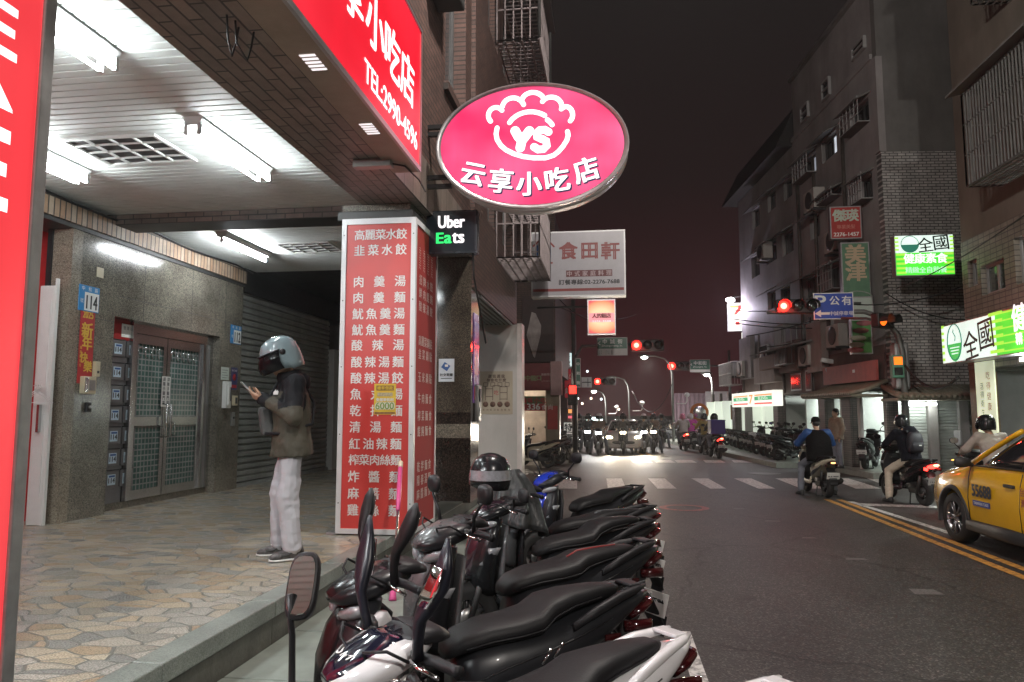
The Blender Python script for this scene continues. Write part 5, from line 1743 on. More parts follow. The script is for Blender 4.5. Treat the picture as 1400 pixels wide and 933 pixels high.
MB().lathe([(.16, .013), (.16, .02), (.01, .02)], (0, 0, 0), (0, -1, 0), M_ink_blue, 16).build('emblem', o)

# condensers, cages and awnings over the shop fronts
M_ac = mat('condenser_case', (.45, .43, .40), .5, .1, var=.1, dirt=.35)
def condenser(o_):
    MB().bb(-.36, -.02, 0, .85, 0, .62, M_ac, .015).build('case', o_)
    b = MB(); b.lathe([(.26, 0), (.26, .02), (.22, .025), (.05, .02)], (-.361, .42, .31), (-1, 0, 0), M_dark, 18); b.build('fan_grille', o_)
    b = MB(); b.bb(-.4, 0, .08, .13, -.06, 0, M_dark); b.bb(-.4, 0, .72, .77, -.06, 0, M_dark); b.build('bracket', o_)
acs = [(1016, 505, 'condenser unit above the left end of convenience fascia'), (1003, 505, 'condenser beside the cage, farthest along the facade'), (1050, 492, 'condenser with its fan side beside the brown box'),
       (1105, 487, 'condenser under the balcony cage in the middle of facade'), (1146, 460, 'condenser high beside the macaron sign'), (1113, 275, 'condenser high on the plaster beside red square sign'), (1143, 330, 'condenser on the plaster left of the tall green sign'), (1045, 345, 'condenser on the lower block between its small windows')]
ac0 = None
for i, (px, py, lab) in enumerate(acs):
    a, z = L(px, py, .2)
    loc = to_world(0, a - .4, z - .3)
    if ac0 is None:
        ac0 = thing('condenser_unit', lab, 'air conditioner', loc, RZ, 'condensers on the grey facade'); condenser(ac0)
    else: dup(ac0, loc, RZ, lab)
# patched cladding along the mezzanine
r6 = random.Random(21)
M_clads = [mat('clad_brown', (.15, .085, .065), .65, var=.25, scale=3, dirt=.4), mat('clad_pale', (.34, .28, .26), .6, var=.15, scale=3, dirt=.4), mat('clad_red', (.22, .07, .06), .6, var=.2, scale=3, dirt=.4), mat('clad_grey', (.22, .21, .21), .6, var=.2, scale=3, dirt=.4)]
yy = 3.4
while yy < yend - 1:
    wd = .9 + r6.random() * 1.6; zz = 2.5 + r6.random() * .5; hh = .8 + r6.random() * 1.1
    MB().bb(-.10 - r6.random() * .35, -.062, yy, yy + wd, zz, zz + hh, M_clads[r6.randrange(4)]).build('cladding_panel', fb)
    MB().bb(-.13, -.07, yy + wd + .05, yy + wd + .12, 2.3, 4.6, M_pipe).build('pipe', fb)
    yy += wd + .25 + r6.random() * .7
b = MB(Matrix.Identity(4)); y_ = -.1
while y_ < 3.2:
    b.tube([(-1.0, y_, 2.10), (-.55, y_, 2.20), (-.06, y_, 2.40)], .055, M_rt, 8); y_ += .115
b.bb(-.95, -.07, -.1, 3.2, 2.02, 2.08, M_rt); b.build('tile_awning', fb)
o = thing('wall_condenser', 'condenser on the dark recessed wall under the green fascia', 'air conditioner', PX(1392, 556, 9.0))
MB().bb(-.02, .28, -.42, .42, -.3, .3, M_ac, .015).build('case', o)
MB().lathe([(.25, 0), (.25, .02), (.2, .025), (.05, .02)], (-.021, 0, 0), (-1, 0, 0), M_dark, 18).build('fan_grille', o)
# shop canopies and cage on mezzanine
b = MB()
for px0, px1, py in ((1060, 1100, 525), (1100, 1125, 520)):
    a0, z = L(px1, py); a1, _ = L(px0, py)
    b.prism([(0, 0), (-.9, -.2), (-.9, -.24), (0, -.05)], (0, a0, 3.9), UX, UZ, -(a1 - a0), M_plaster_d)
b.build('awning', fb)
a0, z1_ = L(1097, 455); a1, z0_ = L(1082, 500)
cage(fb, 0, -.55, a0, a1, z0_, z1_ + .3, 'balcony_cage', .14, M_cage_l, local=True)
a0, z1_ = L(1016, 495); a1, z0_ = L(999, 528)
cage(fb, 0, -.5, a0, a1, z0_, z1_, 'balcony_cage', .12, M_cage_l, local=True)
a0, z1_ = L(1085, 482); a1, z0_ = L(1057, 507)
MB().bb(-.5, 0, a0, a1, z0_, z1_, mat('brown_box', (.16, .085, .06), .6, var=.2), .02).build('brown_cladding', fb)
for px0, px1, py0, py1 in ((1100, 1112, 438, 475), (1125, 1140, 430, 470), (1040, 1052, 470, 500), (1085, 1098, 510, 535), (1105, 1115, 505, 535)):
    a0, z1_ = L(px1, py0); a1, z0_ = L(px0, py1)
    f = MB(); f.bb(-.08, -.001, a0, a1, z0_, z1_, M_frame_w); w_ = f.build('window', fb); MB().bb(-.085, -.081, a0 + .05, a1 - .05, z0_ + .05, z1_ - .05, M_glass_d).build('pane', w_)
# ================================================================== STREET FURNITURE, FAR STREET
M_pole = mat('painted_pole', (.20, .21, .20), .5, .4, var=.15, dirt=.3)
M_pole_d = mat('dark_pole', (.09, .09, .088), .5, .4, var=.2)
M_red_lens = mat('red_signal_lens', (.8, .05, .03), .3, var=0, rvar=0, emit=(1.0, .016, .010), es=7)
M_red_core = mat('red_signal_core', (1, .5, .4), .3, var=0, rvar=0, emit=(1.0, .40, .28), es=2.4)
M_lens_off = mat('dark_lens', (.02, .02, .02), .1, var=.1, spec=.9)
M_orange_lens = mat('orange_signal_lens', (.9, .3, .02), .3, var=0, rvar=0, emit=(1.0, .14, .01), es=1.8)
M_sig = mat('signal_housing', (.015, .016, .016), .45, var=.2)
M_lamp_lens = mat('street_lamp_lens', (.9, .9, .9), .3, var=0, rvar=0, emit=(1.0, .96, .93), es=40)


def signal_head(o, n=3, lit=0, r=.15, horizontal=True, m=M_red_lens):
    w = n * r * 2.35
    if horizontal: MB().bb(0, w, .02, .22, -r * 1.25, r * 1.25, M_sig, .03).build('housing', o)
    else: MB().bb(-r * 1.25, r * 1.25, .02, .22, -w, 0, M_sig, .03).build('housing', o)
    for k in range(n):
        c = (r * 2.35 * (k + .5), .02, 0) if horizontal else (0, .02, -r * 2.35 * (k + .5))
        on_ = k == lit
        l = MB().lathe([(r * .98, 0), (r * .8, .03), (r * .4, .05), (.003, .055)], c, (0, -1, 0), m if on_ else M_lens_off, 18).build('lit_lens' if on_ else 'lens', o)
        if on_ and m is M_red_lens:
            MB().lathe([(r * .55, .0), (r * .5, .02), (.003, .03)], (c[0], c[1] - .04, c[2]), (0, -1, 0), M_red_core, 16).build('lamp_core', l)
            ld = bpy.data.lights.new('signal_light', 'POINT'); ld.energy = 45; ld.color = (1.0, .03, .02); ld.shadow_soft_size = .08
            lo = bpy.data.objects.new('signal_light', ld); COL.objects.link(lo); lo.parent = o; lo.location = (c[0], c[1] - .22, c[2])
        b = MB()
        ringo = [[(c[0] + r * 1.04 * q * cos(t), c[1] - d, c[2] + r * 1.04 * q * sin(t)) for t in [radians(-20 + 220 * i / 14) for i in range(15)]] for d, q in ((0, 1), (.2, 1.02))]
        b.loft(ringo, M_sig, False, True, False); b.build('visor', o)


# main signal on its curved mast, with the parking sign
YS = 18.0
pb = Vector((PY(1240, 600, YS).x, YS, .16))
s = thing('traffic_signal', 'horizontal traffic signal showing red on a long curved mast, left of the parking sign', 'traffic light', pb)
zarm = PY(1190, 425, YS).z
pts = [(0, 0, 0), (0, 0, zarm - 1.2), (-.08, 0, zarm - .75), (-.35, 0, zarm - .35), (-.8, 0, zarm - .18), (-3.0, 0, zarm - .16)]
MB().tube(pts, [.085, .075, .07, .062, .055, .045], M_pole, 10).build('mast', s)
q = PY(1060, 420, YS)
hd = bpy.data.objects.new('signal_head', None); COL.objects.link(hd); hd.parent = s; hd.location = (q.x - pb.x, -.12, q.z - pb.z)
signal_head(hd, 3, 0, .138)
MB().box((-.02, .12, 2.55), (.34, .3, 1.1), M_galv, None, .06).build('signal_cabinet', s)
q = PY(1225, 502, YS)
h2 = bpy.data.objects.new('pedestrian_head', None); COL.objects.link(h2); h2.parent = s; h2.location = (q.x - pb.x - .02, -.2, q.z - pb.z + .26)
b = MB(); b.bb(-.13, .13, 0, .18, -.52, 0, mat('signal_green_case', (.10, .30, .20), .5, var=.1), .02); b.build('housing', h2)
MB().bb(-.09, .09, -.008, -.001, -.22, -.04, M_orange_lens).build('lit_figure', h2)
MB().bb(-.09, .09, -.008, -.001, -.46, -.28, M_lens_off).build('lens', h2)
a, c = PY(1110, 402, YS), PY(1166, 437, YS)
o = thing('parking_sign', 'blue parking direction sign with white arrow hung on the signal mast', 'sign', ((a.x + c.x) / 2, YS - .1, (a.z + c.z) / 2))
w, h = c.x - a.x, a.z - c.z
M_bsign = mat('sign_blue', (.025, .07, .42), .35, var=.06)
MB().bb(-w / 2, w / 2, 0, .02, -h / 2, h / 2, M_letter_w).build('plate', o)
MB().bb(-w / 2 + .02, w / 2 - .02, -.004, -.0005, -h / 2 + .02, h / 2 - .02, M_bsign).build('face', o)
b = MB()
b.text('P', (-w * .46, -.0045, -h * .06), UX, UZ, M_letter_w, h=h * .46, w=w * .27, bold=.02)
b.row('公有', (-w * .10, -.0045, h * .20), UX, UZ, M_letter_w, w * .26, w * .56, bold=.025)
b.row('中誠停車場', (-w * .12, -.0045, -h * .28), UX, UZ, M_letter_w, w * .12, w * .60, bold=.008)
b.prism([(-.16, 0), (-.02, .085), (-.02, .03), (.17, .03), (.17, -.03), (-.02, -.03), (-.02, -.085)], (-w * .30, -.0045, -h * .28), UX, UZ, -.002, M_letter_w)
b.build('lettering', o)
MB().tube([(-w * .3, .05, h * .1), (w * .7, .05, h * .1)], .03, M_pole, 8).build('clamp_bar', o)
# orange arrow signal seen from the side
q = PY(1203, 437, 17.0)
o = thing('side_signal', 'signal lit orange seen edge on near the bend of mast', 'traffic light', q, radians(40))
signal_head(o, 2, 0, .13, True, M_orange_lens)
MB().tube([(.3, .2, 0), (.3, .5, .1), (.1, 1.0, .15)], .03, M_pole_d, 6).build('bracket', o)

# slim poles on the right kerb
def pole(label, px, py, ztop, r=.06, m=M_pole, name='utility_pole', stripe=False):
    p = G(px, py)
    o = thing(name, label, 'pole', p)
    MB().tube([(0, 0, 0), (0, 0, ztop)], [r, r * .8], m, 10).build('shaft', o)
    if stripe:
        b = MB()
        for k in range(3): b.tube([(0, 0, .95 + k * .3), (0, 0, 1.1 + k * .3)], r * 1.12, mat('stripe_yellow', (.6, .4, .03), .5, var=.1), 10)
        b.build('yellow_bands', o)
    return o
pol = pole('grey pole with camera cluster standing right of the black vested rider', 1157, 643, 5.6)
p = pol.location
b = MB(); b.tube([(0, 0, 3.0), (-.35, -.05, 3.05)], .025, M_pole_d, 6); b.build('camera_arm', pol)
for k, (dx_, dz, r_) in enumerate(((-.42, 3.12, .2), (-.30, 2.86, -.1))):
    q = MB(); q.box((dx_, -.1, dz), (.34, .14, .13), M_whitep if k == 0 else M_grey, Matrix.Rotation(r_, 3, 'Y'), .02); q.build('camera', pol)
pol2 = pole('grey pole with yellow bands among the parked scooters', 1067, 627, 6.2, .07, M_pole, 'utility_pole', True)
pole('thin dark pole at the far kerb near purple hoarding', 1000, 603, 5.4, .09)
pole('slim dark pole between the lit shops and parked scooter', 1152, 633, 2.9, .05, M_pole_d)


def lamp_post(label, px, py, lx, ly, watts, r=.07, arm=None, name='street_lamp', lens=M_lamp_lens, col=(1.0, .95, .9)):
    """lamp head read at (lx, ly); foot read at (px, py)"""
    p = G(px, py)
    hd_ = PY(lx, ly, p.y)
    o = thing(name, label, 'street lamp', p)
    dx_, zh = hd_.x - p.x, hd_.z
    MB().tube([(0, 0, 0), (0, 0, zh - .9), (dx_ * .06, 0, zh - .45), (dx_ * .25, 0, zh - .12), (dx_ * .6, 0, zh + .02), (dx_, 0, zh + .06)], [r, r * .8, r * .7, r * .6, r * .5, r * .45], M_pole, 8).build('post', o)
    MB().ell((dx_, 0, zh + .05), (.34, .16, .09), M_pole, 12, 7).build('lamp_head', o)
    MB().ell((dx_, -.02, zh - .03), (.17, .14, .09), lens, 12, 7).build('lens', o)
    l = bpy.data.lights.new('lamp_light', 'AREA'); l.shape = 'DISK'; l.size = .4; l.energy = watts; l.color = col
    lo = bpy.data.objects.new('lamp_light', l); COL.objects.link(lo); lo.parent = o; lo.location = (dx_, 0, zh - .15)
    return o
st1 = lamp_post('tall lamp post, lit, left of the green street sign', 921, 608, 881, 488, 420)
lamp_post('lit lamp post with second highest lamp, left of the far white car light', 861, 602, 836, 517, 420)
lamp_post('farthest lit lamp post at the left', 829, 597, 812, 535, 420)
lamp_post('lit lamp post beyond the round mirror', 976, 606, 966, 512, 240)
# shop corner lamp by the white pole sign
p = PY(998, 410, 33.0)
o = thing('wall_lamp', 'bright white lamp on an arm above the convenience pole sign', 'street lamp', p)
MB().ell((0, 0, 0), (.22, .15, .10), M_pole, 12, 7).build('lamp_head', o)
MB().ell((0, -.1, -.03), (.19, .12, .11), mat('wall_lamp_lens', (1, 1, 1), .3, var=0, rvar=0, emit=(1.0, .95, .95), es=60), 12, 7).build('lens', o)
MB().tube([(0, .05, .06), (.6, .1, .2), (1.6, .2, -.1)], .03, M_pole_d, 6).build('arm', o)
l = bpy.data.lights.new('lamp_light', 'POINT'); l.energy = 200; l.color = (.88, .80, 1.0); l.shadow_soft_size = .15
lo = bpy.data.objects.new('lamp_light', l); COL.objects.link(lo); lo.parent = o; lo.location = (-.2, -1.8, -.7)
# cameras and brackets on the lamp posts
for (px, py, Y, lab) in ((925, 552, 36.0, 'bent camera bracket on the tall lamp post'), (865, 562, 39.5, 'bent camera bracket on the second lamp post'), (832, 566, 46.0, 'bent camera bracket on the farthest lamp post')):
    q = PY(px, py, Y)
    o = thing('camera_bracket', lab, 'camera', q)
    MB().tube([(0, 0, 0), (.42, 0, .0), (.5, 0, .1), (.5, 0, .3), (.42, 0, .38)], .03, M_whitep, 6).build('arm', o)
    MB().ell((.5, 0, .42), (.13, .12, .11), M_whitep, 10, 6).build('dome', o)

# far signals and street signs
def hung_signal(label, px, py, foot, r=.15, lit=0, n=3):
    p = G(*foot); hd_ = PY(px, py, p.y)
    o = thing('traffic_signal', label, 'traffic light', p)
    dx_ = hd_.x - p.x
    MB().tube([(0, 0, 0), (0, 0, hd_.z - .4), (dx_ * .12, 0, hd_.z + .0), (dx_, 0, hd_.z + .05)], [.08, .07, .06, .045], M_pole_d, 8).build('mast', o)
    e_ = bpy.data.objects.new('signal_head', None); COL.objects.link(e_); e_.parent = o; e_.location = (dx_ - r * 1.2, -.15, hd_.z)
    signal_head(e_, n, lit, r)
    return o, p, hd_
hung_signal('largest far red signal, right of the green street name plate', 870, 473, (787, 634), .15)
hung_signal('red signal at head height beside the white striped plate, far left', 817, 522, (784, 606), .17)
hung_signal('red signal on the tall lamp post below the lamp arm', 918, 501, (1000, 604), .22)
q = PY(783, 533, 23.6)
o = thing('pedestrian_signal', 'red pedestrian signal on the left pole under the green plate', 'traffic light', q)
MB().bb(-.16, .16, 0, .18, -.5, .17, M_sig, .02).build('housing', o)
MB().bb(-.11, .11, -.01, -.001, -.13, .13, M_red_lens).build('lit_figure', o)
MB().bb(-.1, .1, -.01, -.001, -.44, -.2, M_lens_off).build('lens', o)
M_gsign = mat('street_sign_green', (.03, .12, .08), .4, var=.1)
def street_plate(label, px0, py0, px1, py1, Y, t1, t2, frac=.62, vertical=False):
    a, c = PY(px0, py0, Y), PY(px1, py1, Y)
    o = thing('street_name_sign', label, 'sign', ((a.x + c.x) / 2, Y, (a.z + c.z) / 2))
    w, h = c.x - a.x, a.z - c.z
    MB().bb(-w / 2, w / 2, 0, .03, -h / 2, h / 2, mat('sign_back_white', (.55, .53, .52), .5, var=.08)).build('plate', o)
    MB().bb(-w / 2 + .015, w / 2 - .015, -.006, -.001, h / 2 - h * frac, h / 2 - .015, M_gsign).build('green_face', o)
    b = MB()
    if vertical:
        for k, ch in enumerate(t1): b.text(ch, (0, -.0065, h / 2 - h * frac * (k + .6) / len(t1)), UX, UZ, M_letter_w, cell=w * .75, bold=.02)
    else:
        b.row(t1, (-w * .32, -.0065, h / 2 - h * frac * .36), UX, UZ, M_letter_w, h * frac * .44, w * .66, bold=.02)
        if t2: b.text(t2, (0, -.0065, h / 2 - h * frac * .86), UX, UZ, M_letter_w, h=h * frac * .2, w=w * .7, align='c')
        b.prism([(-.06, 0), (.03, .07), (.03, .04), (-.02, 0), (.03, -.04), (.03, -.07)], (-w * .42, -.0065, h / 2 - h * frac * .5), UX, UZ, -.001, M_letter_w)
    b.build('lettering', o)
    return o, w, h
o, w, h = street_plate('green street name plate with white strip, hung left of the large red signal', 816, 462, 858, 486, 23.2, '中誠街', 'Zhongcheng St.')
b = MB(); b.bb(-w * .02, -.0, -.004, -.001, -h * .46, -h * .2, M_ink); b.row('45-101', (-w * .44, -.002, -h * .25), UX, UZ, M_ink, h * .10, w * .36); b.row('98-116', (-w * .44, -.002, -h * .38), UX, UZ, M_ink, h * .10, w * .36); b.build('print', o)
street_plate('green double arrow street plate near the far right pole', 943, 492, 971, 509, 42.5, '中和街', 'Zhonghe St.', .78)
street_plate('vertical green street plate on the left corner pole', 787, 490, 794, 530, 23.4, '中和街', None, .97, True)
a, c = PY(795, 516, 33.5), PY(809, 530, 33.5)
o = thing('lane_sign', 'white lane plate with dark cross lines beside the far left signal', 'sign', ((a.x + c.x) / 2, 33.5, (a.z + c.z) / 2))
w, h = c.x - a.x, a.z - c.z
MB().bb(-w / 2, w / 2, 0, .03, -h / 2, h / 2, M_whitep).build('plate', o)
b = MB(); b.bb(-w * .45, w * .45, -.004, -.001, -.02, .02, M_ink); b.bb(w * .1, w * .16, -.008, -.005, -h * .4, h * .4, M_ink); b.build('lines', o)
p = G(787, 634)
o = thing('corner_pole', 'dark corner pole carrying the vertical green street plate', 'pole', p + Vector((-.05, .3, 0)))
MB().tube([(0, 0, 0), (0, 0, 5.4)], .07, M_pole_d, 8).build('shaft', o)
MB().tube([(0, 0, 0), (0, 0, .3), (0, 0, .5)], [.2, .18, .07], M_pole_d, 10).build('foot', o)

# white projecting restaurant sign, square sunset sign
Yq = 14.7
o, w, h = facing_sign('white_restaurant_sign', 'unlit white sign with dark red characters hanging over the left corner', 726, 318, 856, 404, Yq, mat('sign_white_unlit', (.40, .38, .42), .35, var=.06, dirt=.12), M_alu_w, .3)
M_mr = mat('maroon_letter', (.22, .02, .02), .45, var=.05)
def sp(px, py): 
    q = PY(px, py, Yq); return (q.x - o.location.x, q.z - o.location.z)
b = MB()
for ch, px in (('食', 777), ('田', 806), ('軒', 834.5)):
    x_, z_ = sp(px, 343); b.text(ch, (x_, -.001, z_), UX, UZ, M_mr, cell=.375, bold=.045)
x0_, z0_ = sp(774, 379); x1_, z1_ = sp(837, 368.5)
b.bb(x0_, x1_, -.003, -.001, z0_, z1_, mat('maroon_strip', (.12, .02, .025), .5, var=.1))
b.row('中式家庭料理', (x0_ + .01, -.004, (z0_ + z1_) / 2), UX, UZ, mat('mauve_letter', (.45, .34, .36), .5, var=0), .115, x1_ - x0_ - .02, bold=.02)
x0_, z0_ = sp(764, 389); x1_, _ = sp(847, 389)
b.text('訂餐專線:02-2276-7688', ((x0_ + x1_) / 2, -.001, sp(800, 389)[1]), UX, UZ, M_ink, h=.105, w=x1_ - x0_, align='c', bold=.03)
x0_, z0_ = sp(729, 399.5); x1_, z1_ = sp(853, 393)
b.bb(x0_, x1_, -.003, -.001, z0_, z1_, M_mr)
b.build('lettering', o)
b = MB()
xh, zh = sp(744, 343)
for pts in ([(-.22, .1), (0, .30), (.20, .08)], [(-.14, .1), (-.14, -.2), (.12, -.2), (.12, .08)], [(-.2, -.26), (.16, -.26)], [(-.1, .02), (.08, .02)], [(-.1, -.08), (.08, -.08)]):
    stroke(b, [(xh + a_, zh + c_) for a_, c_ in pts], .018, M_mr if len(pts) != 4 else M_ink_blue, -.004)
b.build('house_emblem', o)
MB().tube([(-w / 2 - .4, .15, .1), (-w / 2, .15, .1)], .04, M_dark, 6).build('bracket', o)
MB().tube([(-w / 2 - .5, .15, -.3), (-w / 2, .15, -.3)], .04, M_dark, 6).build('lower_bracket', o)
def sunset_mat():
    m, nt, p = _nt('sunset_sign_lit')
    Lk = nt.links.new
    tc_ = nt.nodes.new('ShaderNodeTexCoord'); mp = nt.nodes.new('ShaderNodeMapping'); mp.inputs['Scale'].default_value = (1.0, 0, 1.15)
    g = nt.nodes.new('ShaderNodeTexGradient'); g.gradient_type = 'SPHERICAL'
    Lk(tc_.outputs['Object'], mp.inputs[0]); Lk(mp.outputs[0], g.inputs[0])
    r = nt.nodes.new('ShaderNodeValToRGB'); r.color_ramp.elements[0].color = (.85, .10, .12, 1); r.color_ramp.elements[1].color = (1.0, .78, .45, 1)
    r.color_ramp.elements[0].position = .45; r.color_ramp.elements[1].position = .75
    e_ = r.color_ramp.elements.new(.52); e_.color = (1.0, .36, .16, 1)
    Lk(g.outputs[0], r.inputs[0]); Lk(r.outputs[0], p.inputs['Emission Color']); p.inputs['Emission Strength'].default_value = 1.0
    p.inputs['Base Color'].default_value = (.4, .1, .1, 1)
    return m
Yq = 20.0
o, w, h = facing_sign('sunset_sign', 'pink and orange lit square sign with small dark writing', 803, 410, 842, 457, Yq, sunset_mat())
b = MB(); b.box((0, -.003, -.02), (w * .9, .003, h * .26), lit('lit_pink_strip', (.95, .35, .38), .8))
b.row('人的麵店', (-w * .34, -.006, .03), UX, UZ, M_mr, .16, w * .68, bold=.05); b.row('2276-0508', (-w * .34, -.006, -.12), UX, UZ, M_lit_w, .08, w * .68, bold=.02)
b.build('lettering', o)
b = MB(); b.tube([(-w / 2 - 1.4, .1, .3), (-w / 2, .1, .3)], .03, M_dark, 6); b.build('bracket', o)

# left row of buildings beyond the side street
lb = thing('corner_shop_building', 'dark shop building on the far left corner with stone pillar', 'building', (-2.5, 24, 0))
YL = 23.6
b = MB(); b.bb(-12, -1.75, YL, YL + .3, 3.0, 8.2, M_brick_side); b.bb(-2.05, -1.75, YL + .31, 34, 3.0, 8.2, M_brick_f); P_(b, 'wall', lb)
q0, q1 = PY(746, 545, YL), PY(765, 545, YL)
b = MB(); b.bb(q0.x, q1.x, YL - .05, YL + .5, 0, 3.0, mat('stone_pillar', (.30, .24, .17), .5, var=.2, scale=3, dirt=.3)); P_(b, 'pillar', lb)
b = MB(); b.bb(q0.x + .06, q1.x - .06, YL - .062, YL - .052, 1.1, 1.85, M_rsd); P_(b, 'pillar_poster', lb)
b = MB(); b.bb(-10, -1.9, YL + 3.5, YL + 3.6, 0, 3.0, mat('warm_shop_wall', (.42, .36, .30), .6, var=.3, scale=2)); b.bb(-10, -1.9, YL + .31, YL + 3.5, 2.9, 2.98, M_white); P_(b, 'shop_interior', lb)
b = MB(); b.bb(-4.5, -2.6, YL + 2.0, YL + 2.08, 2.75, 2.85, mat('warm_tube', (1, .9, .8), .4, var=0, rvar=0, emit=(1.0, .85, .68), es=70)); P_(b, 'tube_light', lb)
a, c = PY(706, 497, YL - .3), PY(752, 534, YL - .3)
o = thing('red_shop_board', 'dull red shop board with pale green writing behind the white panel', 'sign', (a.x, YL - .3, a.z))
MB().bb(-2.4, c.x - a.x, 0, .2, c.z - a.z, 0, mat('board_red', (.20, .028, .03), .5, var=.15)).build('board', o)
b = MB(); b.row('口中龍口', (.1, -.001, (c.z - a.z) * .55), UX, UZ, mat('olive_letter', (.22, .26, .12), .5, var=0), .22, .72, bold=.03); b.row('新鮮現做', (.80, -.001, (c.z - a.z) * .42), UX, UZ, M_pale_txt, .09, .36); b.row('27760508', (.80, -.001, (c.z - a.z) * .66), UX, UZ, M_pale_txt, .07, .36); b.build('lettering', o)
MB().bb(c.x - a.x + .02, c.x - a.x + .38, -.02, .2, c.z - a.z - .15, .05, mat('pink_wall', (.5, .30, .30), .5, var=.1)).build('end_panel', o)
a, c = PY(706, 542, YL - .4), PY(745, 562, YL - .4)
o = thing('striped_valance', 'green and red shop valance with big digits over the lit shop', 'awning', (a.x, YL - .4, a.z))
hh = c.z - a.z
MB().bb(-2, c.x - a.x, 0, .04, hh * .5, 0, mat('valance_green', (.10, .16, .07), .6, var=.1)).build('green_strip', o)
MB().bb(-2, c.x - a.x, 0, .04, hh, hh * .5 - .002, mat('valance_red', (.40, .05, .05), .6, var=.1)).build('red_strip', o)
b = MB(); b.row('滷味小吃', (.15, -.001, hh * .28), UX, UZ, M_banner, .18, .8, bold=.04); b.text('336', (.55, -.001, hh * .92), UX, UZ, M_letter_w, h=.19, w=.4, align='c', bold=.03); b.row('食尚', (.8, -.001, hh * .75), UX, UZ, M_letter_w, .18, .38); b.build('lettering', o)
a, c = PY(714, 405, YL - .15), PY(757, 495, YL - .15)
o = thing('portrait_banner', 'dark hanging banner with a pale shape above the red shop board', 'banner', ((a.x + c.x) / 2, YL - .15, (a.z + c.z) / 2))
w, h = c.x - a.x, a.z - c.z
MB().bb(-w / 2, w / 2, 0, .03, -h / 2, h / 2, mat('banner_dark', (.045, .025, .025), .6, var=.4, scale=2)).build('cloth', o)
MB().prism([(-.1, -.9), (-.32, -.2), (-.15, .55), (-.02, .5), (.16, .1), (.14, -.2), (-.05, -.95)], (-.05, -.004, 0), UX, UZ, -.003, mat('banner_pale', (.36, .31, .30), .6, var=.3, scale=4)).build('pale_print', o)
# far left row
rr2 = random.Random(11)
M_far = [mat('far_wall', (.10, .08, .08), .8, var=.3, scale=.8), mat('far_wall_red', (.14, .075, .07), .8, var=.3, scale=.8), mat('far_wall_grey', (.12, .115, .12), .8, var=.3, scale=.8)]
for i, (y0, y1, x_, h_, lab) in enumerate(((34.3, 44, -2.0, 7.0, 'low dark building left of the street behind the blue sign'), (44.3, 58, -2.9, 9.5, 'taller dark building further down the left side'), (58.3, 80, -4.2, 7.5, 'distant dark building at the far end of left row'))):
    o = thing('street_building', lab, 'building', (x_ - 3, y0, 0))
    b = MB(); b.bb(x_ - 8, x_, y0, y1, 2.8, h_, M_far[i]); P_(b, 'wall', o)
    b = MB(); b.bb(x_ - 8, x_ - 2.5, y0, y1, 0, 2.8, M_dark); P_(b, 'shop_front', o)
    for k in range(3):
        yy = y0 + .2 + k * (y1 - y0) / 3.2
        b = MB(); b.bb(x_ - .5, x_, yy, yy + .5, 0, 2.8, M_far[(i + 1) % 3]); P_(b, 'pillar', o)
        f = MB(); f.bb(x_ - .02, x_ + .03, yy + 1, yy + 2.3, 4.0, 5.4, M_winf); w_ = P_(f, 'window', o); g_ = MB(); g_.bb(x_ + .031, x_ + .034, yy + 1.08, yy + 2.22, 4.08, 5.32, M_glass_d); P_(g_, 'pane', w_)
    b = MB(); b.bb(x_ - 2.4, x_ - .8, y0 + 1, y1 - 1, 2.6, 2.7, mat('far_tube_%d' % i, (1, .9, .8), .4, var=0, rvar=0, emit=((1, .85, .7), (.8, .95, 1), (1, .8, .6))[i], es=6)); P_(b, 'tube_light', o)
for (name, lab, p0, p1, Y, c, es, txt) in (('blue_shop_sign', 'small lit blue sign on the left row', (761, 468), (772, 479), 30, (.04, .05, .9), 1.0, '藥局'), ('blue_strip_sign', 'narrow blue lit strip under the blue sign', (761, 480), (764.5, 498), 30, (.08, .10, .8), .8, None),
        ('white_shop_sign', 'small white lit sign with dark writing on the left row', (769, 482), (783, 502), 32, (.75, .95, .95), .95, '茶飲'), ('red_vertical_sign', 'tall dull red vertical sign below the white lit sign', (771, 504), (782, 545), 31, (.35, .02, .03), .35, '火鍋'),
        ('warm_shop_sign', 'small warm orange lit sign low on the left row', (776, 559), (786, 566), 34, (1, .4, .12), 1.0, None), ('red_lit_sign', 'tiny red lit sign under the warm orange one', (775, 568), (783, 573), 35, (1, .15, .2), 1.0, None), ('pale_shop_banner', 'pale standing banner beside the dark parked scooters, far left', (770, 577), (784, 606), 33, (.75, .72, .66), .42, '特價')):
    m_ = lit('lit_' + name, c, es)
    o, w, h = facing_sign(name, lab, p0[0], p0[1], p1[0], p1[1], Y, m_, M_dark)
    if txt:
        b = MB()
        for k, ch in enumerate(txt):
            if h > w: b.text(ch, (0, -.001, h * (.24 - .48 * k)), UX, UZ, M_ink if c[1] > .5 else M_letter_w, cell=min(w, h / 2) * .8, bold=.03)
            else: b.text(ch, (w * (-.24 + .48 * k), -.001, 0), UX, UZ, M_ink if c[1] > .5 else M_letter_w, cell=min(h, w / 2) * .8, bold=.03)
        b.build('lettering', o)
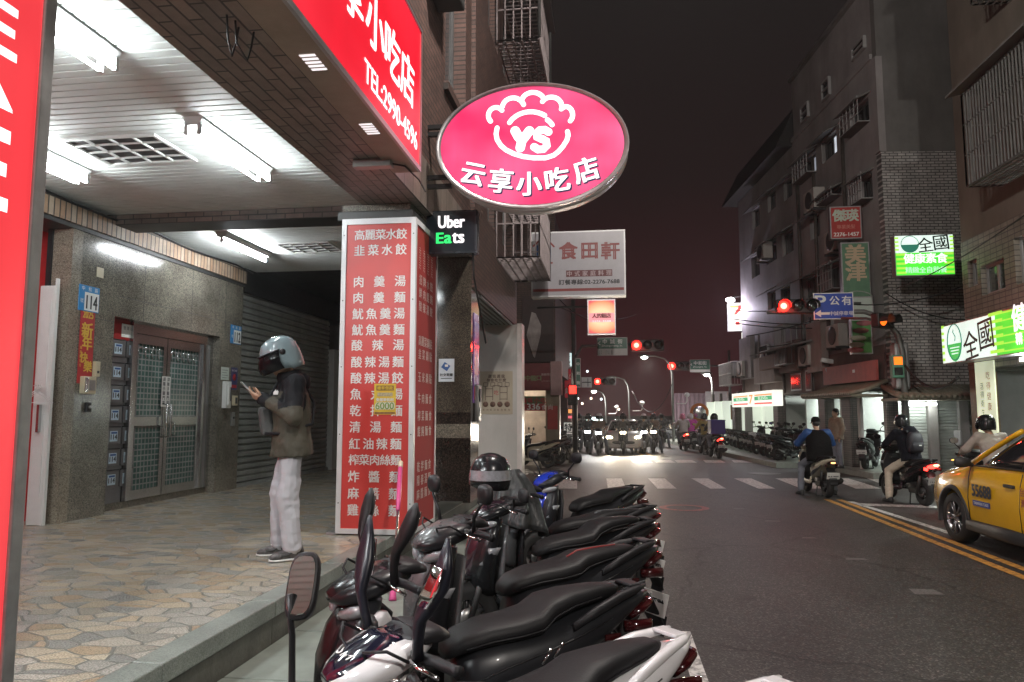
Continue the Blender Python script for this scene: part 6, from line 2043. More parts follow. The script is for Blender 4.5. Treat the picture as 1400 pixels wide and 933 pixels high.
# bright shop light cluster far down the street
rr2 = random.Random(5)
for k in range(9):
    px, py = 794 + k * 3.4 + rr2.random(), 572 + rr2.random() * 8
    q = PY(px, py, 60)
    o = thing('shop_lamp', 'small white shop lamp in the bright row far down the street', 'lamp', q, 0, 'bright lamps at the far shops')
    MB().ell((0, 0, 0), (.16, .1, .13), lit('lit_far_lamp', (.80, 1.0, .98), 5), 8, 6).build('bulb', o)
    MB().tube([(0, .05, .1), (0, .08, .5)], .03, M_dark, 5).build('cord', o)
for k, (px, py) in enumerate(((790, 545), (797, 520), (803, 508), (796, 552), (822, 546), (846, 560), (780, 545), (808, 545), (1012, 470), (975, 555))):
    q = PY(px, py, 55)
    o = thing('distant_light', 'tiny point of light far down the dark street', 'lamp', q, 0, 'scattered distant lights')
    MB().ell((0, 0, 0), (.09, .06, .09), lit('lit_dot_warm' if k % 2 else 'lit_dot_cool', (1, .8, .6) if k % 2 else (.85, .95, 1), 2.5), 8, 6).build('bulb', o)
    MB().tube([(0, .05, .05), (0, .08, .4)], .02, M_dark, 5).build('cord', o)
# hoarding, mirror, distant buildings
a, c = G(934, 601), G(985, 601)
o = thing('site_hoarding', 'purple grey corrugated hoarding beyond the round mirror', 'hoarding', ((a.x + c.x) / 2, a.y, 0))
pr = []
x_ = a.x - .5
while x_ < c.x + .6: pr += [(x_, 0), (x_ + .1, 0), (x_ + .14, .05), (x_ + .24, .05)]; x_ += .28
MB().loft([[(x - o.location.x, d, .05) for x, d in pr], [(x - o.location.x, d, 2.9) for x, d in pr]], mat('hoarding_purple', (.26, .18, .22), .6, .2, var=.15, dirt=.2), False, False, False).build('sheet', o)
MB().bb(c.x - o.location.x - .9, c.x - o.location.x + .5, -.1, -.02, .1, 3.0, mat('hoarding_pale', (.5, .45, .48), .6, var=.1)).build('pale_gate', o)
p = G(957, 612)
o = thing('traffic_mirror', 'round convex traffic mirror on a yellow and black striped post', 'mirror', p)
zm = PY(957, 564, p.y).z
b = MB(); b.tube([(0, 0, 0), (0, 0, zm)], .05, M_sig, 8); b.build('post', o)
for k in range(4): MB().tube([(0, 0, .3 + k * .4), (0, 0, .5 + k * .4)], .056, MATS['stripe_yellow'], 8).build('band', o)
MB().lathe([(.44, .04), (.44, 0), (.40, -.02)], (0, -.08, zm), (0, -1, 0), mat('mirror_rim', (.5, .16, .04), .5), 22).build('rim', o)
MB().lathe([(.40, .0), (.3, .06), (.15, .09), (.003, .10)], (0, -.06, zm), (0, -1, 0), M_steel, 22).build('mirror_glass', o)
for i, (x0, x1, Y, h_, lab) in enumerate(((14, 30, 75, 4.0, 'dim low building behind the purple hoarding'),)):
    o = thing('distant_building', lab, 'building', ((x0 + x1) / 2, Y, 0))
    b = MB(); b.bb(x0, x1, Y, Y + 8, 0, h_, M_far[i]); P_(b, 'wall', o)
    b = MB(); b.prism([(x0 - .4, h_ + .02), ((x0 + x1) / 2, h_ + .9), (x1 + .4, h_ + .02)], (0, Y - .2, 0), UX, UZ, -8.4, M_dark); P_(b, 'roof', o)
    for k in range(4):
        xx = x0 + 1.5 + k * (x1 - x0 - 3) / 3.2
        b = MB(); b.bb(xx, xx + 1.3, Y - .05, Y + .05, 3.5, 5.2, M_glass_d); P_(b, 'window', o)

# overhead cables
M_cable = mat('cable_black', (.012, .012, .013), .6, var=0, rvar=0)
def cable(label, p, q, sag, r=.014):
    p, q = Vector(p), Vector(q)
    pts = [p.lerp(q, t / 14) - UZ * sag * 4 * (t / 14) * (1 - t / 14) for t in range(15)]
    b = MB(); b.tube(pts, r, M_cable, 5)
    tag(b.build('overhead_cable', loc=pts[0]), label, 'cable', 'overhead cables')
A_ = [((1000, 436), (1200, 436), 24), ((1005, 425), (1190, 402), 22), ((1020, 460), (1200, 400), 22), ((1005, 442), (1210, 440), 23), ((1150, 415), (1315, 392), 18), ((1210, 400), (1320, 437), 18.5), ((1040, 475), (1155, 440), 24)]
for i, (a, c, Y) in enumerate(A_):
    cable(['black cable crossing the grey facade behind the parking sign', 'thin cable running over the red signal', 'sloping cable under the tall green sign', 'low cable level with the parking sign', 'cable passing in front of the white tiled wall', 'sagging cable from the mast to the brown building', 'short cable above the condensers'][i], PY(*a, Y), PY(*c, Y), .18, .016)
cable('long thin cable rising to the right past the square green sign', PY(1225, 395, 17), PY(1400, 295, 10), .1, .01)
cable('low slack cable dipping between mast and fascia', PY(1238, 500, 17.8), PY(1310, 516, 15.5), .35, .03)
for k in range(6):
    a_, z_ = L(1130 + k * 8, 400)
cable('looped cable between the two far lamp posts', PY(864, 535, 38), PY(919, 525, 36), 1.2, .022)
cable('cable strung from the left building across to the far lamps', PY(765, 410, 22), PY(842, 440, 24), .3, .016)
cable('second cable strung from the left building under the white sign', PY(765, 420, 22), PY(870, 430, 30), .3, .014)
# ================================================================== SCOOTERS, BICYCLE, CARS
M_seat = mat('seat_vinyl', (.008, .008, .0092), .52, var=.15, spec=.3, scale=9, bump=.12, bscale=160, rvar=.08)
M_plb = mat('black_plastic', (.012, .012, .014), .5, spec=.35, var=.15, bump=.08, bscale=220)
M_glossb = mat('gloss_black', (.012, .013, .015), .24, var=.15, coat=.15, rvar=.06, spec=.35)
M_tyre = mat('tyre_rubber', (.018, .018, .018), .75, var=.2)
M_rim = mat('wheel_rim', (.10, .10, .105), .35, .7, var=.1)
M_rim_l = mat('alloy_rim', (.30, .30, .31), .3, .85, var=.1)
M_chrome = mat('chrome', (.62, .62, .63), .1, 1.0, var=0, rvar=0)
M_engine = mat('engine_grey', (.05, .05, .05), .5, .5, var=.3)
M_lensc = mat('clear_lens', (.30, .31, .33), .06, .0, var=.25, scale=30, spec=.9, coat=1.0)
M_taill = mat('tail_lens', (.045, .004, .005), .15, var=.1, coat=.8)
M_amber = mat('amber_lens', (.55, .14, .012), .15, var=.1, coat=.8)
M_mirror = mat('mirror_glass', (.75, .75, .75), .03, 1.0, var=0, rvar=0)
M_plate = mat('number_plate', (.62, .62, .60), .4, var=.06, dirt=.15)
M_plate_t = mat('number_plate_ink', (.02, .02, .03), .5, var=0, rvar=0)
M_brake = mat('brake_light_lit', (.8, .03, .03), .2, var=0, rvar=0, emit=(1.0, .035, .025), es=7)
M_brake_h = mat('brake_light_core', (1, .5, .3), .2, var=0, rvar=0, emit=(1.0, .35, .16), es=9)
M_headlit = mat('headlight_lit', (1, 1, 1), .2, var=0, rvar=0, emit=(.93, .97, 1.0), es=45)
M_headlit_y = mat('headlight_warm', (1, .9, .7), .2, var=0, rvar=0, emit=(1.0, .82, .55), es=35)


class Kit:
    """parts of one thing: separate meshes, or one mesh when it is tiny in the picture"""
    def __init__(self, root, flat=False):
        self.root, self.flat, self.one = root, flat, MB()
        self.last = None

    def part(self, name, b, parent=None, **kw):
        if self.flat:
            for f_, mi, s in zip(b.f, b.mi, b.sm): pass
            base = len(self.one.v); self.one.v += b.v
            for f_, mi, s in zip(b.f, b.mi, b.sm):
                self.one.f.append(tuple(base + i for i in f_)); self.one.mi.append(self.one._m(b.mats[mi])); self.one.sm.append(s)
            return None
        return b.build(name, parent if parent is not None else self.root, **kw)

    def done(self, name):
        if self.flat: self.one.build(name, self.root)


def wheel(k, x, r, w, m_rim, name='wheel', spokes=5):
    b = MB()
    tr = r * .30
    b.lathe([(r - tr * 1.5, -w * .42), (r - tr * .8, -w * .5), (r - tr * .25, -w * .45), (r, -w * .2), (r + .003, 0), (r, w * .2), (r - tr * .25, w * .45), (r - tr * .8, w * .5), (r - tr * 1.5, w * .42)], (x, 0, r), (0, 1, 0), M_tyre, 24, True, False)
    t = k.part(name, b)
    b = MB(); ri = r - tr * 1.4
    b.lathe([(ri + .012, -w * .4), (ri - .008, -w * .3), (ri - .012, 0), (ri - .008, w * .3), (ri + .012, w * .4), (ri + .012, -w * .4)], (x, 0, r), (0, 1, 0), m_rim, 22, True, False)
    b.lathe([(.001, -w * .5), (.045, -w * .5), (.05, 0), (.045, w * .5), (.001, w * .5)], (x, 0, r), (0, 1, 0), m_rim, 12)
    for i in range(spokes):
        a = 2 * pi * i / spokes + .3
        p, q = Vector((x + .035 * cos(a), 0, r + .035 * sin(a))), Vector((x + (ri - .002) * cos(a), 0, r + (ri - .002) * sin(a)))
        b.tube([p, q], [.019, .014], m_rim, 6)
    b.lathe([(.07, .0), (.085, .006), (.085, .010), (.02, .010)], (x, w * .5, r), (0, 1, 0), M_steel_d, 16)
    k.part('rim', b, t)
    return t


def spoon_mirror(k, s, m_back, lift=.0, out=.02, tall=.30, face=1):
    """sporty mirror: thick arm flowing into a tall oval back; s = side"""
    base = Vector((.40, s * .20, 1.03))
    pts = [base, base + Vector((.01, s * .02, .07)), base + Vector((.015, s * (.04 + out), .13)), base + Vector((.0, s * (.065 + out), .18)), base + Vector((-.02, s * (.09 + out), .24)), base + Vector((-.035, s * (.105 + out), .30)), base + Vector((-.045, s * (.11 + out), .335 + lift))]
    hw = [.020, .019, .026, .048, .058, .042, .010]; th = [.018, .017, .020, .024, .026, .02, .006]
    rings = [sring(p, (0, 1, 0), (1, 0, 0), w, t, 14, 2.2) for p, w, t in zip(pts, hw, th)]
    b = MB(); b.loft(rings, m_back)
    mo = k.part('mirror', b)
    b = MB()
    rings2 = [[p_ + Vector((-.021 * face, 0, 0)) for p_ in sring(p, (0, 1, 0), (1, 0, 0), w * .82, .006, 12, 2.2)] for p, w in zip(pts[3:6], hw[3:6])]
    b.loft(rings2, M_mirror); k.part('mirror_glass', b, mo)


def stalk_mirror(k, s, m_back, hgt=.21, out=.12, ang=0.0, w=.075, h=.052):
    base = Vector((.38, s * .22, 1.03))
    c = base + Vector((.0, s * out, hgt))
    b = MB(); b.tube([base, base + Vector((.01, s * .02, .08)), base + Vector((.01, s * out * .8, hgt * .72)), c - Vector((0, 0, h * .7))], [.012, .010, .008, .008], M_plb, 7)
    R = Matrix.Rotation(ang, 3, 'X')
    rings = [[c + R @ Vector((dx_, w * q * math.copysign(abs(cos(t)) ** .75, cos(t)), h * q * math.copysign(abs(sin(t)) ** .75, sin(t)))) for t in [2 * pi * i / 18 for i in range(18)]] for dx_, q in ((-.016, .96), (-.012, 1.0), (.006, .95), (.02, .6), (.026, .1))]
    b.loft(rings, m_back)
    mo = k.part('mirror', b)
    b = MB(); b.loft([[c + R @ Vector((dx_, w * q * math.copysign(abs(cos(t)) ** .75, cos(t)), h * q * math.copysign(abs(sin(t)) ** .75, sin(t)))) for t in [2 * pi * i / 18 for i in range(18)]] for dx_, q in ((-.0175, .88), (-.0165, .9))], M_mirror, True, False); k.part('mirror_glass', b, mo)


def scooter(root, body, accent=None, seat=None, shield=None, rim=M_rim, mirror='spoon', flat=False, lit=False, brake=False, text=None, plate='MXY-5807', rack=False, windshield=False, head_m=None, emblem=None, tail_m=None, shoulder=None, hump=0.0, stripe=None):
    """step-through scooter, heading +x, about 1.8 m long"""
    k = Kit(root, flat)
    accent = accent or body; shield = shield or M_plb; seat = seat or M_seat; tail_m = tail_m or body
    # wheels
    wheel(k, .66, .245, .11, rim, 'front_wheel'); wheel(k, -.60, .245, .13, rim, 'rear_wheel')
    # fork and front fender
    b = MB()
    for s in (-1, 1): b.tube([(.66, s * .085, .245), (.56, s * .085, .58)], [.022, .028], M_engine, 8)
    b.tube([(.60, 0, .50), (.44, 0, 1.0)], .03, M_engine, 8)
    k.part('fork', b)
    b = MB(); rings = []
    for i in range(11):
        a = radians(-8 + 150 * i / 10); r_ = .285 + .01 * sin(pi * i / 10)
        w_ = .075 * (.55 + .45 * sin(pi * min(1, (i + 2) / 8))); c = Vector((.66 + r_ * cos(a), 0, .245 + r_ * sin(a)))
        n_ = Vector((cos(a), 0, sin(a)))
        rings.append([c + UY * (w_ * cos(t)) + n_ * (.030 * sin(t) - .012) for t in [pi * j / 8 for j in range(9)]] + [c + UY * (w_ * .93 * cos(t)) + n_ * (.022 * sin(t) - .018) for t in [pi * (8 - j) / 8 for j in range(9)]])
    b.loft(rings, body); k.part('front_fender', b)
    # front apron
    b = MB()
    b.loft(zloft([(.40, .50, .05, .07), (.46, .54, .085, .12), (.56, .56, .095, .17), (.68, .55, .095, .20), (.80, .525, .085, .205), (.88, .50, .07, .185), (.95, .47, .06, .15)], 20, 2.6), body)
    ap = k.part('front_apron', b)
    b = MB()                                                     # dark centre visor, proud of the apron
    b.loft([sring((xc, 0, z), (1, 0, 0), (0, 1, 0), d, w, 16, 2.2) for z, xc, d, w in ((.50, .575, .085, .03), (.60, .592, .085, .075), (.72, .585, .083, .11), (.84, .552, .075, .118), (.90, .525, .06, .10))], M_glossb if accent is body else accent)
    k.part('visor_panel', b, ap)
    for s in (-1, 1):                                            # indicators on the apron shoulders
        if shoulder:
            b = MB(); b.loft([sring((.535 - .09 * q, s * (.135 + .055 * q), .62 + .30 * q), (1, 0, 0), (0, 1, 0), w_, .030, 12, 2) for q, w_ in ((0, .02), (.25, .07), (.6, .075), (.9, .05), (1, .02))], shoulder); k.part('shoulder_panel', b)
        b = MB(); b.loft([sring((.57 - .05 * q, s * (.155 + .030 * q), .64 + .12 * q), (1, 0, 0), (0, 1, 0), .055, .026, 12, 2) for q in (0, .3, .7, 1)], M_amber if shoulder else M_lensc); k.part('indicator', b)
    # slim wedge over the handlebar with its dark glossy panel, slanted headlights below
    b = MB()
    cs_ = [(.625, .955, .045, .016), (.59, .962, .105, .038), (.53, .980, .150, .055), (.45, 1.005, .168, .062), (.36, 1.025, .140, .052), (.29, 1.035, .085, .030)]
    b.loft(xloft(cs_, 20, 2.3), body)
    cw_ = k.part('handlebar_cowl', b)
    b = MB(); b.loft([sring((x + .004, 0, z + .006), (0, 1, 0), (0, 0, 1), w * .80, h * 1.04, 18, 2.2) for x, z, w, h in cs_[:5]], M_glossb if accent is body else accent); vp = k.part('visor_panel', b, cw_)
    if text:
        b = MB(); b.text(text, (.575, .0, 1.0145), UY, Vector((-.95, 0, .30)).normalized(), M_letter_w, h=.040, w=.095, bold=.03, lift=.006, align='c')
        k.part('badge', b, vp)
    hm = head_m or (M_headlit if lit else M_lensc)
    for s in ((-1, 1) if not lit else (0,)):
        b = MB()
        if s: b.loft([sring((.575 - .055 * q, s * (.045 + .145 * q), .885 + .045 * q), (1, 0, 0), (0, 0, 1), .045 * w_, .030 * w_, 12, 2.2) for q, w_ in ((0, .3), (.2, .9), (.6, 1.0), (.9, .7), (1, .2))], hm)
        else: b.loft([sring((.585 + dx_, 0, .90), (0, 1, 0), (0, 0, 1), .115 * q, .10 * q, 18, 2.0) for dx_, q in ((-.03, 1.0), (.005, .98), (.02, .82), (.028, .3))], hm)
        k.part('headlight', b)
    b = MB(); b.box((.315, 0, 1.07), (.09, .20, .012), M_glossb, Matrix.Rotation(-.35, 3, 'Y'), .005); k.part('dashboard', b, cw_)
    b = MB(); b.loft(xloft([(.40, 1.045, .10, .03), (.33, 1.062, .125, .035), (.26, 1.055, .11, .03), (.21, 1.04, .06, .016)], 14, 2.6), M_plb); k.part('meter_hood', b, cw_)
    if windshield:
        b = MB(); b.loft([sring((.53 - .22 * q, 0, 1.02 + .30 * q), (1, 0, 0), (0, 1, 0), .006, .15 - .05 * q * q, 14, 3) for q in (0, .3, .6, .85, 1)], M_glossb); k.part('windshield', b)
    # bars, grips, levers
    b = MB()
    b.tube([(.40, -.20, 1.03), (.38, -.12, 1.03), (.40, 0, 1.0), (.38, .12, 1.03), (.40, .20, 1.03)], .016, M_engine, 8); k.part('handlebar', b)
    for s in (-1, 1):
        b = MB(); b.tube([(.385, s * .19, 1.032), (.36, s * .25, 1.03), (.335, s * .33, 1.02), (.333, s * .345, 1.02)], [.019, .018, .018, .021], M_plb, 9); g_ = k.part('grip', b)
        b = MB(); b.tube([(.42, s * .19, 1.03), (.425, s * .25, 1.025), (.395, s * .33, 1.01)], .007, M_chrome, 6); k.part('brake_lever', b, g_)
    # leg shield and floor
    b = MB()
    b.loft([sring((xc, 0, z), (1, 0, 0), (0, 1, 0), .018, w, 14, 3.5) for z, xc, w in ((.30, .40, .15), (.42, .44, .18), (.60, .455, .21), (.78, .435, .205), (.90, .40, .16))], shield); k.part('leg_shield', b)
    b = MB(); b.bb(-.10, .42, -.175, .175, .265, .305, M_plb, .015)
    for j in range(5): b.bb(-.06 + j * .09, -.02 + j * .09, -.15, .15, .3055, .310, M_plb)
    k.part('floorboard', b)
    b = MB()
    for s in (-1, 1): b.loft([sring((x, s * .175, z), (0, 1, 0), (0, 0, 1), .016, h, 10, 2.5) for x, z, h in ((.40, .33, .05), (.20, .28, .035), (-.05, .28, .045), (-.15, .34, .07))], accent)
    k.part('floor_trim', b)
    # rear body
    b = MB()
    b.loft(xloft([(.06, .47, .11, .17), (-.02, .50, .145, .20), (-.15, .53, .165, .195), (-.32, .575, .175, .165), (-.50, .645, .172, .128), (-.68, .715, .150, .088), (-.84, .77, .105, .052), (-.95, .795, .055, .028), (-1.0, .81, .025, .012)], 20, 2.4), body)
    rb = k.part('rear_body', b)
    for s in (-1, 1):                                            # contrasting side flash and vents
        b = MB(); b.prism([(.0, .0), (-.20, .10), (-.62, .215), (-.70, .225), (-.45, .12), (-.15, .0)], (-.08, s * .166, .44), UX, UZ, .012 * -s, accent if accent is not body else M_glossb); k.part('side_flash', b, rb)
        b = MB()
        for j in range(2): b.tube([(-.30 - j * .06, s * .176, .60 + j * .02), (-.35 - j * .06, s * .174, .66 + j * .02)], .008, M_chrome, 6)
        k.part('side_vent', b, rb)
    if emblem:
        for s in (-1, 1):
            b = MB(); b.text(emblem, (-.42 if s < 0 else -.66, s * .176, .565), UX * (1 if s < 0 else -1), UZ, M_chrome, h=.028, w=.15, lift=.004, bold=.03); k.part('side_badge', b, rb)
    # seat
    b = MB()
    secs = [(.115, .655, .05, .02), (.10, .67, .09, .04), (.04, .70, .125, .055), (-.08, .725, .15, .06), (-.22, .735, .165, .062), (-.33, .75, .168, .068), (-.40, .785 + hump * .6, .148, .070), (-.52, .805 + hump, .122, .060), (-.68, .82 + hump, .092, .048), (-.78, .828 + hump, .062, .034), (-.82, .83 + hump, .03, .016)]
    b.loft([[Vector((x, y, z)) for x, y, z in [(p.x, p.y, z0 + (p.z - z0) * (1.0 if p.z > z0 else .8)) for p in sring((x, 0, z0), (0, 1, 0), (0, 0, 1), w * .90, h * .86, 20, 3.1)]] for x, z0, w, h in secs], seat); st_ = k.part('seat', b)
    b = MB()
    for s in (-1, 1): b.tube([(x, s * (w * .90 + .0015), z0 - h * .15) for x, z0, w, h in secs[2:9]], .0045, M_plb, 5)
    k.part('piping', b, st_)
    if stripe:
        b = MB(); b.tube([(x, 0, z0 + h * .862) for x, z0, w, h in secs[5:9]], .007, stripe, 6)
        for s in (-1, 1): b.tube([(x, s * w * .80, z0 + h * .42) for x, z0, w, h in secs[3:9]], .0045, stripe, 5)
        k.part('seat_stripe', b, st_)
    # cables, panel seams, hook, key, pillion pegs
    if not flat:
        for s in (-1, 1):
            b = MB(); b.tube([(.43, s * .20, 1.028), (.50, s * .19, 1.07), (.54, s * .10, 1.05), (.50, s * .05, .97)], .0055, M_plb, 5); k.part('brake_cable', b)
            b = MB(); b.tube([(.02, s * .150, .56), (-.15, s * .1685, .61), (-.34, s * .178, .655), (-.52, s * .1745, .70), (-.70, s * .150, .75)], .0035, M_black, 4); k.part('panel_seam', b, rb)
            b = MB(); b.tube([(-.30, s * .15, .36), (-.32, s * .20, .35), (-.36, s * .235, .345)], .013, M_engine, 7); k.part('pillion_peg', b)
            b = MB(); b.box((-.70, s * .148, .66), (.09, .012, .030), M_taill if s > 0 else M_steel_d, None, .004); k.part('reflector', b, rb)
        b = MB(); b.lathe([(.02, 0), (.02, .008), (.008, .010)], (.405, .07, .84), (-1, 0, .1), M_chrome, 12); k.part('key_switch', b)
        b = MB(); b.tube([(.40, 0, .74), (.37, 0, .74), (.36, 0, .71), (.38, 0, .70)], .006, M_chrome, 6); k.part('bag_hook', b)
        b = MB(); b.loft([sring((.395 - .05 * q, -.09, .58 + .0 * q), (0, 1, 0), (0, 0, 1), .075 * (1 - .2 * q), .09 * (1 - .2 * q), 14, 4) for q in (0, .5, 1)], M_plb); k.part('glove_box', b)
        b = MB(); b.box((-1.0, 0, .34), (.004, .15, .12), M_plb, Matrix.Rotation(-.25, 3, 'Y'), .002); k.part('mud_flap', b)
    # grab rail, tail
    b = MB()
    
    rail = M_plb if tail_m is body and body is not M_wht else tail_m
    for s in (-1, 1): b.loft([sring((x, s * y, z), (0, 1, 0), (0, 0, 1), w, h, 12, 2.4) for x, y, z, w, h in ((-.48, .155, .735, .012, .02), (-.62, .135, .785, .022, .024), (-.78, .105, .832, .026, .022), (-.90, .075, .850, .024, .016), (-.955, .06, .862, .010, .006))], rail)
    b.bb(-.93, -.86, -.07, .07, .855, .872, rail, .006); k.part('grab_rail', b)
    b = MB(); b.loft([sring((x, 0, z), (0, 1, 0), (0, 0, 1), w, h, 16, 2.3) for x, z, w, h in ((-.86, .725, .085, .034), (-.93, .742, .085, .030), (-.995, .765, .065, .018), (-1.02, .775, .04, .010))], M_brake if brake else M_taill); tl = k.part('tail_light', b)
    if brake:
        b = MB(); b.ell((-1.015, 0, .765), (.012, .055, .018), M_brake_h, 10, 6); k.part('lamp_core', b, tl)
    for s in (-1, 1):
        b = MB(); b.loft([sring((x, s * (.10 + .02 * (-.80 - x) / .1), .685), (0, 1, 0), (0, 0, 1), w, .028, 10, 2) for x, w in ((-.80, .012), (-.86, .03), (-.93, .022), (-.945, .006))], M_brake if brake and s > 0 else M_taill); k.part('indicator', b)
    b = MB(); b.loft([sring((x, 0, z), (0, 1, 0), (-.3, 0, .95), w, .012, 12, 4) for x, z, w in ((-.80, .62, .085), (-.90, .52, .085), (-.985, .36, .08), (-1.01, .30, .07))], M_plb); fd = k.part('rear_fender', b)
    b = MB(); R = Matrix.Rotation(-.30, 3, 'Y')
    b.box((-.968, 0, .475), (.006, .26, .14), M_plate, R, .002)
    b.text(plate, Vector((-.9725, 0, .455)), -UY, Vector((.29, 0, .955)), M_plate_t, h=.055, w=.20, align='c', bold=.03, lift=.004)
    k.part('license_plate', b, fd)
    # engine, exhaust, stand
    b = MB(); b.loft(xloft([(-.06, .36, .07, .06), (-.18, .34, .11, .10), (-.40, .31, .12, .10), (-.62, .27, .10, .07), (-.72, .26, .06, .04)], 12, 3), M_engine); b.bb(-.62, -.30, .10, .145, .22, .33, M_engine, .02); k.part('engine', b)
    b = MB(); b.tube([(-.22, -.10, .24), (-.35, -.165, .235), (-.42, -.175, .25), (-.45, -.18, .26), (-.80, -.195, .36), (-.86, -.20, .38)], [.02, .022, .03, .055, .06, .045], M_engine, 12); ex = k.part('exhaust', b)
    b = MB(); b.loft([[Vector((-.52 - .26 * q, -.24, .29 + .075 * q)) + Vector((0, .0 + .008 * cos(t), 0)) + Vector((-.27, 0, .96)) * .04 * sin(t) for t in [2 * pi * i / 10 for i in range(10)]] for q in (0, .5, 1)], M_steel_d); k.part('heat_shield', b, ex)
    b = MB()
    for s in (-1, 1): b.tube([(-.30, s * .10, .22), (-.36, s * .15, .012)], .013, M_engine, 6)
    b.tube([(-.36, -.15, .015), (-.36, .15, .015)], .012, M_engine, 6); k.part('stand', b)
    b = MB()
    for s in (-1, 1): b.tube([(-.60, s * .13, .26), (-.70, s * .135, .55)], .028, M_engine, 8)
    k.part('shock_absorbers', b)
    for s in (-1, 1):
        if mirror == 'spoon': spoon_mirror(k, s, M_plb)
        elif mirror == 'tall': spoon_mirror(k, s, mat('mirror_navy_black', (.010, .011, .018), .36, var=.1, coat=.05, spec=.35), .05, .0, face=-1 if s > 0 else 1)
        elif mirror == 'stalk': stalk_mirror(k, s, M_plb)
        elif mirror == 'low': stalk_mirror(k, s, M_plb, .11, .16)
    if rack:
        b = MB(); b.bb(-.95, -.55, -.16, .16, .90, .925, M_plb, .01); k.part('rack', b)
    k.done('scooter_shell')
    return k


M_wht = mat('scooter_white', (.72, .71, .72), .18, var=.04, coat=.6, rvar=.05)
M_blk = mat('scooter_black', (.016, .017, .020), .34, var=.2, coat=.08, rvar=.08, spec=.3)
M_dkp = mat('scooter_dark_purple', (.030, .014, .022), .18, var=.15, coat=.7, rvar=.05)
M_gry = mat('scooter_grey', (.10, .105, .11), .28, var=.1, coat=.4)
M_blu = mat('scooter_blue', (.010, .035, .40), .2, var=.1, coat=.6)
M_crm_s = mat('scooter_cream', (.62, .55, .42), .25, var=.06, coat=.5)
M_navy_s = mat('scooter_navy_panel', (.008, .009, .022), .08, var=.2, coat=1.0, rvar=.02)

SG = 'scooters parked in a row along the kerb'
H0 = radians(214)


def place_scooter(label, c, hdg, scale=1.0, group=SG, **kw):
    o = thing('parked_scooter', label, 'scooter', (c[0], c[1], 0), radians(hdg), group, scale)
    scooter(o, **kw)
    return o


place_scooter('white scooter with dark blue front visor and lettered badge, second nearest the camera', (-.39, 2.43), 221, .89, body=M_wht, accent=M_navy_s, mirror='tall', text='SYM', plate='MWS-2196', tail_m=M_wht)
place_scooter('black scooter with white front shoulders and an amber lamp, third in the row', (-.62, 3.14), 214, .93, body=M_blk, accent=M_glossb, mirror='spoon', plate='NCA-6630', shield=M_plb, shoulder=M_wht, hump=.02)
place_scooter('glossy black scooter with silver side slots and thin lettering, fourth in row', (-.52, 4.10), 216, .97, body=M_blk, accent=M_gry, shield=M_gry, mirror='stalk', plate='MKT-0925', emblem='Racing', hump=-.01, stripe=mat('red_piping', (.25, .02, .02), .4))
place_scooter('black scooter with clear headlight and black front below the hung helmet', (-.46, 5.35), 211, .93, body=M_glossb, accent=M_dkp, shield=M_gry, mirror='low', plate='EPB-713', hump=.035)
place_scooter('grey and black scooter with a dark rain cover over its handlebars', (-.42, 6.25), 208, .93, body=M_gry, accent=M_blk, mirror='none', plate='MFE-1185', hump=-.02, stripe=M_gry)
place_scooter('blue and black scooter at the far end of the kerb row', (-.32, 7.65), 226, .95, body=M_blk, accent=M_blu, mirror='stalk', shield=M_plb, plate='NGS-3082')
place_scooter('white scooter nearest the camera, only its tail, one mirror and front edge in view', (-.085, 1.875), 222, .90, body=M_wht, accent=M_wht, mirror='none', plate='MUR-4417')


# white shoulder cover on the third scooter, loose covers and helmet
M_rain = mat('rain_cover_cloth', (.040, .044, .046), .40, var=.3, scale=14, bump=.5, bscale=38)
from mathutils import noise as nz_
def drape(name, label, cat, top, m, h=.42, r0=.05, r1=.24, folds=7, seed=0, ext=(1, 1)):
    """a cloth hanging in folds from a point, with a thickness"""
    b = MB(); n_ = 72; outer = []
    for i in range(15):
        q = i / 14
        R = []
        for j in range(n_):
            t = 2 * pi * j / n_
            rr_ = r0 + (r1 - r0) * q ** .75 + .045 * q * sin(folds * t + seed + 2.2 * q) + .03 * nz_.noise(Vector((cos(t) * 2.3 + seed, sin(t) * 2.3, q * 3)))
            R.append(Vector((rr_ * cos(t) * ext[0], rr_ * sin(t) * ext[1], -h * q ** 1.25 + .035 * nz_.noise(Vector((cos(t) * 1.5, sin(t) * 1.5 + seed, q * 2))) - .05 * q * sin(t * 2 + seed))))
        outer.append(R)
    inner = [[Vector((p.x * .95, p.y * .95, p.z - .006)) for p in R] for R in reversed(outer)]
    b.loft(outer + inner, m)
    o = b.build(name); o.location = top
    return tag(o, label, cat)
pk = PY(700, 655, 5.95)
drape('rain_cover', 'crumpled dark rain cover draped over scooter handlebars near the stone pillar', 'rain cover', (pk.x, pk.y, 1.14), M_rain, .46, .07, .27, 7, 1.3, (1.0, .85))
o = thing('helmet', 'glossy black open helmet hung on a scooter mirror before the white end panel', 'helmet', PY(671, 646, 5.25))
b = MB(); b.lathe([(.145, -.10), (.152, -.05), (.150, .0), (.13, .07), (.09, .115), (.04, .135), (.003, .14)], (0, 0, 0), (.15, -.1, 1), M_glossb, 22); b.build('shell', o)
b = MB(); b.loft([sring((0, -.01, z), (1, 0, 0), (0, 1, 0), r_ * 1.03, r_ * 1.05, 18, 2) for z, r_ in ((-.05, .148), (.02, .142))], M_lensc, False); b.build('visor', o)
MB().tube([(-.11, 0, -.1), (-.06, 0, -.17), (0, 0, -.18)], .008, M_plb, 6).build('strap', o)


